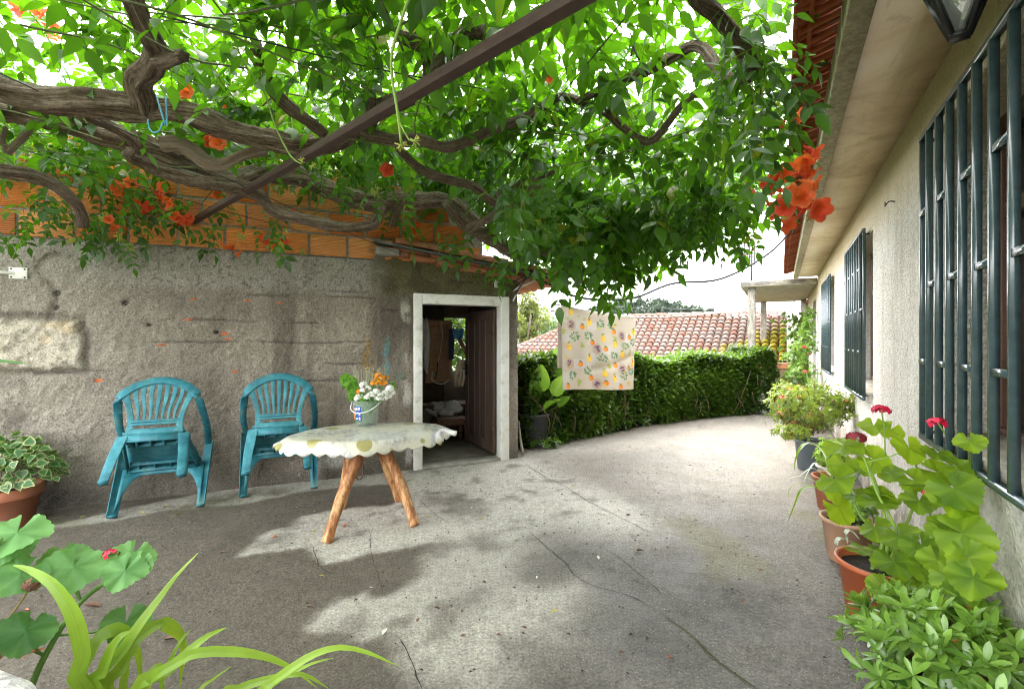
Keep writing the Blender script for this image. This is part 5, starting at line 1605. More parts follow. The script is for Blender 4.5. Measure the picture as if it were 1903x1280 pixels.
spray([(140, 385), (250, 400), (245, 440), (150, 435)], 3.3, 3.7, 14, droop=(-1.6, -.2), size=(.2, .27))
spray([(330, 345), (480, 350), (560, 395), (530, 430), (380, 430)], 3.4, 4.0, 18, droop=(-1.6, -.2), size=(.22, .3))
spray([(700, 350), (780, 370), (900, 440), (940, 480), (880, 460), (740, 420)], 3.9, 4.6, 14, droop=(-1.8, -.4), size=(.26, .36))
spray([(890, 470), (960, 470), (955, 505), (930, 500)], 4.2, 4.6, 9, droop=(-3, -1.5), size=(.2, .27))
spray([(920, 300), (1010, 290), (1030, 370), (940, 380)], 2.3, 2.8, 22, droop=(-2.5, -1.2), size=(.24, .30))
spray([(440, 250), (700, 290), (860, 330), (820, 360), (560, 330)], 3.2, 4.2, 60, droop=(-1.2, -.1), size=(.2, .26))
M_VLEAF = leafmat('vine_leaf', (.010, .040, .008), (.045, .11, .014), (.15, .40, .006), .46, .38, .5, (.30, .25, .02))
fol.build('foliage', M_VLEAF, vine)
# flowers
def m_flower(N):
    r = N.attr('r')
    c = N.ramp(r, (0, (.55, .14, .02)), (.4, (.70, .09, .02)), (.85, (.80, .10, .035)), (1, (.75, .20, .06)))
    c = N.hsv(c, h=N.orand() * .03 + .485, v=N.orand() * .35 + .8)
    return dict(color=c, rough=.5, spec=.3, leaf=(N.mix(.5, c, (.95, .22, .04)), .4))
M_FLO = M('trumpet_flower', m_flower)
def trumpet(seed):
    rg = random.Random(seed)
    sd = 20
    prof = [(.055, 0, .1), (.07, .12, .1), (.12, .35, .2), (.2, .62, .4), (.26, .80, .6), (.34, .90, .8), (.50, .97, .9), (.58, .96, 1.0)]
    G = []
    for q, x, rr in prof:
        a = np.linspace(0, 2 * math.pi, sd + 1)
        lob = 1 + (.22 * np.abs(np.cos(2.5 * a)) - .12) * max(0, (x - .85) / .1)
        ang = rg.uniform(-.03, .03)
        G.append(np.c_[np.full(sd + 1, x) - .12 * (1 - np.abs(np.cos(2.5 * a))) * max(0, (x - .9) / .06), q * lob * np.cos(a), q * lob * np.sin(a) - .08 * x * x])
    G = np.array(G)
    rr = np.broadcast_to(np.array([p[2] for p in prof])[:, None], G.shape[:2])
    return MB().grid(G * .075, r=rr)
flo = [trumpet(k).build('flower', M_FLO, vine, smooth=True) for k in range(3)]
bud0 = MB()
for k in range(16):
    a_ = random.uniform(0, 6.3); e_ = random.uniform(-.9, .9)
    d_ = np.array([math.cos(a_) * math.cos(e_), math.sin(a_) * math.cos(e_), math.sin(e_)])
    bud0.tube(cr([d_ * 0, d_ * .03, d_ * .055 + (0, 0, -.004)], .012), [.0025, .006, .003, .002][:0] or .0045, 6)
M_BUD = plain('yellow_green_bud', (.32, .36, .05), .5, .35, 30, .1)
bud = bud0.build('bud_cluster', M_BUD, vine, smooth=True)
CL = [(1488, 290, 1.95, 4, 26), (1478, 345, 1.95, 4, 36), (1498, 362, 1.9, 4, 22), (1450, 330, 2.0, 2, 20), (1425, 375, 2.15, 3, 12), (1470, 385, 2.0, 3, 24), (1460, 215, 2.2, 2, 8), (205, 415, 3.45, 3, 8), (345, 410, 3.7, 5, 16), (330, 390, 3.6, 5, 16), (435, 462, 3.95, 3, 18), (500, 448, 4.1, 4, 16), (525, 440, 4.1, 2, 10), (250, 310, 3.3, 4, 22), (235, 345, 3.4, 4, 16), (310, 360, 3.6, 5, 22), (30, 8, 2.1, 3, 22), (80, 25, 2.2, 3, 20), (90, 55, 2.3, 2, 12), (350, 178, 2.4, 2, 12), (405, 268, 2.8, 2, 8), (772, 425, 4.5, 4, 14), (720, 305, 3.0, 1, 6), (1010, 140, 2.2, 1, 6), (945, 410, 4.4, 2, 16), (440, 200, 2.6, 1, 8), (1385, 340, 2.3, 1, 8), (555, 395, 4.0, 1, 6), (270, 378, 3.6, 3, 12), (400, 355, 3.8, 3, 14)]
used = 0
for ci, (px, py, D, n, sp) in enumerate(CL):
    for k in range(n):
        o = flo[used % 3] if used < 3 else flo[used % 3].copy()
        if used >= 3:
            COL.objects.link(o); o.parent = vine
        used += 1
        p = at(px + random.gauss(0, sp * .5), py + random.gauss(0, sp * .5), D + random.uniform(-.08, .08)) - VO
        o.location = p
        d_ = Vector((random.uniform(-1, 1), random.uniform(-1.4, .5), random.uniform(-.9, .5)))
        o.rotation_mode = 'QUATERNION'
        o.rotation_quaternion = d_.to_track_quat('X', 'Z')
        s_ = random.uniform(.75, 1.05)
        o.scale = (s_, s_, s_)
for ci, (px, py, D) in enumerate([(450, 440, 3.9), (560, 470, 4.2), (500, 455, 4.1), (225, 440, 3.4), (240, 462, 3.45), (195, 405, 3.4), (560, 300, 2.1), (580, 308, 2.1), (700, 355, 3.2), (745, 270, 1.4), (770, 262, 1.4), (765, 440, 4.5), (1505, 405, 1.95), (1445, 195, 2.2), (1000, 312, 3.2)]):
    o = bud if ci == 0 else bud.copy()
    if ci: COL.objects.link(o); o.parent = vine
    o.location = at(px, py, D) - VO
    o.rotation_euler = (random.uniform(-1, 1), random.uniform(-1, 1), random.uniform(0, 6))
    o.scale = [.8 if D > 3 else .36] * 3

# ================================================================== hedge on the terrace edge
HP = cr([(.17, 5.70), (.36, 5.84), (1.15, 6.45), (2.02, 7.12), (3.2, 7.85), (4.3, 8.33), (4.62, 8.62)], .05)
hd = np.gradient(HP, axis=0); hd /= np.linalg.norm(hd, axis=1)[:, None]
hn = np.stack([-hd[:, 1], hd[:, 0]], -1)             # away from the viewer
hedge = thing('hedge', 'thick clipped green hedge with narrow leaves along the far edge of the courtyard', 'hedge', (2.0, 7.3, 0))
HO = np.array([2.0, 7.3, 0])
n = 19000
i = rng.integers(0, len(HP), n)
s_ = i / len(HP)
htop = 1.01 + .06 * np.sin(s_ * 21) + .10 * (vn(s_ * 9, s_ * 0, 1, 801) - .5) + .05 * sstep(.85, .95, s_)
kind = rng.uniform(0, 1, n)
zz = np.where(kind < .74, htop * rng.uniform(0, 1, n) ** .85, htop - .06 + .10 * rng.uniform(-1, 1, n) ** 3)
bulge = .10 * (vn(s_ * 14, zz * 2.5, 1, 805, 3) - .5) * 2 + .07 * np.sin(np.clip(zz / 1.05, 0, 1) * math.pi) + .10 * sstep(.18, .05, zz) * (vn(s_ * 26, zz, 1, 807, 2) - .3) + .14 * sstep(.86, .96, s_)
dep = np.where(kind < .74, -bulge + rng.exponential(.045, n), rng.uniform(-.05, .55, n))
gap = vn(s_ * 11, zz * 3, 1, 809, 3)
keep = (kind >= .74) | (gap > .37) | (rng.uniform(0, 1, n) < .4)
P = np.c_[HP[i] + hn[i] * dep[:, None], zz]
out = np.c_[-hn[i] * .8, np.full(n, .35)] + rng.normal(size=(n, 3)) * .6
droop = out + np.array([0, 0, -.5])
r_ = np.clip(.42 + .9 * (vn(s_ * 8, zz * 3, 1, 811, 3) - .5) + rng.normal(size=n) * .16 + .04 * sstep(.8, 1.1, zz) - .25 * sstep(.80, .9, s_), 0, 1)
hb = MB()
cloud(hb, [whorl(4, .30, (5, 40), 31), whorl(3, .34, (0, 35), 32), single(.30)], P[keep] - HO, droop[keep], out[keep] + UP * .5, rng.uniform(.075, .125, keep.sum()), r_[keep])
M_HEDGE = leafmat('hedge_leaf', (.014, .048, .010), (.095, .18, .022), (.20, .36, .02), .36, .34, .6)
hb.build('foliage', M_HEDGE, hedge)
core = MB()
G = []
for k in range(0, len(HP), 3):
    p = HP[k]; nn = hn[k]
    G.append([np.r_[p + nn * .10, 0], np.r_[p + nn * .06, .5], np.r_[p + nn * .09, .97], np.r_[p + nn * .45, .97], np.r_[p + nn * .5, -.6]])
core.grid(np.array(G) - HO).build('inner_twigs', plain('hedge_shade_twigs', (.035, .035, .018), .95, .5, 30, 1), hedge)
tw = MB()
for k in range(50):
    j = random.randrange(5, len(HP) - 4)
    p = np.r_[HP[j] - hn[j] * .02, 0]
    q = p + np.r_[hd[j] * random.uniform(-.5, .5), random.uniform(.3, .8)] - np.r_[hn[j] * .05, 0]
    tw.tube(cr([p, (p + q) / 2 + rng.normal(size=3) * .05, q], .08) - HO, .006, 5)
tw.build('stems', plain('hedge_stem', (.13, .09, .05), .9), hedge)
p = HP[np.argmin(np.abs((HP[:, 0] / HP[:, 1]) - (1238 - CX) / F))] + (.03, -.03)
tag(MB().tube([(p[0], p[1], 0), (p[0], p[1], .45)], .018, 12).build('fence_post', plain('grey_post', (.16, .18, .19), .6), smooth=True), 'short grey metal post half hidden in the hedge', 'post')

# ================================================================== trees and hill beyond
M_PINE = leafmat('hazed_pine_needles', (.030, .045, .032), (.085, .11, .075), (.06, .09, .05), .2, .7, .2)  # greyed, lightened needle colour stands in for distance haze
M_TRK = plain('grey_trunk', (.12, .09, .07), .95, .4, 6, .8)
TUFT = [whorl(6, .35, (10, 70), 41), whorl(5, .4, (-10, 60), 42)]
def pine(px, top, D, spread, label, bare=.35, n=120, group='pines along the far ridge', seed=0):
    x = (px - CX) / F * D
    z0 = float(terr(x, D))
    zt = H - (top - CY) / F * D
    h = zt - z0
    t = thing('pine_tree', label, 'tree', (x, D, z0), group=group)
    lean = random.uniform(-.25, .25)
    MB().tube(cr([(0, 0, -.3), (lean * .4, 0, h * .5), (lean, 0, h * .98)], .8), np.linspace(.16, .03, len(cr([(0, 0, -.3), (lean * .4, 0, h * .5), (lean, 0, h * .98)], .8))), 7).build('trunk', M_TRK, t, smooth=True)
    cl = []
    for k in range(13):
        zz = random.uniform(bare, 1) ** .8
        w = spread * (1.15 - zz) ** .6 * random.uniform(.3, 1.0)
        a_ = random.uniform(0, 6.3)
        cl.append((w * math.cos(a_) + lean * zz, w * math.sin(a_) * .7, zz * h, spread * random.uniform(.28, .55)))
    cl.append((lean, 0, h * .96, spread * .3))
    C = np.array(cl)[rng.integers(0, len(cl), n)]
    P = C[:, :3] + rng.normal(size=(n, 3)) * C[:, 3:4] * (.5, .5, .36)
    b = MB()
    cloud(b, TUFT, P, rdir(n) + UP * .3, rdir(n), rng.uniform(.36, .7, n), np.clip(.35 + .25 * (P[:, 2] - C[:, 2]) / C[:, 3] + rng.normal(size=n) * .2, 0, 1))
    b.build('crown', M_PINE, t)
pl = [(1078, 590, 62, 1.2), (1100, 574, 66, 1.6), (1112, 585, 60, 1.5), (1128, 566, 64, 1.8), (1145, 574, 60, 1.7), (1160, 560, 68, 2.0), (1176, 566, 62, 1.8), (1192, 556, 66, 2.1), (1208, 558, 62, 2.1), (1224, 556, 68, 2.2), (1240, 562, 63, 2.0), (1256, 566, 66, 2.0), (1272, 572, 62, 1.9), (1288, 574, 66, 1.9), (1300, 578, 62, 1.6), (1322, 576, 78, 1.4), (1336, 580, 80, 1.3), (1218, 572, 56, 1.8), (1185, 576, 56, 1.8), (1140, 580, 55, 1.6)]
for k, (px, tp, D, sp) in enumerate(pl):
    pine(px, tp, D, sp, 'dark grey green pine in the row of trees above the tiled roof', seed=k, bare=.42)
M_LF = leafmat('olive_tree_leaf', (.06, .08, .02), (.17, .20, .05), (.3, .36, .06), .35, .6)
M_DG = leafmat('far_dark_leaf', (.020, .045, .018), (.07, .12, .035), (.12, .2, .03), .25, .6)
def leafy(name, label, px, top, D, rad, n, m, sz, hz=None, group=None, zbase=None):
    x = (px - CX) / F * D
    z0 = float(terr(x, D)) if zbase is None else zbase
    zt = H - (top - CY) / F * D
    t = thing(name, label, 'tree' if 'tree' in name else 'bush', (x, D, z0), group=group)
    h = zt - z0
    b = MB().tube(cr([(0, 0, -.3), (.1, 0, h * .4), (0, .1, h * .75)], .4), .10 * h / 5, 8)
    for k in range(5):
        a_ = k * 1.3
        b.tube(cr([(.1, 0, h * .4), (rad * .4 * math.cos(a_), rad * .4 * math.sin(a_), h * .6), (rad * .7 * math.cos(a_), rad * .7 * math.sin(a_), h * .8)], .3), .035 * h / 5, 6)
    b.build('trunk', M_TRK, t, smooth=True)
    cl = [(random.gauss(0, rad * .42), random.gauss(0, rad * .42), h * random.uniform(.38, .92), rad * random.uniform(.22, .4)) for _ in range(22)]
    C = np.array(cl)[rng.integers(0, 22, n)]
    d_ = rdir(n) * rng.uniform(.6, 1.05, n)[:, None] ** .5
    P = C[:, :3] + d_ * C[:, 3:4]
    P[:, 2] = np.minimum(P[:, 2], h * 1.02)
    b = MB()
    cloud(b, [whorl(4, .45, (0, 45), 61), whorl(3, .5, (-10, 40), 62)], P, d_ + rng.normal(size=(n, 3)) * .5, d_ + UP, rng.uniform(sz * .8, sz * 1.2, n), np.clip(.45 + .3 * d_[:, 2] + rng.normal(size=n) * .18, 0, 1))
    b.build('crown', m, t)
leafy('broadleaf_tree', 'pale olive green broadleaf tree rising just past the shed corner', 968, 535, 19, 1.15, 2600, M_LF, .15)
leafy('broadleaf_tree', 'dark narrow tree behind the pale olive tree, left of the hanging cloth', 994, 560, 40, 1.0, 700, M_DG, .24)
for k, (px, tp, D, rd_, lab) in enumerate([(1012, 590, 44, 1.9, 'rounded dark green bush at the foot of the far white building'), (1034, 590, 48, 1.8, 'far green bush partly hidden by the left edge of the hanging cloth'), (992, 600, 34, 1.6, 'mid green bush beside the olive tree above the roof slope'), (1020, 602, 34, 1.5, 'bright green bush low above the roof slope left of the cloth'), (1060, 596, 46, 2.0, 'green bush behind the hanging cloth on the far slope')]):
    leafy('hillside_bush', lab, px, tp, D, rd_, 900, M_DG, .2)
for k, (px, tp, D) in enumerate([(1110, 592, 50), (1150, 590, 52), (1190, 588, 50), (1230, 588, 52), (1268, 588, 50), (1300, 590, 54), (1330, 590, 60)]):
    leafy('hillside_bush', 'dark bush in the undergrowth beneath the far pines', px, tp, D, 2.2, 500, M_DG, .28, group='undergrowth beneath the pines')
x = (1046 - CX) / F * 82
z0 = float(terr(x, 82))
fb = thing('distant_building', 'far pale building with a low hipped roof beside the left edge of the hanging cloth', 'building', (x, 82, z0), R(8))
zt = H - (578 - CY) / F * 82 - z0
M_FARW = plain('far_wall', (.58, .55, .48), .9, .1)
MB().box(-1.9, 3, -2, 2, -1, zt).build('wall', M_FARW, fb)
MB().hexa([(-2.2, -2.3, zt), (3.3, -2.3, zt), (3.3, 2.3, zt), (-2.2, 2.3, zt), (-.6, -.3, zt + .75), (1.7, -.3, zt + .75), (1.7, .3, zt + .75), (-.6, .3, zt + .75)]).build('roof', plain('far_roof', (.35, .27, .22), .9), fb)
for k in range(4):
    MB().box(-1.5 + k * 1.1, -1.1 + k * 1.1, -2.04, -2.001, zt - .75, zt - .2).build('window', M_GLASS, fb)

bsh = s2w(.05, 3.2, 0)  # added bush, covers the bright sky behind the shed's back window
leafy('window_darkening_bush', 'green bush added behind the shed to darken the view through its small back window', CX + bsh[0] / bsh[1] * F, CY - F * (.75) / bsh[1], bsh[1], .95, 1500, M_HEDGE, .15, zbase=0)
# ================================================================== potted plants
M_TERRA = plain('terracotta', (.34, .12, .06), .75, .25, 8, .25, dirt=(.25, .18, .13))
M_OPOT = plain('orange_plastic_pot', (.42, .10, .035), .5, .15, 10, .08, dirt=(.32, .13, .07))
M_BPOT = plain('pale_clay_pot', (.45, .27, .17), .7, .2, 8, .2, dirt=(.22, .15, .1))
M_GPOT = plain('dark_grey_plastic', (.055, .057, .06), .55, .25, 8, .1, dirt=(.12, .11, .1))
M_SPOT = plain('slate_blue_plastic', (.13, .16, .19), .5, .2, 8, .1, dirt=(.2, .2, .19))
M_SOIL = plain('potting_soil', (.022, .015, .010), .98, .6, 60, 1, dist=.015)
def pot(parent, r1, h, m, r0=None, rim=.02, fill=.82, rimw=.008):
    r0 = r1 * .72 if r0 is None else r0
    prof = [(r0 * .96, 0), (r0, .004), (r1 - .006, h - rim), (r1 + rimw - .003, h - rim), (r1 + rimw, h - rim + .003), (r1 + rimw, h - .002), (r1 + rimw - .003, h), (r1 - .006, h), (r1 - .01, h - .01), (r0 + (r1 - r0) * fill - .008, h * fill - .01)]
    MB().lathe(prof, sides=48).build('pot', m, parent, smooth=False, bevel=.0).modifiers
    k = r0 + (r1 - r0) * fill - .008
    a = np.linspace(0, 2 * math.pi, 25)
    rr_ = np.linspace(0.01, 1, 7)
    G = np.array([[(k * q * math.cos(t), k * q * math.sin(t), h * fill + .012 * (vn(math.cos(t) * q * 4 + 9, math.sin(t) * q * 4 + 9, 1, 5) - .5)) for t in a] for q in rr_])
    MB().grid(G).build('soil', M_SOIL, parent, smooth=True)
def ground_at(x, y, D): return np.array([(x - CX) / F * D, D, 0.0])
def shade_smooth_all(): pass
AZ = [whorl(6, .42, (5, 40), 71), whorl(5, .42, (15, 55), 72), whorl(6, .38, (-5, 30), 73)]
def bushy(b, st, c, rx, ry, rz, n, size, r0=.4, up=.5, seed=1, inner=.35):
    d_ = rdir(n)
    q = rng.uniform(inner, 1, n) ** .6
    lump = 1 + .45 * (vn(d_[:, 0] * 2 + 5, d_[:, 1] * 2 + d_[:, 2] * 2 + 5, 1.6, seed, 3) - .5) * 2
    P = np.asarray(c) + d_ * (q * lump)[:, None] * (rx, ry, rz)
    Zd = d_ + UP * up + rng.normal(size=(n, 3)) * .35
    X = np.cross(Zd, rdir(n))
    cloud(b, AZ, P, X, Zd, rng.uniform(size * .75, size * 1.2, n), np.clip(r0 + .35 * (q * lump - .8) + .25 * d_[:, 2] + rng.normal(size=n) * .15, 0, 1))
    if st is not None:
        base = np.asarray(c) - (0, 0, rz * 1.05)
        for k in rng.integers(0, n, min(n, 46)):
            m_ = (base + P[k]) / 2 + rng.normal(size=3) * .02
            st.tube(cr([base + rng.normal(size=3) * (.015, .015, 0), m_, P[k]], .04), .0028, 5)
M_TWIG = plain('brown_twig', (.16, .09, .05), .8)
# large leaved plant by the shed corner
p = ground_at(993, 830, 5.82)
big = thing('potted_plant', 'tall plant with huge paddle leaves in a dark grey bucket by the shed corner', 'potted plant', tuple(p))
pot(big, .185, .40, M_GPOT, .15, .025, .9)
M_BIG = leafmat('paddle_leaf', (.05, .16, .015), (.15, .32, .03), (.38, .62, .05), .42, .35)
def paddle(base, mid, tip, L, W, nrm, r):
    C = cr([base, mid, tip], .03)
    MB().tube(C - p, np.linspace(.011, .006, len(C)), 7).build('stem', M_STEM, big, smooth=True)
    d_ = unit(np.asarray(tip - mid) + (0, 0, .05))
    nrm = unit(np.asarray(nrm, float) - d_ * (np.asarray(nrm) @ d_))
    Y = np.cross(nrm, d_)
    t = np.linspace(0, 1, 15)
    wv = W * (np.sin(t ** .75 * math.pi) ** .75) * .5
    G = []
    for s_ in np.linspace(-1, 1, 11):
        rip = .012 * np.sin(t * 40) * abs(s_) * (1 if abs(s_) > .1 else 0)
        G.append(tip - p + d_ * (t * L)[:, None] + Y * (wv * s_)[:, None] + nrm * ((abs(s_) * .28 * wv) + rip - .16 * L * t * t)[:, None])
    MB().grid(np.array(G), r=r).build('leaf', M_BIG, big, smooth=True)
b0 = p + (0, 0, .36)
for (tx_, ty_, D, L, W, nr, r) in ((1001, 728, 5.72, .34, .26, (-.1, -1, .35), .95), (992, 738, 5.68, .24, .16, (.5, -1, .3), .8), (1028, 735, 5.70, .30, .19, (-.3, -1, .1), .75), (1030, 700, 5.9, .30, .2, (-.2, -1, .5), .6), (984, 720, 5.95, .32, .22, (.4, -1, .6), .5), (1022, 752, 5.62, .17, .10, (.1, -.6, 1), .7), (1010, 760, 5.60, .2, .1, (0, -.8, .8), .85), (1018, 700, 6.0, .42, .2, (-.5, -1, .2), .7), (975, 745, 5.9, .22, .15, (.8, -.8, .3), .4), (1036, 755, 5.8, .2, .12, (-.6, -.8, .5), .55)):
    tp = at(tx_, ty_, D)
    paddle(b0 + rng.normal(size=3) * (.04, .04, 0), (b0 + tp) / 2 + rng.normal(size=3) * .02, tp, L, W, nr, r)
b = MB(); bushy(b, None, (.10, -.16, .05), .22, .10, .05, 60, .05, .5)
b.build('ground_shoots', M_HEDGE, big)
# ivy in the terracotta pot at the left
p = ground_at(8, 955, 3.28)
ivy = thing('potted_ivy', 'variegated ivy spilling from a terracotta pot against the wall at the left', 'potted plant', tuple(p))
pot(ivy, .19, .28, M_TERRA, .15, .07, .85, .012)
hv, hf = [], []
def heart(seed):
    a = [(.06, 0), (-.02, -.14), (.0, -.30), (.10, -.43), (.26, -.48), (.44, -.44), (.62, -.32), (.82, -.14), (1.05, 0), (.82, .14), (.62, .32), (.44, .44), (.26, .48), (.10, .43), (.0, .30), (-.02, .14)]
    V = [(.35, 0, -.04)] + [(x - .0, y, .06 * abs(y) - .1 * x * x) for x, y in a] + [(.35 + (x - .35) * .62, y * .62, .03 * abs(y) - .06 * x * x) for x, y in a]
    n = len(a)
    Q = np.array([(1 + i, 1 + (i + 1) % n, 1 + n + (i + 1) % n, 1 + n + i) for i in range(n)])
    T = np.array([(0, 1 + n + i, 1 + n + (i + 1) % n) for i in range(n)])
    return np.array(V, float), [T, Q], np.r_[[0.0], np.full(n, .55), np.full(n, 0.0)]
M_IVY = M('variegated_ivy_leaf', lambda N: (lambda r: dict(color=N.ramp(r, (0, (.03, .10, .025)), (.28, (.06, .17, .05)), (.40, (.14, .24, .09)), (.62, (.55, .56, .25)), (1, (.68, .66, .36))), rough=.4, leaf=(N.ramp(r, (0, (.15, .35, .05)), (1, (.6, .6, .2))), .3)))(N.attr('r')))
b, st = MB(), MB()
n = 420
d_ = rdir(n); d_[:, 2] = np.abs(d_[:, 2]) * 1.0 - .15
P = np.array([.02, 0, .38]) + d_ * (rng.uniform(.5, 1, n) ** .5)[:, None] * (.33, .25, .30)
cloud(b, [heart(1)], P, d_ * .6 + rng.normal(size=(n, 3)) * .4 - UP * .35, d_ + UP * .7 + np.array([0, -.4, 0]), rng.uniform(.045, .07, n), rng.uniform(0, .22, n))
for k in range(40): st.tube(cr([(0, 0, .25), P[k] * .6 + (0, 0, .1), P[k]], .05), .002, 5)
b.build('foliage', M_IVY, ivy); st.build('stems', M_STEM, ivy, smooth=True)

# geranium leaves: round, pleated, scalloped
def gleaf(seed, lobes=7):
    rg = random.Random(seed)
    na, nr = 90, 9
    a = np.linspace(-math.pi * .93, math.pi * .93, na)
    G = []
    for q in np.linspace(0, 1, nr):
        rad = q * (1 + q * (.07 * np.cos(a * lobes / 1.86 * 1.0) + .035 * np.cos(a * lobes * 3.2 + 1)) - .10 * q * np.exp(-((np.abs(a) - math.pi * .93) / .3) ** 2))
        z = .16 * q * q - .15 * q - .10 * q * np.abs(np.cos(a * lobes / 1.86 / 2)) ** 3 + .07 * q * q * np.sin(a * 3 + seed) + .05 * q ** 3 * np.sin(a * 8 + seed)
        G.append(np.c_[rad * np.cos(a), rad * np.sin(a), z])
    G = np.array(G)
    rr = np.linspace(.30, .52, nr)[:, None] + .5 * (np.abs(np.cos(a * lobes / 1.86 / 2.0)) ** 10)[None] * np.linspace(.5, 1, nr)[:, None] + .12 * (np.abs(np.cos(a * 9)) ** 4)[None] * np.linspace(0, 1, nr)[:, None] - .10
    return G, rr
def place_gleaf(par, org, c, nrm, rad, m, seed, rv, facing=None):
    G, rr = gleaf(seed)
    z = unit(np.asarray(nrm, float))
    f = np.asarray(facing if facing is not None else (random.uniform(-1, 1), -.6, -.4), float)
    x = unit(f - z * (f @ z)); y = np.cross(z, x)
    W = (G[..., :1] * x + G[..., 1:2] * y + G[..., 2:] * z) * rad + (c - org)
    return MB().grid(W, r=np.clip(rr + rv, 0, 1)).build('leaf', m, par, smooth=True)
def m_gleaf(name, dk, lt, thru, fac):
    def fn(N):
        r = N.attr('r'); o = N.obj()
        c = N.ramp(r, (.1, dk), (.85, lt))
        c = N.mix(1, c, N.ramp(N.noise(o, 45, 5, .65), (.3, (.75, .78, .7)), (.7, (1.12, 1.1, 1.1))), 'MULTIPLY')
        return dict(color=c, rough=.5, spec=.35, bump=(N.noise(o, 130, 4), .25, .003), leaf=(N.mix(.5, thru, N.ramp(r, (.1, thru), (.9, tuple(min(1, t * 1.3) for t in thru)))), fac))
    return M(name, fn)
M_GL1 = m_gleaf('geranium_leaf', (.05, .125, .008), (.21, .33, .018), (.46, .64, .02), .42)
M_GL2 = m_gleaf('cool_geranium_leaf', (.055, .17, .045), (.15, .33, .10), (.25, .5, .08), .32)
M_RED = plain('crimson_petal', (.62, .012, .06), .5, .3, 60, .1)
M_DRED = plain('dark_red_petal', (.24, .012, .03), .6, .4, 60, .1)
M_DEAD = plain('withered_bloom', (.14, .06, .035), .8, .5, 50, .3)
def head(par, org, c, rad, m, n=26, flat=.55, name='flower_head', sz=.34):
    b = MB()
    d_ = rdir(n); d_[:, 2] = np.abs(d_[:, 2]) * 1.2 - .25
    d_ = unit(d_)
    P = (c - org) + d_ * rad * (1, 1, flat)
    pet = [whorl(5, .75, (-5, 20), s_) for s_ in (81, 82)]
    cloud(b, pet, P, np.cross(d_, rdir(n)), d_, rad * sz * 1.25, rng.uniform(0, 1, n))
    return b.build(name, m, par)
p = ground_at(1633, 1170, 2.20)
ge = thing('potted_geranium', 'big light green geranium with crimson flower heads in a bright orange pot', 'potted plant', tuple(p))
pot(ge, .165, .265, M_OPOT, .125, .022, .86)
root = p + (.01, 0, .2)
STM = [[root, at(1650, 1000, 2.15), at(1628, 900, 2.2), at(1600, 840, 2.25)], [root, at(1668, 1000, 2.1), at(1630, 915, 2.15), at(1606, 850, 2.2)], [root + (.05, 0, 0), at(1700, 1030, 2.0), at(1745, 980, 1.9), at(1790, 900, 1.85), at(1806, 840, 1.85)], [root + (0, -.05, 0), at(1700, 1080, 1.95), at(1760, 1060, 1.85), at(1800, 1000, 1.82)], [root + (-.05, 0, 0), at(1640, 1000, 2.2), at(1600, 960, 2.25), at(1575, 900, 2.3)], [root + (.03, .05, 0), at(1690, 960, 2.2), at(1705, 880, 2.25), at(1690, 840, 2.25)]]
for s_ in STM:
    C = cr(s_, .02)
    MB().tube(C - p, np.linspace(.0095, .0045, len(C)), 8).build('stem', M_SHOOT, ge, smooth=True)
ALL = np.concatenate([cr(s_, .02) for s_ in STM])
PMAX = .50
GLV = [(1690, 832, 36, 2.2), (1743, 842, 30, 2.05), (1623, 853, 34, 2.25), (1568, 827, 40, 2.3), (1623, 790, 30, 2.35), (1655, 797, 26, 2.3), (1553, 890, 40, 2.25), (1558, 942, 40, 2.2), (1633, 930, 40, 2.15), (1773, 908, 50, 1.85), (1708, 930, 34, 2.0), (1788, 990, 55, 1.75), (1673, 995, 40, 2.0), (1713, 1012, 40, 1.92), (1603, 1020, 40, 2.05), (1662, 1043, 42, 1.92), (1723, 1055, 42, 1.85), (1766, 1072, 40, 1.78), (1808, 1072, 48, 1.72), (1643, 1092, 34, 1.95), (1672, 1095, 30, 1.85), (1630, 1140, 26, 1.9), (1803, 820, 28, 1.95), (1800, 1036, 46, 1.74), (1743, 1040, 36, 1.84), (1606, 868, 32, 2.3), (1590, 920, 34, 2.25), (1655, 880, 30, 2.25), (1570, 860, 30, 2.35), (1690, 1060, 34, 1.95), (1625, 980, 32, 2.15), (1738, 1110, 36, 1.8), (1780, 1110, 38, 1.75)]
for k, (px, py, rp, D) in enumerate(GLV):
    D = min(D, PMAX / ((px - CX) / F * .868 - .497))
    c = at(px, py, D)
    tocam = unit(np.array([0, 0, H]) - c)
    nr = UP * random.uniform(.5, .9) + tocam * random.uniform(.35, .8) + rng.normal(size=3) * .28
    if px > 1740: nr = nr + np.array([-.35, 0, 0])
    rv = random.uniform(-.15, .3) + (.2 if py < 960 and px < 1700 else -.15)  # upper left leaves coloured lighter, standing in for backlight
    place_gleaf(ge, p, c, nr, rp * D / F * .84, M_GL1, k, rv)
    q = ALL[np.argmin(np.linalg.norm(ALL - c + (0, 0, .05), axis=1))]
    C = cr([q, (q + c) / 2 - (0, 0, .01), c - unit(nr) * .006], .02)
    MB().tube(C - p, .0028, 6).build('petiole', M_SHOOT, ge, smooth=True)
for k in range(30):
    px, py = random.uniform(1590, 1790), random.uniform(860, 1110)
    if px < 1650 and py > 1020: continue
    D = min(2.3 - .5 * (px - 1590) / 200, .50 / ((px - CX) / F * .868 - .497)) + random.uniform(.0, .12)
    c = at(px, py, D)
    if (c[:2] @ HN) < -.54: continue
    place_gleaf(ge, p, c, UP * .8 + unit(np.array([0, 0, H]) - c) * .4 + rng.normal(size=3) * .4, random.uniform(.045, .07), M_GL1, 200 + k, random.uniform(-.35, .1))
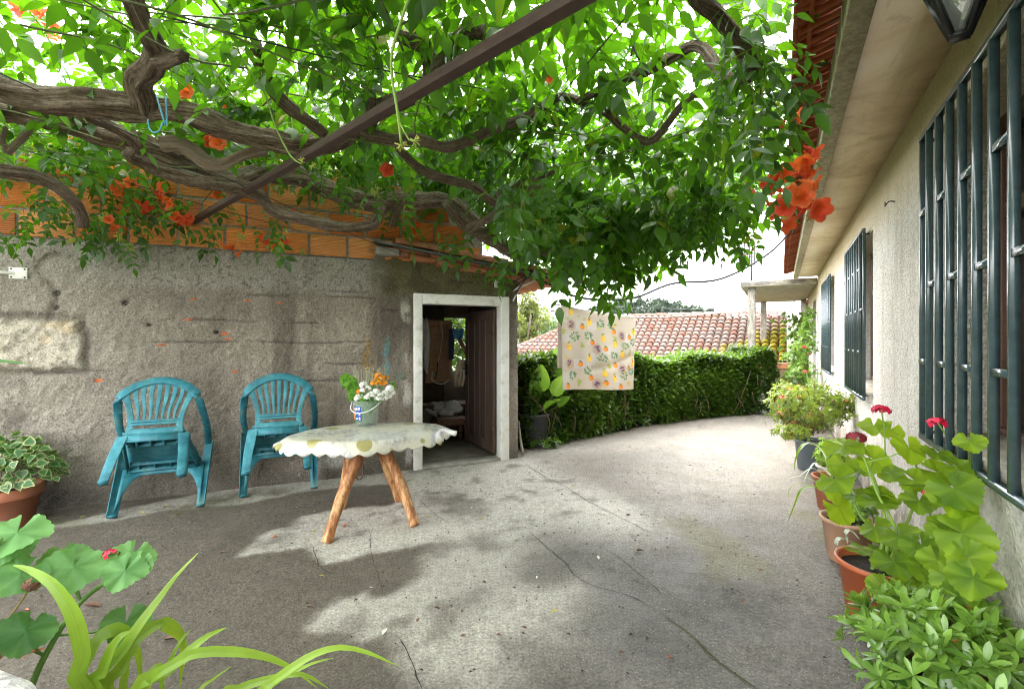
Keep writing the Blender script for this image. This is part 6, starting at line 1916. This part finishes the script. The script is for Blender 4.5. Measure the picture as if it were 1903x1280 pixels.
for (px, py, D, rp, m, fx, fy, lb) in ((1638, 762, 2.25, 14, M_RED, 1645, 850, 0), (1743, 786, 1.9, 15, M_RED, 1775, 850, 0), (1591, 813, 2.28, 15, M_DRED, 1625, 870, 1), (1722, 916, 1.95, 7, M_RED, 1730, 960, 0)):
    c = at(px, py, D)
    o = head(ge, p, c, rp * D / F, m, 30)
    if lb: o['label'] = 'dark red fading flower head'
    C = cr([at(fx, fy, D), (at(fx, fy, D) + c) / 2 + (.005, 0, .01), c], .02)
    MB().tube(C - p, .003, 6).build('flower_stalk', M_SHOOT, ge, smooth=True)
# near shrub at the bottom right
p = ground_at(1730, 1290, 1.52)
az = thing('potted_shrub', 'glossy light green azalea shrub filling the bottom right corner in a pale pot', 'potted plant', tuple(p))
pot(az, .14, .24, M_BPOT, .11, .022, .88)
b, st = MB(), MB()
n = 300
d_ = rdir(n); d_[:, 2] = np.abs(d_[:, 2]) - .30
P = np.array([.05, -.05, .30]) + d_ * (rng.uniform(.3, 1.12, n) ** .5 * (.8 + .5 * vn(d_[:, 0] * 2 + 4, d_[:, 1] * 2 + 4, 1.5, 66)))[:, None] * (.29, .28, .21)
w_ = P + p
ok = (w_[:, :2] @ HN) > -.60
P, d_ = P[ok], d_[ok]
Zd = d_ * .8 + UP * .8 + rng.normal(size=P.shape) * .25
NAZ = [whorl(7, .30, (5, 50), 91, .55), whorl(6, .32, (15, 70), 92, .55), whorl(8, .29, (0, 65), 93, .5)]
cloud(b, NAZ, P, np.cross(Zd, rdir(len(P))), Zd, rng.uniform(.055, .092, len(P)), np.clip(.5 + .4 * d_[:, 2] + rng.normal(size=len(P)) * .18, 0, 1))
for k in range(90): st.tube(cr([(0, 0, .2), P[k] * .55 + (.0, 0, .10), P[k]], .04), .0024, 5)
M_AZL = leafmat('glossy_azalea_leaf', (.028, .10, .018), (.19, .34, .05), (.34, .54, .05), .35, .28, .6)
b.build('foliage', M_AZL, az); st.build('stems', M_TWIG, az, smooth=True)
b = MB()
for k in range(5):
    cloud(b, [single(.4)], P[k * 7: k * 7 + 1] + d_[k * 7: k * 7 + 1] * .02, rdir(1), rdir(1) + UP, .05, .5)
b.build('withered_leaf', plain('orange_dry_leaf', (.50, .17, .05), .7), az)
# row of smaller pots along the house wall
p = ground_at(1575, 1048, 2.78)
p1 = thing('potted_seedling', 'pale clay pot with a few long drooping white striped leaves beside the orange pot', 'potted plant', tuple(p))
pot(p1, .135, .25, M_BPOT, .10, .02, .85)
def strap(par, org, pts, w, m, r, n_out=None, name='leaf', twist=0.0, vf=.22):
    C = cr(pts, .02)
    X = C[:, :3]
    T = unit(np.gradient(X, axis=0))
    side = np.cross(T, np.array([0, 0, 1.0]) if n_out is None else np.asarray(n_out, float))
    side = unit(side)
    N_ = np.cross(side, T)
    t = np.linspace(0, 1, len(X))
    ww = w * np.minimum(1, np.minimum((1 - t) * 3.0 + .04, .55 + t * 2)) ** .8 / 2
    G = np.stack([X - org + side * (ww * s_)[:, None] + N_ * (ww * abs(s_) * vf)[:, None] for s_ in np.linspace(-1, 1, 11)], 1)
    rr = np.clip(r + np.array([.14, -.06, .08, -.10, .06, -.24, .05, -.08, .10, -.05, .14])[None] + .25 * (t[:, None] - .5), 0, 1)
    return MB().grid(G, r=rr).build(name, m, par, smooth=True)
def m_strap(name, c0_, c1_, thru, stripe=False):
    def fn(N):
        r = N.attr('r')
        c = N.ramp(r, (0, c0_), (.7, c1_), (1, tuple(min(1, q * 1.25) for q in c1_)))
        c = N.hsv(c, v=N.noise(N.obj(), 40, 4) * .5 + .75)
        return dict(color=c, rough=.38, spec=.45, leaf=(thru, .4))
    return M(name, fn)
M_STRAP = m_strap('strap_leaf', (.07, .17, .012), (.22, .36, .035), (.42, .60, .05))
M_STRIPE = m_strap('striped_leaf', (.12, .25, .10), (.62, .66, .55), (.5, .6, .35))
for (pts, w, r) in (([(1590, 1010), (1560, 1000), (1555, 1020), (1565, 1060)], 10, .8), ([(1595, 1000), (1580, 985), (1572, 990), (1575, 1010)], 10, .9)):
    strap(p1, p, [at(x, y, 2.6) for x, y in pts], w * 2.6 / F, M_STRIPE, r)
b = MB(); bushy(b, None, (.03, 0, .30), .12, .10, .07, 40, .05, .5)
b.build('foliage', M_AZL, p1)
p = ground_at(1545, 945, 3.62)
p2 = thing('potted_spider_plant', 'terracotta pot with long arching striped blades reaching over the concrete', 'potted plant', tuple(p))
pot(p2, .125, .255, M_TERRA, .09, .022, .88)
q0 = p + (0, 0, .25)
for (pts, w, r, D) in (([(1545, 930), (1520, 905), (1490, 910), (1478, 935), (1465, 968)], 9, .35, 3.3), ([(1545, 925), (1515, 895), (1480, 885), (1458, 897)], 7, .6, 3.4), ([(1540, 890), (1510, 870), (1485, 885)], 5, .9, 3.5), ([(1535, 875), (1515, 860), (1500, 880), (1492, 900)], 5, .9, 3.5), ([(1525, 835), (1495, 825), (1480, 850), (1476, 875)], 8, .3, 3.7), ([(1530, 842), (1505, 822), (1485, 838)], 5, .95, 3.6), ([(1545, 920), (1500, 898), (1470, 905), (1465, 925)], 5, .5, 3.35), ([(1550, 915), (1535, 850), (1530, 822)], 8, .3, 3.6)):
    strap(p2, p, [q0 + (q0 - q0)] + [at(x, y, D) for x, y in pts], w * D / F, M_STRIPE if r > .5 else M_STRAP, r)
p = ground_at(1545, 890, 4.12)
p3 = thing('potted_herb', 'small bright green fine leaved herb in a pale pot between the azalea and the geranium', 'potted plant', tuple(p))
pot(p3, .11, .2, plain('chalky_pot', (.5, .46, .4), .85, .2, 8, .3), .085, .02, .9)
b, st = MB(), MB(); bushy(b, st, (0, 0, .30), .13, .13, .13, 330, .026, .75)
b.build('foliage', leafmat('fine_herb_leaf', (.06, .16, .02), (.22, .36, .04), (.4, .6, .05), .35), p3); st.build('stems', M_STEM, p3)
p = ground_at(1508, 878, 4.72)
p4 = thing('potted_azalea', 'wide spreading azalea with yellow green leaves in a slate blue bucket by the house wall', 'potted plant', tuple(p))
pot(p4, .15, .30, M_SPOT, .12, .02, .9)
b, st = MB(), MB()
bushy(b, st, (.02, .05, .62), .42, .36, .27, 520, .042, .5, seed=4)
bushy(b, None, (-.30, -.18, .42), .20, .14, .07, 70, .042, .55, seed=9)
bushy(b, None, (.32, -.02, .66), .16, .14, .10, 80, .040, .35, seed=12)
M_AZ2 = leafmat('yellow_green_azalea_leaf', (.03, .065, .012), (.19, .27, .035), (.38, .5, .05), .35, .4)
b.build('foliage', M_AZ2, p4); st.build('stems', M_TWIG, p4, smooth=True)
b = MB()
d_ = rdir(26); d_[:, 2] = np.abs(d_[:, 2])
cloud(b, [single(.4)], np.array([.05, .0, .6]) + d_ * (.4, .34, .26), rdir(26), rdir(26) + UP, .04, .5)
b.build('red_tips', plain('reddish_new_leaf', (.36, .09, .03), .6), p4)
# coral geranium, irises, roses further along the wall
M_CORAL = plain('coral_petal', (.80, .24, .16), .5, .25, 60, .1)
p = ground_at(1478, 800, 6.2)
p5 = thing('coral_geranium', 'pot of coral pink geraniums behind the azalea near the end of the wall', 'potted plant', tuple(p))
pot(p5, .14, .25, M_TERRA, .1, .02, .9)
b, st = MB(), MB(); bushy(b, st, (.0, .1, .48), .24, .22, .24, 240, .05, .6, seed=15)
b.build('foliage', M_AZ2, p5); st.build('stems', M_STEM, p5)
for (px, py) in ((1466, 722), (1452, 755), (1462, 760), (1490, 722), (1447, 765), (1455, 738), (1462, 742), (1492, 738), (1450, 768), (1459, 775)):
    c = at(px, py, 6.0 + random.uniform(-.1, .2))
    head(p5, p, c, .035 + random.random() * .012, M_CORAL, 16)
p = ground_at(1512, 780, 6.9)
p6 = thing('potted_iris', 'clump of grey green sword leaves in a pot against the house wall', 'potted plant', tuple(p))
pot(p6, .14, .25, M_TERRA, .1, .02, .9)
M_SWORD = m_strap('sword_leaf', (.05, .12, .04), (.14, .25, .10), (.2, .35, .08))
for k, (px, py) in enumerate(((1498, 690), (1505, 700), (1520, 690), (1538, 700), (1490, 715), (1515, 705), (1528, 712), (1484, 730), (1545, 710), (1500, 720))):
    c = at(px, py, 6.8)
    strap(p6, p, [p + (0, 0, .22), (p + c) / 2 + (0, 0, .16), c], .035, M_SWORD, random.random(), n_out=(0, -1, .2))
p = ground_at(1490, 750, 8.4)
p7 = thing('rose_bush', 'tall rose bush with small red blooms growing beside the far part of the house wall', 'rose bush', tuple(p))
pot(p7, .17, .28, M_TERRA, .13, .02, .9)
b, st = MB(), MB()
for (px, py, D, rx, rz, n) in ((1482, 660, 8.5, .22, .22, 130), (1490, 690, 8.3, .25, .2, 130), (1495, 640, 8.7, .18, .25, 120), (1500, 610, 9.0, .13, .22, 90), (1478, 700, 8.2, .2, .15, 80), (1505, 585, 9.3, .1, .16, 40)):
    bushy(b, None, at(px, py, D) - p, rx, rx, rz, n, .055, .5, seed=px)
b.build('foliage', leafmat('rose_leaf', (.03, .09, .015), (.14, .26, .03), (.3, .48, .04), .35), p7)
for k in range(12):
    c = at(random.uniform(1475, 1510), random.uniform(600, 700), 8.7)
    st.tube(cr([p + (0, 0, .2), (p + c) / 2 + rng.normal(size=3) * .05, c], .08) - p, .005, 5)
st.build('stems', M_STEM, p7, smooth=True)
for (px, py, r_) in ((1496, 692, .05), (1494, 645, .035), (1503, 658, .025), (1470, 608, .025), (1480, 695, .02), (1500, 560, .02), (1476, 650, .02), (1472, 702, .02)):
    head(p7, p, at(px, py, 8.1), r_, M_RED if r_ > .03 else M_DRED, 16, .7, 'flower')
p = h2w(14.6, -.42, 0)
p8 = thing('climbing_vine', 'loose green climber hanging at the far end of the house under the porch', 'climber', tuple(p))
b, st = MB(), MB()
n = 420
zz = rng.uniform(.2, 2.0, n)
P = np.c_[rng.normal(0, .16 + .06 * zz, n), rng.normal(0, .14, n) - .15, zz]
cloud(b, [heart(2)], P, rdir(n) - UP * .6, rdir(n) + np.array([-.3, -.8, .2]), rng.uniform(.09, .14, n), rng.uniform(0, .3, n))
for k in range(8): st.tube(cr([(0, 0, 0), (random.gauss(0, .15), -.15, .8), (random.gauss(0, .2), -.2, 1.95)], .1), .006, 5)
b.build('foliage', M_HEDGE, p8); st.build('stem_runners', M_TWIG, p8)

# ================================================================== foreground, bottom left
p = np.array([-1.10, 1.02, 0])
fg = thing('potted_geranium', 'pale green geranium with one pink bloom in the near left corner behind the white stone', 'potted plant', tuple(p))
pot(fg, .15, .42, M_TERRA, .11, .03, .9)
M_STG = plain('geranium_stem', (.14, .28, .06), .5, .15, 15, .1)
STM = [[p + (0, 0, .38), at(60, 1270, .95), at(105, 1180, .97), at(150, 1118, 1.0), at(200, 1078, 1.02)], [p + (-.04, 0, .38), at(-60, 1150, .95), at(-30, 1080, .95), at(0, 1000, .95)]]
for s_ in STM:
    C = cr(s_, .015)
    MB().tube(C - p, np.linspace(.0085, .0045, len(C)), 8).build('stem', M_STG, fg, smooth=True)
ALL = np.concatenate([cr(s_, .02) for s_ in STM])
for k, (px, py, rp, D, rv) in enumerate([(32, 988, 48, .98, .15), (8, 1012, 36, .97, .0), (38, 1066, 44, .95, -.05), (137, 1053, 50, 1.0, .15), (118, 1040, 38, 1.03, 0), (245, 1034, 38, 1.04, .2), (232, 1060, 36, 1.0, .15), (250, 1048, 30, 1.02, .1), (234, 1156, 38, 1.06, -.2), (48, 1172, 44, .93, -.3), (20, 1170, 30, .93, -.3), (30, 1015, 30, 1.0, -.1)]):
    c = at(px, py, D)
    tocam = unit(np.array([0, 0, H]) - c)
    nr = UP * .55 + tocam * .75 + rng.normal(size=3) * .2
    place_gleaf(fg, p, c, nr, rp * D / F * .97, M_GL2, 100 + k, rv, facing=(random.uniform(-.6, .6), -.3, -.9))
    q = ALL[np.argmin(np.linalg.norm(ALL - c + (0, 0, .04), axis=1))]
    MB().tube(cr([q, (q + c) / 2 - (0, 0, .008), c - unit(nr) * .004], .015) - p, .0024, 6).build('petiole', M_STG, fg, smooth=True)
head(fg, p, at(206, 1029, 1.03), 12 * 1.03 / F, M_RED, 18)
o = head(fg, p, at(60, 1086, .95), 15 * .95 / F, M_DEAD, 26, .8, 'flower_head', .3)
o['label'] = 'withered brown flower head'
MB().tube(cr([at(55, 1092, .95), at(30, 1130, .94), at(0, 1165, .93), at(-40, 1215, .93)], .015) - p, .0025, 6).build('flower_stalk', plain('straw_stalk', (.42, .32, .14), .6), fg, smooth=True)
o = strap(fg, p, [at(40, 1222, .93), at(62, 1210, .94), at(85, 1205, .95)], 12 / F, plain('orange_fallen_leaf', (.62, .14, .03), .5), .5)
o['label'] = 'curled orange dead leaf'
p = np.array([-.72, 1.0, 0])
dl_ = thing('daylily', 'clump of long arching yellow green strap leaves in the bottom left foreground', 'plant', tuple(p))
pot(dl_, .15, .42, M_TERRA, .11, .03, .9)
rt0 = p + (0, 0, .40)
for (pts, w, r, D) in (
    ([(161, 1285), (156, 1217), (145, 1162), (126, 1121), (96, 1083), (55, 1058), (25, 1050)], 30, .85, (.92, .95)),
    ([(191, 1285), (232, 1203), (268, 1149), (301, 1105), (328, 1069), (368, 1027)], 21, .75, (.95, 1.08)),
    ([(200, 1290), (224, 1244), (254, 1187), (287, 1162), (303, 1157), (328, 1171), (342, 1203), (333, 1280)], 24, .7, (.95, 1.12)),
    ([(160, 1280), (167, 1217), (186, 1184), (216, 1169), (240, 1180), (258, 1215), (262, 1290)], 24, .6, (.98, 1.08)),
    ([(180, 1285), (190, 1250), (208, 1203), (227, 1180), (245, 1172)], 27, .8, (.93, .97)),
    ([(250, 1288), (314, 1244), (355, 1206), (388, 1180), (420, 1166)], 24, .75, (.9, .98)),
    ([(270, 1285), (332, 1229), (371, 1212), (430, 1210), (488, 1218), (539, 1239), (588, 1276)], 17, .85, (.9, 1.0)),
    ([(460, 1310), (488, 1280), (547, 1237), (586, 1214), (633, 1202), (684, 1212), (738, 1236)], 15, .9, (.9, .98)),
    ([(360, 1296), (395, 1262), (430, 1237)], 10, .8, (.92, .96)),
    ([(400, 1300), (441, 1280), (488, 1264), (560, 1252), (610, 1278)], 14, .7, (.92, .98)),
    ([(300, 1290), (320, 1220), (340, 1185), (357, 1168)], 9, .4, (1.0, 1.06)),
    ([(258, 1285), (276, 1260), (290, 1240), (303, 1238), (308, 1260)], 18, .5, (.94, .98)),
    ([(470, 1300), (520, 1262), (580, 1232), (620, 1222)], 11, .75, (.95, 1.0)),
    ([(230, 1295), (236, 1240), (230, 1190)], 16, .45, (1.02, 1.06))):
    Ds = np.linspace(D[0], D[1], len(pts))
    W = [at(x, y, d) for (x, y), d in zip(pts, Ds)]
    strap(dl_, p, [rt0 + rng.normal(size=3) * (.03, .03, 0)] + W, w / F * np.mean(D), M_STRAP, r, n_out=(0, -.8, .6))
p = np.array([-1.62, 1.30, 0])
dr = thing('tall_leafy_plant', 'dark green strap leaf of a tall potted plant poking in at the left edge', 'plant', tuple(p))
pot(dr, .14, .4, M_TERRA, .1, .03, .9)
M_DKS = m_strap('dark_strap_leaf', (.02, .08, .015), (.05, .16, .02), (.12, .3, .03))
strap(dr, p, [p + (0, 0, .36), p + (.02, 0, .9), at(-70, 672, 1.28), at(0, 671, 1.27), at(52, 676, 1.26)], 21 / F * 1.27, M_DKS, .5, n_out=(0, -.7, .7))
for k in range(6):
    a_ = 2.2 + k * .5
    strap(dr, p, [p + (0, 0, .36), p + (.08 * math.cos(a_), .08 * math.sin(a_), .85), p + (.3 * math.cos(a_), .3 * math.sin(a_), .95), p + (.45 * math.cos(a_), .45 * math.sin(a_), .8)], .035, M_DKS, .4)
sw_ = MB()
A_, B_ = np.array([-1.5, 1.045]), np.array([-.535, .5625])
dd = (B_ - A_) / np.linalg.norm(B_ - A_)
nn_ = np.array([dd[1], -dd[0]])
uu, vv = np.meshgrid(np.linspace(0, 1.06, 90), np.linspace(0, 1, 60), indexing='ij')
prof_d = np.where(vv < .45, 0, np.where(vv < .72, (vv - .45) / .27 * .28, .28))
prof_z = np.where(vv < .45, vv / .45 * .88, np.where(vv < .72, .88, .88 * (1 - (vv - .72) / .28)))
rnd = .03 * sstep(.06, 0, np.abs(vv - .45)) + .03 * sstep(.06, 0, np.abs(vv - .72))
px_ = A_[0] + dd[0] * uu + nn_[0] * (prof_d)
py_ = A_[1] + dd[1] * uu + nn_[1] * (prof_d)
pz_ = prof_z - rnd * .7 + .022 * (vn(uu * 8 + 2, vv * 9, 1, 900, 4) - .5)
shr = sstep(1.06, 1.0, uu)
jx = .02 * (vn(uu * 7, vv * 11, 1, 905, 4) - .5)
M_STONE = M('whitewashed_stone', lambda N: dict(color=N.ramp(N.noise(N.obj(), 30, 6, .75), (.3, (.30, .28, .27)), (.48, (.66, .64, .62)), (.7, (.82, .81, .80))), rough=.85, bump=(N.noise(N.obj(), 50, 6, .7), .9, .015)))
G = np.stack([px_ + nn_[0] * jx, py_ + nn_[1] * jx, pz_], -1)
endc = G[-1].mean(0)
G = np.concatenate([G, (G[-1] * .9 + endc * .1 + np.r_[dd * .012, 0])[None], np.broadcast_to(endc + np.r_[dd * .014, 0], G[-1:].shape)], 0)
sw_.grid(G - (A_[0], A_[1], 0))
tag(sw_.build('garden_wall', M_STONE, smooth=True, loc=(A_[0], A_[1], 0)), 'rough whitewashed stone wall corner at the very bottom left', 'wall')

# ================================================================== flowers in the bucket
bo = thing('bouquet', 'bunch of white and orange garden flowers with leafy sprigs standing in the plastic bucket', 'bouquet', (BP[0], BP[1], BZ + .01))
B0 = np.array([BP[0], BP[1], BZ + .01])
st = MB()
def bpt(x, y, D=3.70): return at(x, y, D) - B0
M_BST = plain('cut_stem', (.10, .24, .05), .5)
M_WPET = M('white_petal', lambda N: dict(color=(.80, .80, .76), rough=.55, leaf=((.8, .8, .7), .25)))
M_OPET = M('orange_petal', lambda N: dict(color=N.ramp(N.attr('r'), (0, (.78, .26, .01)), (1, (.85, .42, .02))), rough=.5, leaf=((.9, .4, .02), .25)))
def bloom(x, y, D, rad, m, name):
    c = bpt(x, y, D)
    head(bo, np.zeros(3), c, rad, m, 22, .8, name, .42)
    st.tube(cr([np.array([random.uniform(-.05, .05), random.uniform(-.05, .05), 0]), np.array([c[0] * .5, c[1] * .5, .16]), c], .02), .0028, 6)
for (x, y, D) in ((668, 738, 3.66), (674, 726, 3.62), (684, 722, 3.6), (690, 734, 3.58), (699, 728, 3.6), (708, 734, 3.6), (716, 730, 3.62), (724, 722, 3.64), (728, 730, 3.68), (704, 740, 3.6), (682, 738, 3.6), (694, 740, 3.6), (715, 740, 3.62), (676, 715, 3.68), (722, 736, 3.66), (665, 741, 3.64)):
    bloom(x, y, D, random.uniform(.022, .032), M_WPET, 'white_bloom')
for (x, y, D) in ((700, 704, 3.68), (710, 702, 3.66), (694, 712, 3.64), (705, 712, 3.62), (714, 712, 3.66), (718, 702, 3.7), (702, 698, 3.72), (667, 728, 3.62)):
    bloom(x, y, D, random.uniform(.02, .028), M_OPET, 'orange_bloom')
b = MB()
for (x, y, D, rx, rz, n) in ((652, 712, 3.72, .055, .05, 70), (645, 705, 3.74, .05, .045, 50), (660, 725, 3.72, .05, .06, 60), (656, 738, 3.7, .03, .03, 30), (730, 715, 3.72, .02, .02, 10), (690, 740, 3.7, .1, .02, 40)):
    bushy(b, None, bpt(x, y, D), rx, rx, rz, n, .028, .7, seed=int(x))
for k in range(14):
    b.tube(cr([(0, 0, .02), (random.uniform(-.03, .03), random.uniform(-.03, .03), .09), (random.uniform(-.07, .07), random.uniform(-.06, .06), .17)], .03), .003, 5, r=.4)
n = 26
P = np.c_[rng.uniform(-.05, .055, n), rng.uniform(-.06, .04, n), rng.uniform(.02, .16, n)]
cloud(b, [single(.4)], P, rdir(n) + UP * .6, rdir(n), rng.uniform(.05, .075, n), rng.uniform(.4, .9, n))
b.build('greenery', leafmat('sprig_leaf', (.05, .17, .02), (.16, .36, .04), (.35, .6, .05), .35), bo)
b = MB()
for k in range(60):
    c = bpt(random.gauss(688, 18), random.uniform(682, 708), random.uniform(3.7, 3.82))
    q_ = np.array([c[0] * .7, c[1] * .7, .2])
    b.tube(cr([q_, (q_ + c) / 2 + rng.normal(size=3) * .008, c], .03), .0011, 4, r=.5)
    n = 8
    cloud(b, [single(.5)], c + rng.normal(size=(n, 3)) * .010, rdir(n), rdir(n), .009, rng.uniform(.3, 1, n))
b.build('seed_spray', plain('pale_seed_heads', (.42, .42, .26), .7), bo)
st.build('stems', M_BST, bo, smooth=True)

# ================================================================== litter on the ground
M_PET = {'orange': plain('dry_orange_petal', (.55, .12, .03), .6), 'yellow': plain('yellow_leaf_bit', (.52, .42, .06), .6), 'white': plain('white_scrap', (.7, .68, .6), .6), 'green': plain('green_leaf_bit', (.12, .22, .06), .6), 'brown': plain('brown_leaf_bit', (.16, .085, .05), .8)}
LAB = {'orange': ('fallen_petal', 'fallen orange petal lying on the concrete', 'petal'), 'yellow': ('fallen_leaf', 'tiny yellow leaf fallen on the concrete', 'leaf'), 'white': ('paper_scrap', 'small white scrap on the concrete', 'scrap'), 'green': ('fallen_leaf', 'small narrow green leaf fallen on the concrete', 'leaf'), 'brown': ('fallen_leaf', 'small curled brown leaf on the concrete', 'leaf')}
LIT = [('orange', 638, 978, .05), ('orange', 196, 932, .06), ('orange', 506, 1002, .022), ('orange', 446, 908, .03), ('orange', 1250, 1222, .016), ('orange', 44, 1137, .02), ('orange', 1203, 760, .04),
       ('yellow', 590, 903, .03), ('yellow', 583, 952, .025), ('yellow', 268, 956, .025), ('yellow', 332, 957, .025), ('yellow', 588, 990, .02), ('yellow', 602, 1072, .016), ('yellow', 800, 963, .02), ('yellow', 1026, 1140, .02), ('yellow', 548, 945, .02), ('yellow', 304, 943, .022), ('yellow', 892, 966, .018), ('yellow', 1068, 905, .02), ('yellow', 148, 965, .02),
       ('white', 710, 1182, .025), ('white', 1113, 1040, .022), ('white', 880, 946, .02), ('white', 997, 1076, .014), ('white', 694, 1093, .014),
       ('green', 910, 959, .035), ('green', 884, 1002, .03), ('green', 955, 1007, .03), ('green', 1196, 999, .025), ('green', 842, 907, .04),
       ('brown', 775, 1158, .018), ('brown', 855, 1184, .018), ('brown', 818, 1132, .02), ('brown', 862, 1136, .02), ('brown', 904, 1083, .018), ('brown', 1182, 1022, .03), ('brown', 992, 1028, .028), ('brown', 570, 1128, .022), ('brown', 188, 1130, .05), ('brown', 305, 1192, .04), ('brown', 1163, 957, .03), ('brown', 1412, 1062, .02), ('brown', 1380, 1120, .022), ('brown', 1150, 1212, .018), ('brown', 922, 1182, .018), ('brown', 368, 1040, .022), ('brown', 408, 1030, .022), ('brown', 980, 1170, .018)]
for (kd, px, py, sz) in LIT:
    c = gp(px, py)
    c[2] = .018 * (float(vn(c[0], c[1], .7, 4, 2)) - .5) + .004
    b = MB()
    a_ = random.uniform(0, 6.3)
    cloud(b, [single(.5 if kd != 'green' else .22, droop=-.25, fold=.5)], np.array([[0, 0, .0]]), np.array([[math.cos(a_), math.sin(a_), .02]]), np.array([[.15 * random.uniform(-1, 1), .15 * random.uniform(-1, 1), 1]]), sz * 1.6, .5)
    nm, lb, ct = LAB[kd]
    tag(b.build(nm, M_PET[kd], loc=tuple(c)), lb, ct, kd + ' litter on the courtyard')
n = 900
X_ = rng.uniform(-2.6, 2.2, n); Y_ = rng.uniform(1.3, 6.2, n)
ok = (poly_sd(X_, Y_, YARD) < -.1) & ((np.stack([X_, Y_], -1) @ HN) > -.5) & (((np.stack([X_, Y_], -1) - SHED_O) @ SN) < -.03)
X_, Y_ = X_[ok], Y_[ok]
n = len(X_)
b = MB()
cloud(b, [single(.6, droop=-.1, fold=.5)], np.c_[X_, Y_, .018 * (vn(X_, Y_, .7, 4, 2) - .5) + .003], np.c_[rng.normal(size=(n, 2)), np.zeros(n)], np.c_[rng.normal(size=(n, 2)) * .2, np.ones(n)], rng.uniform(.007, .020, n), 0)
tag(b.build('plant_debris', plain('dark_debris', (.05, .035, .022), .9)), 'scatter of tiny dark seeds and bits over the concrete', 'debris', kind='stuff')
